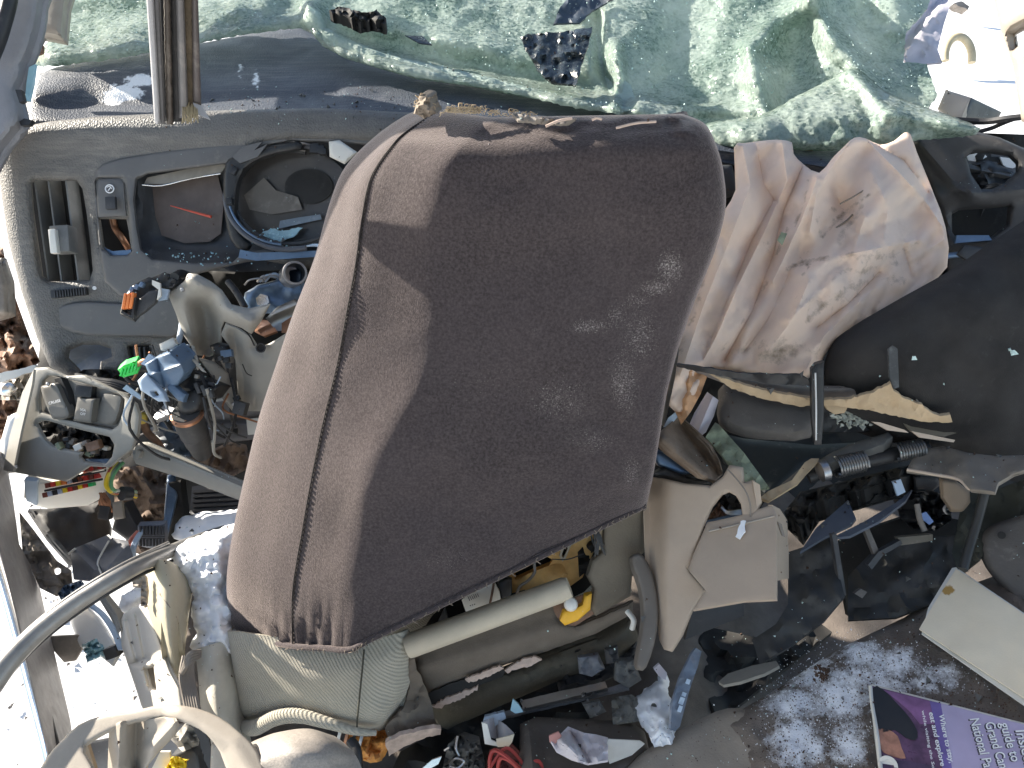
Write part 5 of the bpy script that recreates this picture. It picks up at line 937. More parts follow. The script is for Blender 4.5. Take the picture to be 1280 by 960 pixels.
# opened back: frame, pipe, panels
fpl2 = pl((515, 800, 1.13), (790, 700, 1.10), (560, 880, 1.15))
lathe('foam_pipe', (510, 808, 1.095), (712, 734, 1.075), [(0, .0168), (.02, .0175), (.5, .0172), (.97, .0165), (1, .014)], PIPE, seat)
panel('upper_flock_panel', [(512, 808), (560, 800), (640, 770), (694, 750), (700, 776), (720, 782), (745, 772), (792, 752), (790, 768), (745, 792), (690, 812), (640, 828), (590, 846), (535, 866), (520, 835)], add(fpl2, flat(-.012)), FLOC, seat, thick=.006, res=6, roll=.010, rollw=8, jag=.5, bulge=folds(([(520, 840), (700, 785)], -.015, 14)))
panel('lower_flock_panel', [(534, 870), (560, 866), (598, 852), (640, 835), (690, 814), (745, 794), (790, 770), (800, 800), (770, 826), (700, 850), (640, 876), (560, 912), (546, 908)], add(fpl2, flat(.004)), M('olive_flock', (.105, .092, .068), .95, var=.2, grain=.6, gs=400, dust=.15), seat, thick=.01, res=6, roll=.03, rollw=22, bulge=crumple(.006, .03, 90))
panel('torn_slot', [(532, 868), (560, 856), (625, 834), (632, 838), (628, 846), (590, 860), (540, 882)], add(fpl2, flat(-.014)), VOID, seat, thick=.002, res=5, jag=.8)
panel('torn_foam', [(582, 848), (600, 842), (625, 832), (630, 836), (604, 848), (586, 853)], add(fpl2, flat(-.024)), PINKF, seat, thick=.004, res=3, jag=1.3)
panel('torn_foam', [(632, 838), (650, 826), (668, 820), (676, 824), (664, 832), (645, 836), (634, 842)], add(fpl2, flat(-.02)), PINKF, seat, thick=.004, res=3, jag=1.5)
panel('torn_foam', [(538, 884), (560, 872), (598, 858), (596, 862), (575, 874), (548, 886)], add(fpl2, flat(-.018)), PINKF, seat, thick=.004, res=3, jag=1.3)
yp = panel('yellow_foam_panel', [(610, 770), (625, 730), (660, 695), (700, 672), (745, 648), (742, 690), (728, 722), (700, 742), (650, 762)], pl((620, 760, 1.165), (742, 655, 1.14), (700, 742, 1.15)), FOAMY, seat, thick=.02, res=5, bulge=crumple(.012, .03, 91), curve=0,
           holes=[[(640, 718), (664, 706), (684, 696), (691, 700), (686, 707), (664, 716), (644, 725)], [(700, 694), (704, 684), (711, 680), (709, 690), (704, 700)]])
panel('frame_back', [(520, 800), (540, 770), (640, 690), (760, 630), (770, 700), (730, 740), (650, 780), (560, 810)], pl((530, 800, 1.20), (760, 640, 1.18), (700, 750, 1.18)), VOID, seat, thick=.01, res=12)
tg = panel('white_tag', [(577, 750), (584, 744), (618, 728), (624, 740), (626, 752), (606, 764), (590, 769), (582, 764)], pl((578, 752, 1.14), (625, 740, 1.125), (590, 768, 1.14)), WPLAS, seat, thick=.002, res=4, bulge=folds(([(600, 735), (608, 764)], -.006, 14)))
for k in range(6): box('tag_print', (586 + k * 2.3, 748 - k * .8, 1.124), .7, 6.5 - k * .4, .0006, BINK, tg, rz=-24, bev=0)
for k in range(3): box('tag_print', (588 + k * 2.6, 757 - k * .8, 1.126), 1.6, 1.0, .0006, BINK, tg, rz=-24, bev=0)
panel('black_bracket', [(622, 730), (632, 722), (640, 724), (640, 748), (634, 752), (626, 748)], flat(1.13), BLACK, seat, thick=.012, res=4, roll=.003, rollw=3)
lathe('black_rail', (632, 752, 1.14), (660, 744, 1.125), [(0, .009), (.9, .009), (1, .006)], BLACK, seat)
lathe('black_rail', (530, 790, 1.14), (600, 768, 1.15), [(0, .008), (1, .008)], BLACK, seat)
panel('black_bracket', [(548, 776), (556, 760), (560, 776), (556, 790), (546, 792)], flat(1.13), DARK, seat, thick=.01, res=4)
tube('spring_wire', [(618, 724, 1.12), (615, 742, 1.118), (611, 762, 1.12)], .0018, RUST, seat)
tube('spring_wire', [(668, 690, 1.11), (668, 706, 1.105), (668, 716, 1.105), (660, 726, 1.105), (650, 733, 1.11), (646, 742, 1.12)], .0022, DIRTM, seat)
tube('spring_wire', [(690, 699, 1.13), (710, 699, 1.128), (730, 692, 1.13)], .0009, DARK, seat)
panel('foam_slot_rim', [(699, 695), (703, 683), (711, 678), (714, 682), (707, 698), (703, 702)], flat(1.138), PIPE, seat, holes=[[(702, 694), (705, 686), (710, 682), (709, 688), (704, 698)]], res=3)
panel('dark_gap', [(722, 690), (736, 676), (744, 650), (752, 650), (750, 690), (738, 710), (724, 722)], flat(1.13), VOID, seat, res=5, bulge=crumple(.02, .06, 92))
tubes('torn_threads', [([(736 + rng.uniform(0, 10), 652 + rng.uniform(0, 12), 1.09), (742 + rng.uniform(-4, 8), 668, 1.085), (744 + rng.uniform(-6, 14), 685 + rng.uniform(-8, 12), 1.09)], .0012) for _ in range(14)], RUBBER, seat, seg=4, n=3, kind='stuff')
panel('pale_foam_block', [(745, 652), (758, 642), (760, 684), (748, 688)], flat(1.10), M('pale_foam', (.66, .56, .40), .9, var=.15), seat, thick=.03, res=4, roll=.003, rollw=3)
panel('side_flock', [(756, 640), (780, 632), (806, 632), (806, 690), (792, 700), (788, 745), (745, 770), (738, 760), (742, 735), (734, 720), (740, 700), (752, 690)], pl((760, 640, 1.09), (800, 640, 1.10), (750, 765, 1.09)), M('side_flock', (.175, .15, .115), .95, var=.2, grain=.6, gs=400), seat, thick=.008, res=5, roll=.008, rollw=6)
panel('flock_notch', [(690, 752), (716, 748), (740, 740), (742, 768), (720, 782), (696, 782)], flat(1.105), RUST, seat, res=5)
yc = panel('yellow_clip', [(700, 776), (704, 764), (716, 762), (728, 756), (731, 744), (740, 742), (738, 762), (722, 776), (706, 782)], flat(1.07), M('amber_clip', (.75, .40, .03), .5, var=.2), seat, thick=.012, res=4, roll=.004, rollw=3)
lathe('clip_knob', (713, 756, 1.085), (714, 755, 1.062), [(0, .008), (.6, .010), (.9, .008), (1, .004)], WPLAS, yc, seg=14)
panel('orange_carpet', [(428, 930), (436, 912), (460, 912), (482, 912), (484, 930), (474, 948), (460, 950), (440, 945)], pl((430, 930, 1.10), (480, 915, 1.10), (460, 950, 1.08)), M('orange_foam', (.62, .28, .07), .9, var=.35, vs=40, grain=.5, dust=.3, dcol=(.6, .5, .4)), seat, thick=.01, res=4, jag=1, bulge=crumple(.02, .08, 93))
for k in range(4): box('seat_spring', (424 + k * 9, 920 + k * 2, 1.085), 4, 18, .008, [WPLAS, COPPER, BLACK, METAL][k], seat, rz=14)
tube('seat_hose', [(438, 925, 1.06), (446, 940, 1.05), (448, 975, 1.04)], .007, BLACK, seat)
# ================================================================== AIRBAG
apl = pl((920, 190, 1.22), (1170, 190, 1.20), (850, 500, 1.12), (1040, 450, 1.12))
aout = [(918, 184), (930, 179), (962, 175), (976, 175), (990, 178), (992, 192), (1004, 205), (1024, 216), (1040, 198), (1056, 182), (1068, 172), (1082, 173), (1100, 181), (1118, 176), (1130, 166), (1138, 168), (1146, 190), (1156, 214), (1168, 244), (1182, 284), (1184, 334), (1150, 364), (1120, 384), (1080, 404), (1056, 416), (1036, 436), (1022, 460), (1008, 474), (960, 470), (920, 464), (900, 460), (884, 462), (876, 478), (866, 500), (852, 516), (838, 508), (831, 492), (834, 460), (842, 430), (856, 394), (872, 350), (890, 312), (900, 280), (906, 262), (920, 236)]
af = folds(([(928, 182), (938, 232), (912, 300), (880, 380), (850, 470)], -0.0217, -12), ([(945, 180), (955, 230), (968, 250)], 0.0124, -8), ([(978, 178), (984, 226), (958, 285), (926, 350), (896, 420), (876, 456)], -0.0217, -10), ([(968, 250), (940, 300), (905, 385), (870, 470)], 0.0186, -10),
           ([(1004, 206), (980, 262), (966, 320), (940, 390), (905, 452)], 0.0217, -9), ([(1022, 222), (1004, 270), (985, 312), (966, 352)], -0.0217, -9), ([(1066, 174), (1038, 210), (1020, 245), (1012, 290)], -0.0248, -13), ([(1084, 176), (1126, 218), (1160, 256), (1182, 290)], -0.0186, -9), ([(1100, 184), (1130, 200), (1160, 240)], 0.0186, -9),
           ([(1000, 345), (1040, 322), (1090, 312), (1150, 300)], -0.0136, -11), ([(985, 400), (1030, 360), (1060, 330), (1082, 270)], -0.0155, -11), ([(1008, 462), (1030, 420), (1080, 372), (1130, 330), (1180, 300)], -0.0124, -12), ([(1020, 410), (1060, 380), (1100, 340)], 0.0149, -8), ([(960, 440), (990, 400), (1012, 350)], -0.0155, -10), ([(930, 440), (960, 400), (985, 345)], 0.0124, -9), ([(1130, 310), (1140, 345)], 0.0124, -9), ([(1040, 235), (1070, 290), (1060, 330)], 0.0124, -12), ([(1090, 215), (1110, 260), (1105, 300)], -0.0112, -12))
am = blobs((1046, 262, 26, 5, 0.253), (1052, 270, 8, 14, 0.253), (1066, 257, 18, 14, 0.241), (1030, 275, 14, 8, 0.241), (1030, 290, 18, 6, 0.217), (1010, 215, 4, 40, 0.181), (1100, 320, 60, 18, 0.198), (1040, 375, 60, 20, 0.204), (1080, 350, 70, 12, 0.181), (960, 310, 8, 26, 0.217), (1010, 320, 14, 10, 0.241), (880, 420, 20, 60, 0.150), (975, 440, 60, 20, .3)) 
am_ = strokes(([(1028, 296), (1050, 272), (1068, 255)], 3.5, .33), ([(1038, 278), (1060, 262), (1086, 243)], 2.5, .36), ([(1046, 302), (1058, 284), (1070, 270), (1076, 256)], 6, .30), ([(998, 320), (1012, 334), (1004, 344)], 3, .32), ([(985, 336), (1010, 326), (1034, 322)], 4, .28), ([(1060, 318), (1110, 322), (1150, 302)], 5, .26), ([(1075, 340), (1120, 330)], 6, .25), ([(970, 318), (978, 298), (984, 286)], 3, .33), ([(1034, 380), (1060, 360), (1084, 352)], 8, .25), ([(1010, 400), (1040, 372)], 6, .24), ([(1040, 350), (1060, 336), (1100, 346)], 5, .26), ([(880, 350), (868, 392), (850, 440)], 4, .22), ([(1010, 225), (1006, 250), (994, 282)], 3, .28), ([(900, 440), (930, 400), (960, 352)], 3, .22))
am0 = am
am = lambda x, y: np.maximum(am0(x, y), am_(x, y))
airb = thing('airbag', 'deflated dirty pinkish airbag draped between the driver seat and passenger seat', 'airbag', (980, 470, 1.2))
panel('airbag_cloth', aout, apl, AIRBAG, airb, thick=.004, res=3.6, curve=2, roll=.012, rollw=7, bulge=add(af, crumple(.010, .010, 101, 2), creases(-.058, .0085, 102, 2.05, .42), creases(-.016, .02, 103, 2.3, .4)), mask=am, angle=80)
panel('airbag_tail', [(842, 468), (856, 460), (872, 462), (884, 470), (876, 492), (864, 514), (852, 530), (842, 508)], pl((845, 470, 1.105), (884, 470, 1.11), (855, 525, 1.08)), M('orange_stained_cloth', (.62, .36, .20), .85, var=.2, vs=20, grain=.3, trans=.15), airb, thick=.003, res=4, bulge=add(folds(([(862, 462), (858, 520)], -.02, 5)), crumple(.01, .06, 103)))
panel('airbag_tail', [(868, 516), (884, 490), (898, 500), (892, 520), (882, 540), (872, 548), (862, 530)], flat(1.13), LAVC, airb, thick=.003, res=4, bulge=folds(([(890, 498), (872, 542)], -.02, 6)))
tube('airbag_seam', [(1050, 255, 1.152), (1070, 244, 1.148), (1095, 228, 1.150)], .0011, FIBRE, airb)
tube('airbag_seam', [(1045, 285, 1.155), (1058, 276, 1.152), (1066, 268, 1.15)], .0014, FIBRE, airb)
panel('scorched_label', [(972, 300), (977, 290), (984, 292), (978, 306)], flat(1.14), GREENST, airb, thick=.002, res=3)
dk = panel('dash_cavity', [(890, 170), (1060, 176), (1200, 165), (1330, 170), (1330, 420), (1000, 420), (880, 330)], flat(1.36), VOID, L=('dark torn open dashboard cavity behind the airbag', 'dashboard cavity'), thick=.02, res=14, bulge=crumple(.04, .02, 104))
tube('copper_wire', [(1004, 196, 1.3), (1006, 187, 1.28), (1014, 188, 1.28), (1014, 200, 1.3)], .004, COPPER, None, ('curl of copper wire above the airbag notch', 'wire'))
panel('teal_scrap', [(992, 196), (1010, 192), (1034, 196), (1030, 212), (1010, 212)], flat(1.31), M('teal_scrap', (.12, .2, .2), .4, dust=.4), L=('dull teal scrap in the notch of the airbag', 'scrap'), thick=.01, res=4, bulge=crumple(.03, .1, 105))
panel('grey_trim_end', [(890, 206), (915, 206), (924, 240), (906, 246), (892, 240)], flat(1.25), DARK, L=('dark grey dash trim between the seat and airbag', 'trim'), thick=.02, res=5, roll=.008, rollw=6)
panel('white_rod', [(826, 530), (838, 470), (848, 410), (852, 412), (844, 472), (836, 508), (830, 534)], pl((828, 530, 1.07), (850, 410, 1.10), (838, 480, 1.07)), WPLAS, L=('thin pale strip along the right edge of the driver seat', 'strip'), thick=.004, res=4)
# right end of dash
rd = thing('passenger_dash_end', 'dark dash end with loop grip and open cavity at the right edge', 'dashboard end', (1230, 330, 1.3))
panel('dash_end_shell', [(1128, 180), (1150, 170), (1180, 164), (1215, 163), (1250, 172), (1286, 188), (1330, 210), (1330, 420), (1186, 420), (1182, 330), (1182, 284), (1160, 226)], pl((1140, 180, 1.32), (1290, 180, 1.26), (1230, 320, 1.30)), DARK, rd, thick=.012, res=5, roll=.012, rollw=8,
      holes=[[(1208, 196), (1216, 190), (1236, 190), (1262, 194), (1272, 204), (1272, 214), (1258, 228), (1240, 236), (1226, 236), (1214, 218)], [(1190, 268), (1200, 262), (1262, 258), (1260, 280), (1240, 296), (1196, 298), (1190, 290)]], bulge=folds(([(1150, 178), (1195, 230), (1212, 238)], -.015, 10), ([(1170, 245), (1290, 236)], -.012, 12)))
panel('grip_back', [(1200, 184), (1280, 184), (1280, 214), (1230, 240), (1204, 240)], flat(1.36), M('grip_grey', (.09, .09, .09), .5, dust=.3), rd, thick=.008, res=8, bulge=folds(([(1210, 210), (1272, 222)], -.03, 8)))
panel('grip_wire_plate', [(1205, 205), (1235, 200), (1272, 216), (1262, 232), (1226, 238)], flat(1.335), BLACK, rd, thick=.02, res=5, roll=.01, rollw=6, bulge=crumple(.01, .08, 107))
panel('cavity_back', [(1180, 252), (1270, 250), (1268, 305), (1184, 305)], flat(1.345), VOID, rd, thick=.005, res=9)
panel('white_hole', [(1208, 194), (1228, 190), (1234, 196), (1220, 204), (1212, 204)], flat(1.352), WHITE, rd, thick=.003, res=4)
panel('white_hole', [(1250, 196), (1264, 198), (1272, 208), (1262, 212), (1254, 206)], flat(1.352), WHITE, rd, thick=.003, res=4)
panel('cavity_lip', [(1196, 294), (1236, 294), (1240, 300), (1194, 304)], flat(1.29), BLUEM, rd, thick=.004, res=4)
panel('broken_plate', [(1196, 318), (1206, 306), (1232, 310), (1252, 304), (1242, 320), (1210, 326)], flat(1.27), DARK, rd, thick=.004, res=4, roll=.003, rollw=3)
tube('cavity_rod', [(1182, 320, 1.28), (1230, 314, 1.28), (1290, 300, 1.27)], .005, BLUEM, rd)
# ================================================================== PASSENGER SEAT and what lies round it
ps = sheet('car_seat', [[(1300, 262, 1.12), (1240, 302, 1.10), (1184, 340, 1.09), (1120, 376, 1.09), (1060, 412, 1.10), (1036, 436, 1.12), (1040, 470, 1.2)], [(1310, 300, 1.06), (1250, 330, 1.05), (1190, 360, 1.045), (1124, 396, 1.045), (1066, 428, 1.06), (1034, 446, 1.10), (1030, 475, 1.2)], [(1320, 400, 1.05), (1260, 410, 1.03), (1200, 425, 1.03), (1130, 445, 1.035), (1070, 460, 1.06), (1030, 470, 1.10), (1025, 490, 1.2)], [(1320, 500, 1.07), (1260, 505, 1.06), (1200, 510, 1.06), (1130, 515, 1.07), (1070, 510, 1.10), (1024, 500, 1.14), (1018, 510, 1.2)], [(1320, 610, 1.12), (1260, 600, 1.11), (1200, 575, 1.12), (1130, 560, 1.14), (1070, 540, 1.16), (1010, 520, 1.18), (1005, 525, 1.22)]], SEATB, L=('black fabric passenger seat back tilting in from the right edge', 'car seat'), n=8, m=7, thick=.02, bulge=crumple(.006, .02, 111, 3))
scatter('seat_specks', [(1143, 447, 1.028, .005), (1267, 440, 1.028, .006), (1262, 437, 1.028, .004), (1100, 470, 1.04, .002), (1180, 480, 1.03, .002)], CRUMB, ps)
panel('strap', [(1111, 436), (1116, 432), (1122, 436), (1124, 484), (1118, 486), (1112, 470)], flat(1.025), M('strap_grey', (.06, .062, .062), .7, dust=.4, dcol=(.25, .26, .26), ds=80), L=('narrow dusty strap hanging on the black passenger seat', 'strap'), thick=.004, res=4)
post = panel('upright_post', [(1014, 462), (1020, 455), (1030, 452), (1030, 520), (1027, 556), (1018, 556), (1014, 520)], pl((1014, 460, 1.04), (1030, 455, 1.035), (1020, 556, 1.06)), BLACK, L=('thin black upright post in front of the tan torn trim', 'post'), thick=.014, res=5, roll=.003, rollw=3)
tube('post_edge', [(1019, 466, 1.034), (1020, 510, 1.045), (1020, 550, 1.055)], .0015, METAL, post)
tt = thing('torn_door_trim', 'long torn trim strip with ragged tan foam edge crossing below the passenger seat', 'trim strip', (1080, 530, 1.12))
panel('grey_skin', [(836, 454), (856, 456), (884, 462), (920, 470), (980, 478), (1030, 484), (1100, 484), (1140, 483), (1160, 485), (1189, 490), (1178, 502), (1172, 515), (1150, 510), (1100, 503), (1030, 500), (940, 492), (880, 470)], pl((840, 455, 1.10), (1185, 490, 1.06), (1000, 498, 1.10)), M('trim_skin', (.20, .18, .165), .6, var=.15, grain=.3, dust=.25), tt, thick=.004, res=5, roll=.006, rollw=5)
panel('foam_edge', [(884, 466), (920, 478), (955, 488), (1000, 496), (1030, 500), (1060, 499), (1088, 492), (1106, 483), (1113, 479), (1117, 489), (1128, 496), (1140, 502), (1152, 506), (1164, 516), (1176, 520), (1188, 518), (1190, 528), (1160, 528), (1120, 520), (1086, 513), (1040, 507), (1000, 508), (950, 498), (915, 486)], pl((890, 470, 1.085), (1185, 525, 1.045), (1000, 505, 1.08)), TAN, tt, thick=.006, res=4, jag=.8, bulge=crumple(.006, .06, 112))
panel('dark_skin', [(834, 454), (870, 458), (920, 466), (960, 468), (1000, 468), (1010, 474), (1014, 482), (960, 480), (900, 470), (860, 462)], pl((836, 455, 1.07), (1010, 474, 1.06), (920, 476, 1.075)), BLACK, tt, thick=.003, res=5, jag=.6, bulge=crumple(.008, .05, 113))
panel('skin_underside', [(1030, 506), (1060, 508), (1056, 516), (1044, 518), (1034, 512)], flat(1.075), TAN, tt, thick=.003, res=4)
panel('grey_shell', [(905, 480), (955, 495), (1014, 506), (1014, 545), (970, 548), (930, 544), (900, 530), (898, 500)], pl((905, 485, 1.13), (1014, 520, 1.10), (950, 548, 1.09)), M('shell_brown', (.11, .10, .092), .7, var=.2, grain=.4, dust=.2), L=('brown grey bulging trim shell under the torn strip', 'trim shell'), thick=.005, res=6, curve=2, roll=.03, rollw=16)
panel('dark_bin', [(895, 540), (930, 548), (1014, 556), (1090, 552), (1110, 560), (1010, 580), (960, 622), (930, 600), (905, 575)], pl((900, 545, 1.24), (1100, 555, 1.22), (960, 620, 1.14)), M('bin_dark', (.03, .036, .036), .5, dust=.2), L=('dark smooth storage bin behind the beige box', 'storage bin'), thick=.006, res=7, roll=.015, rollw=10)
sn = scatter('glass_crumbs', [(rng.normal(1064, 14), rng.normal(521, 7), 1.12, rng.uniform(.002, .007)) for _ in range(120)], M('grey_crumb', (.45, .47, .42), .4, var=.4), None, ('pile of greyish glass crumbs under the torn foam edge', 'glass crumbs'))
panel('crumb_ledge', [(1020, 510), (1070, 508), (1112, 515), (1120, 530), (1080, 540), (1030, 540)], flat(1.135), DARK, L=('dark ledge holding the greyish glass crumbs', 'ledge'), thick=.01, res=6, bulge=crumple(.01, .06, 115))
for i, (pts, lb) in enumerate((([(1090, 527), (1100, 528), (1130, 537), (1136, 541), (1110, 538)], 'upper left tan edged splinter right of the black post'), ([(1140, 539), (1160, 543), (1194, 550), (1192, 553), (1150, 547)], 'lower right tan edged splinter under the torn strip'))):
    panel('foam_splinter', pts, flat(1.06), M('splinter_tan', (.52, .42, .33), .8) if i == 0 else MATS['splinter_tan'], L=(lb, 'splinter'), thick=.004, res=4)
panel('olive_shard', [(1120, 520), (1160, 525), (1190, 532), (1200, 540), (1180, 546), (1140, 540)], flat(1.09), M('olive_shard', (.12, .105, .08), .6, dust=.2), L=('dull olive shard below the ragged foam tip', 'shard'), thick=.005, res=5)
panel('tan_strip', [(950, 622), (960, 614), (990, 600), (1006, 578), (1014, 573), (1024, 573), (1022, 578), (1010, 590), (998, 604), (962, 626)], pl((950, 622, 1.07), (1024, 574, 1.10), (990, 604, 1.08)), TAN, L=('narrow bent tan splinter right of the beige bracket hole', 'splinter'), thick=.008, res=4, bulge=crumple(.004, .1, 117))
panel('ledge_bar', [(1028, 572), (1060, 556), (1110, 540), (1116, 546), (1104, 556), (1060, 572), (1036, 580)], pl((1030, 575, 1.10), (1112, 545, 1.10), (1070, 570, 1.09)), M('bar_grey', (.11, .11, .105), .6, dust=.3), L=('dusty grey bar above the spring rod', 'bar'), thick=.02, res=5, roll=.003, rollw=3, jag=.4)
rod = thing('spring_rod', 'black greasy rod with two coil springs in the right footwell', 'spring rod', (1085, 590, 1.13))
tube('rod_body', [(1010, 596, 1.12), (1050, 582, 1.115), (1100, 572, 1.11), (1160, 560, 1.11)], .011, BLACK, rod)
def coil(name, a, b, n, r):
    A, B_ = np.array(a, float), np.array(b, float); k = n * 10; W = []
    Pa, Pb = P(*A), P(*B_); t = (Pb - Pa) / np.linalg.norm(Pb - Pa); u = np.cross(t, (0, 0, 1)); u /= np.linalg.norm(u); v = np.cross(t, u)
    for i in range(k + 1):
        an = 2 * math.pi * n * i / k; W.append(Pa + (Pb - Pa) * i / k + r * (math.cos(an) * u + math.sin(an) * v))
    V, F = tube_vf(W, .0022, 5, 1, True, True)
    fin(name, V, F, M('spring_steel', (.20, .20, .20), .35, .8, dust=.3) if 'spring_steel' not in MATS else MATS['spring_steel'], rod)
coil('coil_spring', (1044, 584, 1.10), (1080, 575, 1.10), 11, .0145); coil('coil_spring', (1118, 566, 1.10), (1152, 560, 1.10), 10, .0125)
lathe('rod_joint', (1022, 590, 1.10), (1036, 586, 1.10), [(0, .008), (.2, .016), (.8, .016), (1, .010)], METAL, rod)
panel('seat_rail', [(980, 640), (1000, 615), (1060, 600), (1140, 580), (1150, 592), (1080, 612), (1020, 630), (1000, 660)], pl((980, 640, 1.12), (1145, 585, 1.12), (1010, 655, 1.10)), VOID, L=('greasy black seat rail beneath the spring rod', 'seat rail'), thick=.03, res=5, bulge=crumple(.03, .07, 118), roll=.006, rollw=4)
panel('panel_shard', [(1133, 588), (1140, 574), (1152, 560), (1180, 558), (1210, 566), (1245, 570), (1300, 568), (1300, 582), (1268, 592), (1248, 604), (1244, 615), (1214, 612), (1198, 598), (1168, 592)], pl((1135, 585, 1.08), (1290, 572, 1.02), (1230, 614, 1.0)), M('shard_taupe', (.20, .175, .145), .65, var=.15, grain=.3, dust=.2), L=('broad taupe trim shard with curved pale edge at the right', 'trim shard'), thick=.005, res=5, roll=.003, rollw=3, bulge=crumple(.012, .02, 119))
tube('shard_edge', [(1134, 587, 1.078), (1168, 593, 1.057), (1198, 599, 1.037), (1214, 612, 1.015), (1244, 615, .998)], .0022, MATS['splinter_tan'], bpy.data.objects['panel_shard'])
panel('tan_tongue', [(1176, 598), (1196, 602), (1212, 614), (1213, 628), (1204, 640), (1190, 640), (1178, 622)], flat(1.08), M('tongue_brown', (.26, .19, .13), .6, var=.15), L=('brown rounded tongue hanging under the taupe shard', 'trim tongue'), thick=.005, res=4, roll=.006, rollw=5)
panel('grey_tongue', [(1144, 596), (1172, 598), (1176, 606), (1158, 620), (1146, 630)], flat(1.12), MATS['shell_brown'], L=('small grey brown tab left of the brown tongue', 'tab'), thick=.005, res=4, roll=.004, rollw=4)
panel('blue_tab', [(1116, 602), (1126, 599), (1132, 615), (1122, 620)], flat(1.09), LBLUE, L=('pale blue plastic tab shining under the seat rail', 'plastic tab'), thick=.004, res=3)
panel('blue_tab', [(1152, 642), (1158, 640), (1167, 652), (1162, 656), (1154, 650)], flat(1.09), M('vivid_blue_tab', (.22, .33, .62), .3), L=('small vivid blue tab in the dark clutter at right', 'plastic tab'), thick=.004, res=3)
panel('slate_flap', [(1000, 690), (1020, 660), (1060, 625), (1070, 648), (1064, 656), (1030, 672)], pl((1005, 685, 1.06), (1065, 630, 1.10), (1066, 655, 1.07)), M('slate_flap', (.085, .10, .13), .45, dust=.2), L=('slate blue triangular flap in the dark footwell clutter', 'plastic flap'), thick=.004, res=4)
panel('slate_strip', [(1040, 672), (1080, 652), (1120, 628), (1140, 612), (1132, 626), (1098, 652), (1062, 670)], pl((1040, 672, 1.05), (1138, 616, 1.10), (1095, 652, 1.06)), MATS['slate_flap'], L=('long slate blue strip right of the triangular flap', 'plastic strip'), thick=.004, res=4)
bk = thing('dark_crate', 'broken black plastic crate with open cells in the right footwell', 'crate', (1090, 760, 1.12))
panel('crate_front', [(985, 690), (1010, 682), (1040, 670), (1044, 700), (1056, 745), (1030, 776), (985, 810), (950, 830), (940, 800), (970, 780), (985, 755)], pl((990, 690, 1.09), (1050, 700, 1.06), (960, 825, 1.02)), M('crate_black', (.035, .035, .034), .5, var=.3, dust=.25, dcol=(.14, .13, .12), ds=30), bk, thick=.006, res=6, bulge=crumple(.01, .03, 121))
panel('crate_edge', [(1040, 668), (1046, 668), (1058, 744), (1052, 746)], flat(1.045), DARK, bk, thick=.01, res=5)
panel('crate_wall', [(1060, 720), (1090, 690), (1125, 675), (1200, 668), (1210, 700), (1190, 745), (1120, 772), (1060, 775)], pl((1060, 725, 1.10), (1200, 670, 1.08), (1120, 772, 1.05)), MATS['crate_black'], bk, thick=.006, res=7, bulge=crumple(.012, .03, 122))
panel('crate_rib', [(1078, 656), (1084, 654), (1100, 692), (1094, 696)], flat(1.06), MATS['shell_brown'], bk, thick=.01, res=4)
panel('crate_rib', [(1085, 706), (1098, 690), (1126, 675), (1128, 680), (1104, 694), (1090, 712)], flat(1.055), DARK, bk, thick=.01, res=4)
panel('crate_rib', [(1122, 672), (1166, 668), (1166, 676), (1126, 682)], flat(1.06), MATS['olive_shard'], bk, thick=.01, res=4)
panel('crate_floor', [(1044, 680), (1090, 660), (1150, 640), (1200, 650), (1200, 760), (1060, 770)], flat(1.16), VOID, bk, thick=.01, res=10)
panel('crate_clip', [(1068, 742), (1076, 736), (1084, 740), (1078, 748)], flat(1.04), MATS['shell_brown'], bk, thick=.006, res=3)
panel('broken_clip', [(1140, 625), (1160, 612), (1186, 620), (1190, 650), (1168, 664), (1150, 650)], flat(1.12), BLACK, L=('tangle of black broken clips beside the vivid blue tab', 'plastic clips'), thick=.03, res=4, bulge=crumple(.04, .12, 124))
tube('grey_stick', [(1146, 630, 1.08), (1150, 650, 1.075), (1156, 664, 1.07)], .004, TRIMB, None, ('short grey stick left of the vivid blue tab', 'stick'))
tube('grey_edge_rod', [(1232, 612, 1.04), (1222, 650, 1.04), (1210, 690, 1.03), (1204, 712, 1.02)], .006, MATS['crate_black'], None, ('dark edge rod below the taupe shard', 'rod'))
panel('dark_cloth', [(1205, 612), (1245, 612), (1330, 580), (1330, 660), (1250, 660), (1225, 700), (1200, 720), (1190, 690)], pl((1205, 615, 1.10), (1320, 600, 1.06), (1200, 715, 1.06)), M('olive_black', (.04, .042, .034), .9, var=.3, dust=.15), L=('dark olive cloth below the taupe shard', 'cloth'), thick=.005, res=7, bulge=crumple(.015, .03, 125))
hr = thing('headrest', 'grey brown rounded panel with small hole at the right edge', 'panel', (1265, 760, .98))
panel('headrest_shell', [(1225, 676), (1232, 662), (1250, 652), (1290, 640), (1340, 620), (1340, 800), (1290, 768), (1262, 742), (1240, 718), (1228, 698)], pl((1230, 680, 1.05), (1330, 650, 1.02), (1300, 770, 1.0)), M('headrest_brown', (.095, .085, .078), .8, var=.2, grain=.5, gs=400, dust=.25), hr, curve=2, thick=.01, res=6, roll=.012, rollw=9)
lathe('post_hole', (1252, 669, 1.036), (1252, 669, 1.042), [(0, .005), (1, .005)], VOID, hr, seg=12)
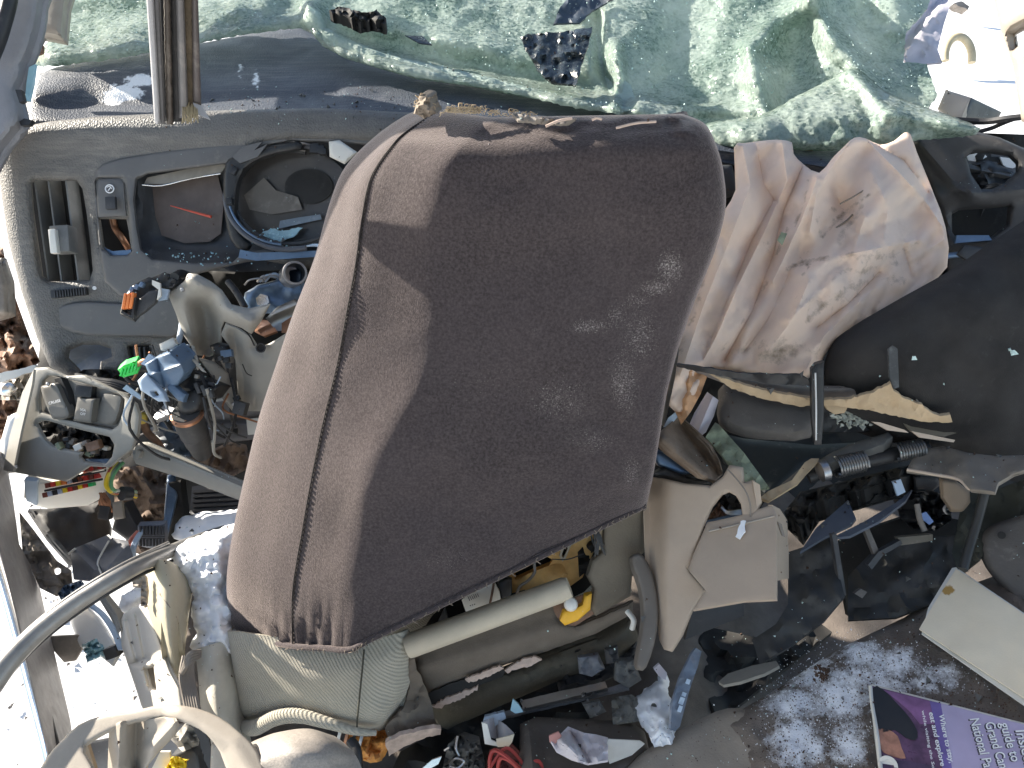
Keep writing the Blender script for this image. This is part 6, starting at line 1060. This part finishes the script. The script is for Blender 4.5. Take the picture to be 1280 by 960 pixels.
# ------------------------------------------------------------------ beige console pieces
bc = thing('beige_console', 'broken beige console moulding with a round cutout beside the seat', 'console', (860, 790, 1.08))
panel('moulding_shell', [(814, 596), (830, 598), (855, 604), (888, 607), (903, 596), (912, 581), (928, 584), (930, 603), (942, 600), (952, 628), (945, 642), (934, 648), (928, 646), (926, 630), (920, 620), (911, 615), (902, 619), (890, 634), (880, 656), (866, 694), (860, 712), (872, 726), (882, 738), (866, 762), (852, 796), (840, 815), (830, 812), (824, 800), (820, 760), (806, 700), (804, 640)], pl((812, 600, 1.07), (945, 610, 1.03), (840, 810, 1.03)), BEIGE, bc, thick=.005, res=5, roll=.003, rollw=4, bulge=folds(([(812, 604), (812, 800)], .03, 14)))
panel('moulding_tip', [(941, 601), (950, 606), (952, 628), (946, 634)], flat(1.026), BEIGE, bc, thick=.006, res=3)
tube('moulding_crack', [(909, 586, 1.037), (920, 598, 1.032), (932, 614, 1.026), (938, 632, 1.023), (938, 646, 1.025)], .0010, TRIMB, bc)
panel('cutout_back', [(876, 660), (884, 634), (905, 608), (930, 622), (932, 650), (900, 664)], flat(1.10), VOID, bc, thick=.004, res=6, bulge=crumple(.03, .1, 127))
panel('cutout_liner', [(884, 650), (900, 628), (908, 638), (928, 638), (928, 644), (900, 650)], flat(1.07), RUST, bc, thick=.004, res=3, bulge=crumple(.01, .2, 128))
tubes('cutout_wires', [([(902, 634, 1.06), (910, 640 + k, 1.055), (926, 638 + k * 2, 1.06)], .002) for k in range(3)], METAL, bc)
panel('cutout_floor', [(880, 652), (928, 640), (930, 648), (884, 664)], flat(1.06), BLUEM, bc, thick=.004, res=4)
panel('moulding_base', [(814, 592), (830, 584), (860, 596), (890, 600), (886, 608), (850, 606)], flat(1.085), DARK, bc, thick=.01, res=4, roll=.004, rollw=4)
bb = thing('beige_box', 'beige console box lid corner next to the round cutout', 'console box', (930, 760, 1.05))
bpl = pl((884, 655, 1.045), (966, 632, 1.02), (868, 760, 1.0))
panel('box_face', [(884, 653), (925, 644), (965, 631), (971, 642), (971, 750), (930, 752), (866, 763), (882, 738), (860, 712), (868, 690)], bpl, BEIGE, bb, thick=.006, res=6, roll=.0015, rollw=3)
tube('box_ridge', [(886, 664, 1.036), (930, 654, 1.024), (968, 645, 1.012)], .0014, TRIMT, bb)
panel('box_end', [(965, 631), (975, 636), (984, 650), (986, 690), (986, 723), (971, 726), (971, 642)], pl((966, 632, 1.02), (986, 655, 1.06), (972, 725, 1.0)), BEIGE, bb, thick=.006, res=4, roll=.0015, rollw=3)
panel('snow_smear', [(926, 652), (932, 650), (931, 664), (924, 674), (920, 670)], add(bpl, flat(-.006)), SNOW, bb, thick=.003, res=3, jag=.8)
panel('end_notch', [(972, 652), (977, 655), (982, 672), (978, 670)], flat(1.012), TRIMB, bb, thick=.004, res=3)
panel('hollow_shade', [(866, 762), (930, 752), (930, 770), (880, 790), (856, 800)], flat(1.08), DARK, L=('dark sheet standing for shade in the hollow below the beige box', 'hollow'), thick=.01, res=5)  # dark colour stands for the shade under the box
rb = panel('rust_bracket', [(803, 534), (812, 540), (825, 540), (836, 530), (848, 520), (856, 524), (876, 542), (890, 556), (900, 576), (904, 592), (894, 602), (874, 596), (850, 578), (834, 566), (820, 552)], pl((805, 536, 1.05), (850, 522, 1.08), (900, 598, 1.06)), M('rust_brown', (.17, .125, .09), .55, .1, var=.3, vs=25, grain=.3, dust=.3, dcol=(.3, .26, .22)), L=('curled rusty brown bracket beside the right edge of the seat', 'bracket'), thick=.004, res=4, roll=.008, rollw=6, bulge=folds(([(850, 530), (896, 590)], .035, 9), ([(830, 548), (880, 590)], -.014, 10)))
panel('grey_backing', [(815, 568), (824, 562), (846, 576), (866, 592), (850, 594), (822, 582)], flat(1.09), BLUEM, L=('grey metal tongue behind the rusty bracket', 'metal tongue'), thick=.004, res=4, roll=.006, rollw=5)
panel('painted_strip', [(882, 546), (894, 528), (898, 530), (930, 566), (962, 610), (948, 612), (930, 603), (916, 586), (900, 566)], pl((884, 545, 1.10), (896, 530, 1.11), (955, 610, 1.05)), GREENST, L=('mottled green and purple strip behind the beige moulding', 'strip'), thick=.004, res=4, bulge=crumple(.008, .06, 130))
panel('blue_shim', [(829, 534), (836, 522), (846, 514), (848, 520), (836, 534)], flat(1.09), LBLUE, L=('pale blue shim poking out above the rusty bracket', 'shim'), thick=.003, res=3)
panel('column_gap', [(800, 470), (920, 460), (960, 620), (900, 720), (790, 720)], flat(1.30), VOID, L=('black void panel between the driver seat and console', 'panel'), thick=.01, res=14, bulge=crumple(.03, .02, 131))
cf = panel('curved_frame', [(789, 698), (794, 692), (803, 694), (814, 712), (821, 740), (823, 772), (818, 805), (808, 834), (800, 838), (795, 830), (799, 806), (804, 770), (800, 735), (792, 712)], pl((790, 695, 1.07), (822, 760, 1.05), (800, 835, 1.02)), M('frame_brown', (.16, .14, .12), .6, var=.2, dust=.3), L=('curved grey brown frame piece left of the beige console', 'frame piece'), thick=.012, res=4, roll=.006, rollw=5, curve=2)
tube('pale_clip', [(784, 764, 1.08), (792, 775, 1.07), (790, 786, 1.075)], .004, WPLAS, None, ('tiny pale clip left of the curved frame piece', 'clip'))
# ================================================================== lower middle clutter
panel('dark_lining', [(480, 985), (500, 940), (560, 905), (640, 870), (720, 840), (800, 800), (870, 780), (960, 800), (1000, 760), (1040, 790), (900, 900), (800, 985)], hz(.325), VOID, L=('torn black lining over the floor behind the seat', 'floor lining'), thick=.01, res=10, bulge=crumple(.03, .03, 140))
rl = thing('seat_track', 'grey metal seat track lying on the rear floor', 'seat track', (710, 885, 1.12))
rpl = pl((600, 900, 1.13), (800, 858, 1.10), (700, 895, 1.10))
panel('track_top', [(650, 876), (700, 864), (756, 852), (759, 860), (704, 874), (654, 886)], add(rpl, flat(-.02)), METAL, rl, thick=.008, res=5, jag=.3)
panel('track_side', [(616, 892), (654, 884), (760, 860), (784, 852), (786, 860), (700, 880), (640, 894), (604, 902)], rpl, M('track_grey', (.20, .205, .22), .5, .5, dust=.4, dcol=(.4, .42, .46), ds=60), rl, thick=.006, res=4, jag=.4)
for x in (730, 742): box('track_slot', (x, 868 - (x - 730) * .2, 1.095), 6, 3, .006, VOID, rl, rz=-13, bev=0)
panel('track_end', [(602, 908), (606, 896), (630, 890), (632, 898), (616, 910)], flat(1.10), LBLUE, rl, thick=.008, res=3, jag=.5)
panel('white_chip', [(638, 888), (641, 874), (648, 880), (654, 890), (644, 892)], flat(1.10), ICEB, L=('white splinter standing by the end of the seat track', 'splinter'), thick=.004, res=3)
cp = thing('paper_cup', 'crushed small white paper carton beside the seat track', 'carton', (622, 930, 1.08))
panel('carton_side', [(602, 903), (609, 905), (614, 925), (624, 929), (622, 933), (606, 930)], flat(1.065), WPLAS, cp, thick=.002, res=3)
panel('carton_inside', [(604, 902), (618, 898), (632, 908), (642, 918), (630, 926), (614, 922)], flat(1.085), M('carton_grey', (.45, .44, .46), .7), cp, thick=.002, res=3, bulge=folds(([(620, 899), (622, 926)], .02, 5)))
panel('carton_flap', [(620, 924), (636, 920), (643, 918), (640, 928), (636, 933), (622, 934)], flat(1.062), CREAM, cp, thick=.002, res=3)
tubes('red_wires', [([(614, 975, 1.05), (612, 950, 1.05), (618, 938, 1.05), (632, 945, 1.04), (652, 962, 1.04), (668, 975, 1.04)], .0028), ([(620, 975, 1.05), (626, 948, 1.04), (645, 958, 1.04), (655, 980, 1.04)], .0026), ([(660, 980, 1.04), (664, 956, 1.03), (674, 952, 1.03), (678, 966, 1.03), (670, 978, 1.03)], .0026), ([(612, 960, 1.05), (632, 935, 1.05), (650, 950, 1.045), (660, 970, 1.04)], .0024)], REDW, L=('tangle of thin red wires at the bottom edge', 'wires'))
panel('red_cloth', [(604, 985), (612, 938), (640, 930), (655, 945), (664, 985)], flat(1.075), M('dark_red_cloth', (.12, .035, .032), .9, var=.3), L=('dark red cloth under the red wires', 'cloth'), thick=.004, res=5, bulge=crumple(.02, .05, 141))
panel('brown_bag', [(648, 985), (650, 905), (670, 896), (720, 898), (790, 902), (806, 915), (812, 940), (760, 985)], pl((650, 905, 1.10), (800, 905, 1.08), (700, 985, 1.0)), M('bag_brown', (.105, .09, .078), .75, var=.2, grain=.3, dust=.2), L=('brown grey folded bag on the rear floor', 'bag'), thick=.01, res=6, roll=.02, rollw=10, bulge=folds(([(660, 900), (668, 980)], -.015, 8)))
panel('paper_tissue', [(688, 925), (698, 920), (710, 908), (730, 916), (745, 918), (760, 922), (760, 950), (735, 954), (715, 948), (696, 938)], pl((690, 925, 1.03), (760, 925, 1.03), (730, 950, 1.0)), M('tissue', (.62, .58, .60), .8, var=.1), L=('crumpled pale paper tissue on the brown bag', 'tissue'), thick=.003, res=4, bulge=add(folds(([(712, 912), (730, 940), (736, 952)], .02, 4), ([(702, 925), (722, 945)], -.015, 5)), crumple(.012, .06, 142)))
panel('pink_scrap', [(686, 920), (698, 915), (702, 920), (694, 930), (687, 928)], flat(1.025), M('pinkish', (.50, .25, .22), .8), L=('pinkish paper scrap at the tissue left end', 'scrap'), thick=.003, res=3)
panel('paper_sheet', [(760, 924), (800, 926), (806, 930), (790, 944), (762, 955), (756, 940)], flat(1.02), M('pale_paper', (.50, .49, .46), .8), L=('flat pale paper sheet right of the tissue', 'paper'), thick=.002, res=5)
panel('clear_wrapper', [(766, 905), (764, 872), (790, 868), (800, 876), (798, 900)], pl((766, 905, 1.08), (766, 872, 1.12), (798, 890, 1.08)), M('wrapper_grey', (.22, .22, .20), .3, dust=.2), L=('small grey wrapper beside the floor snow', 'wrapper'), thick=.003, res=4, bulge=crumple(.01, .1, 143))
snow_heap('snow_pile', [(794, 872), (806, 862), (822, 850), (824, 838), (834, 844), (832, 860), (840, 876), (842, 900), (838, 922), (816, 926), (808, 910), (796, 896)], pl((796, 880, 1.10), (838, 870, 1.09), (820, 925, 1.02)), ('small bluish snow pile on the dark rear floor', 'snow'), .03, 14, 3, 144)
tk = thing('clear_strip', 'clear bluish plastic strip standing in the floor snow', 'plastic strip', (846, 910, 1.03))
tpl = pl((838, 905, 1.01), (866, 812, 1.06), (852, 905, 1.02))
panel('strip_body', [(838, 912), (840, 880), (850, 848), (864, 818), (870, 810), (877, 814), (872, 834), (862, 862), (856, 885), (850, 908), (844, 914)], tpl, M('clear_blue', (.17, .20, .25), .18, var=.25, spec=.7), tk, thick=.004, res=4, bulge=crumple(.006, .06, 145))
for x, y, w_, h_ in ((852, 876, 6, 9), (850, 886, 5, 8), (855, 868, 5, 5), (860, 852, 5, 6)): box('strip_mark', (x, y, tpl(x, y) - .007), w_, h_, .001, LBLUE, tk, rz=20, bev=0)
panel('curl_foam', [(817, 836), (824, 830), (834, 842), (832, 850), (824, 846)], flat(1.08), LAVC, L=('tiny pale curl of foam above the floor snow', 'foam'), thick=.006, res=3)
panel('grey_leaf', [(898, 852), (910, 842), (940, 832), (970, 826), (974, 832), (955, 842), (925, 852), (904, 856)], pl((900, 852, 1.0), (972, 828, 1.0), (940, 850, .98)), M('leaf_grey', (.20, .19, .165), .7, dust=.2), L=('grey leaf shaped trim sliver below the black crate', 'trim sliver'), thick=.004, res=4)
tr = panel('trim_tube', [(690, 822), (740, 800), (800, 790), (800, 830), (760, 850), (700, 870)], flat(1.16), DARK, L=('dark plastic duct behind the seat track', 'duct'), thick=.03, res=6, roll=.02, rollw=9, bulge=crumple(.03, .05, 146))
for i, (pts, d, mt, lb) in enumerate((([(756, 812), (772, 808), (774, 828), (758, 830)], 1.10, DARK, 'dark plastic cap above the seat track'), ([(722, 822), (748, 818), (756, 836), (740, 846), (724, 842)], 1.11, MATS['flap_grey'], 'grey plastic piece left of the dark cap'), ([(770, 826), (792, 824), (802, 850), (786, 860), (768, 850)], 1.09, MATS['bar_grey'], 'grey brown plate below the dark cap'), ([(728, 880), (750, 876), (758, 890), (738, 898)], 1.08, MATS['bar_grey'], 'grey brown plate beneath the seat track'))):
    panel('plastic_scrap', pts, flat(d), mt, L=(lb, 'plastic scrap'), thick=.01, res=4, roll=.003, rollw=3, bulge=crumple(.008, .1, 150 + i))
kf = thing('metal_scraps', 'glinting metal blade lying below the torn seat flap', 'metal blade', (540, 955, 1.06))
panel('blade', [(526, 962), (540, 950), (552, 946), (548, 955), (532, 964)], flat(1.05), CHROME, kf, thick=.003, res=3)
panel('grey_bundle', [(550, 975), (560, 930), (574, 918), (592, 924), (600, 960), (590, 985)], flat(1.09), MATS['bar_grey'], L=('grey crumpled bundle left of the red wires', 'bundle'), thick=.01, res=4, bulge=crumple(.04, .07, 155))
tubes('steel_links', [([(572, 920, 1.06), (570, 935, 1.055), (574, 945, 1.055)], .0018), ([(562, 955, 1.06), (570, 948, 1.05), (580, 952, 1.05), (572, 960, 1.05), (562, 958, 1.05)], .0016), ([(556, 938, 1.06), (562, 934, 1.055)], .0018)], METAL, L=('thin bent steel links on the grey bundle', 'wire links'))
# ================================================================== rear shelf with snow, magazine, folder
cpl2 = pl((800, 950, .98), (1000, 860, 1.03), (1200, 760, 1.02), (1000, 960, .93), (1280, 960, .86))
cm = blobs((1010, 840, 42, 26, 0.479), (1080, 818, 40, 20, 0.464), (990, 880, 40, 26, 0.464), (1050, 870, 44, 40, 0.479), (1000, 930, 45, 40, 0.448), (1060, 930, 30, 40, 0.432), (1120, 830, 40, 24, 0.418), (1160, 850, 60, 26, 0.355), (1090, 850, 60, 30, 0.386), (960, 860, 24, 20, 0.386))
rc = panel('carpeted_shelf', [(905, 905), (930, 885), (960, 868), (1000, 842), (1040, 815), (1080, 796), (1130, 772), (1160, 752), (1200, 735), (1330, 690), (1340, 1000), (940, 1000), (930, 940)], cpl2, CARPET, L=('dark carpeted surface with snow and dirt at the lower right', 'carpet'), thick=.03, res=5, curve=0, roll=.03, rollw=30, mask=cm, bulge=crumple(.006, .03, 160))
rcl = panel('brown_cover_cloth', [(760, 1000), (790, 952), (820, 930), (850, 912), (880, 896), (910, 885), (935, 888), (955, 900), (965, 920), (972, 945), (980, 1000)], pl((790, 950, 1.02), (930, 890, 1.01), (970, 960, .945), (820, 960, 1.0)), M('shelf_taupe', (.27, .235, .195), .85, var=.12, grain=.5, gs=300, dust=.2), L=('taupe padded cloth edge at the bottom, left of the snow', 'cloth'), thick=.02, res=6, curve=2, roll=.010, rollw=14, bulge=creases(.008, .012, 161))
def onshelf(x, y): return cpl2(x, y) - .004
sp = []; dp = []
for (x, y, rx, ry, n) in ((1010, 840, 40, 24, 420), (1080, 818, 40, 18, 380), (990, 880, 36, 26, 420), (1050, 875, 44, 36, 600), (1000, 930, 45, 34, 500), (1065, 930, 22, 36, 260), (1130, 835, 50, 24, 330), (1180, 850, 60, 24, 160)):
    for _ in range(int(n * .5)): a, b = rng.normal(x, rx * .75), rng.normal(y, ry * .75); sp.append((a, b, onshelf(a, b), rng.uniform(.0004, .0012)))
for _ in range(2600):
    a, b = rng.uniform(950, 1275), rng.uniform(790, 960)
    if b > 800 + (1100 - a) * .35 - (0 if a < 1100 else (a - 1100) * .2): dp.append((a, b, onshelf(a, b) - .001, rng.uniform(.0005, .0016)))
scatter('snow_grains', sp, SNOW, rc); scatter('dirt_grains', dp, M('dark_soil', (.085, .05, .034), .95, var=.5), rc)
scatter('dirt_clump', [(1028 + rng.normal(0, 5), 841 + rng.normal(0, 4), onshelf(1028, 841) - .004, rng.uniform(.002, .004)) for _ in range(40)], MATS['dark_soil'], rc)
scatter('cloth_crumbs', [(rng.uniform(800, 960), rng.uniform(900, 955), .95, 0.0008) for _ in range(60)], MATS['dark_soil'], rcl)
# magazine
mpl_ = add(cpl2, flat(-.016))
mg = thing('magazine', 'purple canyon travel guide magazine with sideways white lettering', 'magazine', (1150, 975, .9))
panel('page_block', [(1086, 858), (1090, 855), (1340, 919), (1340, 1010), (1104, 1010), (1098, 960), (1092, 910)], add(mpl_, flat(.003)), M('page_edge', (.66, .64, .58), .8), mg, thick=.008, res=8)
MAGP = M('cover_violet', (.44, .38, .54), .4, var=.12, vs=12, dust=.08, dcol=(.6, .6, .7))
panel('magazine_cover', [(1089, 857), (1340, 921), (1340, 1010), (1108, 1010), (1102, 960), (1096, 910)], mpl_, M('cover_plum', (.125, .06, .115), .32, var=.5, vs=40, dust=.2, dcol=(.34, .18, .26), ds=70), mg, thick=.001, res=8)
def mflat(name, pts, mat, off, **k): return panel(name, pts, add(mpl_, flat(-off)), mat, mg, thick=.0003, res=5, **k)
mflat('cover_print', [(1176, 879), (1340, 921), (1340, 1010), (1196, 1010), (1190, 960), (1182, 915)], MAGP, .0008)
mflat('cover_print', [(1162, 876), (1176, 879), (1182, 915), (1190, 960), (1196, 1010), (1184, 1010), (1178, 960), (1171, 915)], M('cover_indigo', (.17, .12, .34), .35, var=.25, vs=30), .0008)
mflat('cover_print', [(1091, 860), (1104, 862), (1122, 880), (1137, 897), (1147, 915), (1144, 925), (1132, 922), (1118, 912), (1104, 916), (1097, 905)], M('cover_black', (.022, .020, .020), .35, var=.3), .0008, curve=2)
mflat('cover_print', [(1097, 912), (1110, 912), (1122, 920), (1127, 935), (1132, 948), (1118, 946), (1104, 940), (1100, 930)], M('cover_rock', (.42, .20, .13), .4, var=.4, vs=70, dust=.2, dcol=(.15, .07, .06), ds=90), .0008, curve=2)
mflat('cover_print', [(1100, 942), (1120, 950), (1140, 952), (1170, 958), (1182, 990), (1110, 1000)], M('cover_dusk', (.075, .045, .085), .35, var=.5, vs=60), .0008)
mflat('cover_print', [(1104, 862), (1162, 876), (1168, 905), (1150, 905), (1138, 890), (1122, 876)], M('cover_magenta', (.22, .10, .22), .35, var=.4, vs=40), .00065)
lathe('cover_badge', (1110, 957, mpl_(1110, 957)), (1110, 957, mpl_(1110, 957) - .0012), [(0, .0105), (1, .0105), (1, .0065), (.2, .0060)], WPLAS, mg, seg=20)
def mw(s, a, b, h, off=.0014, ink=INK, shear=.2, bold=.012): write('cover_text', s, a, b, h, mpl_, ink, mg, off=off, shear=shear, bold=bold)
for s, a, b, h in (("Insider's", (1269, 912), (1286, 970), 12), ('guide to', (1250, 904), (1265, 953), 12), ('Grand Canyon', (1231, 903), (1256, 981), 12), ('National Park', (1212, 898), (1234, 973), 12)):
    write('cover_text', s, (a[0] - 1.6, a[1] + .6), (b[0] - 1.6, b[1] + .6), h, mpl_, BINK, mg, off=.0011, shear=.2, bold=.03); mw(s, a, b, h)
mw('Where to stay,', (1173.5, 893), (1187, 954), 6.5, bold=.02); mw('eat and explore', (1161, 890), (1176, 958), 6.5, bold=.02); mw('while visiting the South Rim', (1152, 888), (1171, 990), 3.6, shear=.1)
tube('bent_edge', [(x, y, float(mpl_(x, y)) - .001) for x, y in ((1088, 858), (1090, 880), (1096, 915), (1101, 960), (1104, 990))], .0022, MATS['page_edge'], mg)
fo = thing('card_folder', 'stained cream card folder lying on the carpet at right', 'folder', (1210, 860, .93))
fop = add(cpl2, flat(-.024))
panel('folder_back', [(1190, 710), (1195, 709), (1330, 800), (1330, 916), (1152, 792), (1160, 760)], add(fop, flat(.004)), WPLAS, fo, thick=.002, res=7)
panel('folder_front', [(1195, 711), (1330, 801), (1330, 905), (1149, 786), (1166, 757)], fop, CREAM, fo, thick=.002, res=6, mask=blobs((1185, 738, 9, 7, .62)), bulge=crumple(.002, .02, 165, 2))

# ================================================================== crumbs and dirt that fell from above and lie on whatever caught them
bpy.context.view_layer.update(); dg_ = bpy.context.evaluated_depsgraph_get()
def fallen(name, n, sizes, mat, L):
    V = []; F = []; b0 = np.array([(1, 0, 0), (-.6, .8, 0), (-.5, -.8, .1), (0, 0, .9)])
    for _ in range(n):
        x, y = rng.uniform(-.62, .95), rng.uniform(.35, 1.5)
        hit, loc, nor, ix, ob, mx = S.ray_cast(dg_, Vector((x, y, 1.28)), Vector((0, 0, -1)))
        if not hit or loc.z < .15 or nor.z < .35 or ob.name.startswith(('ground', 'glass', 'magazine', 'cover', 'folder', 'airbag', 'fabric', 'car_seat', 'moulding', 'box_face', 'knot', 'frayed', 'hem', 'olive', 'base', 'seat_belt', 'looped', 'arched', 'strip')): continue
        q, _r = np.linalg.qr(rng.normal(size=(3, 3))); s = rng.choice(sizes); k = len(V)
        V += list(np.array(loc) + (0, 0, s * .3) + (b0 * rng.uniform(.4, 1.3, (4, 3))) @ q * s); F += [(k, k + 1, k + 3), (k + 1, k + 2, k + 3), (k + 2, k, k + 3), (k, k + 2, k + 1)]
    fin(name, V, F, mat, None, L, 'stuff', smooth=False)
fallen('fallen_crumbs', 2600, [.0007, .0010, .0010, .0014, .0022], CRUMB, ('glass crumbs sprinkled over the wrecked interior', 'glass crumbs'))
fallen('fallen_dirt', 2600, [.0007, .0010, .0014, .002, .003], MATS['dark_soil'], ('dirt flecks sprinkled over the wrecked interior', 'dirt'))
fallen('fallen_chips', 300, [.003, .004, .006], MATS['bar_grey'], ('small plastic chips lying among the debris', 'plastic chips'))
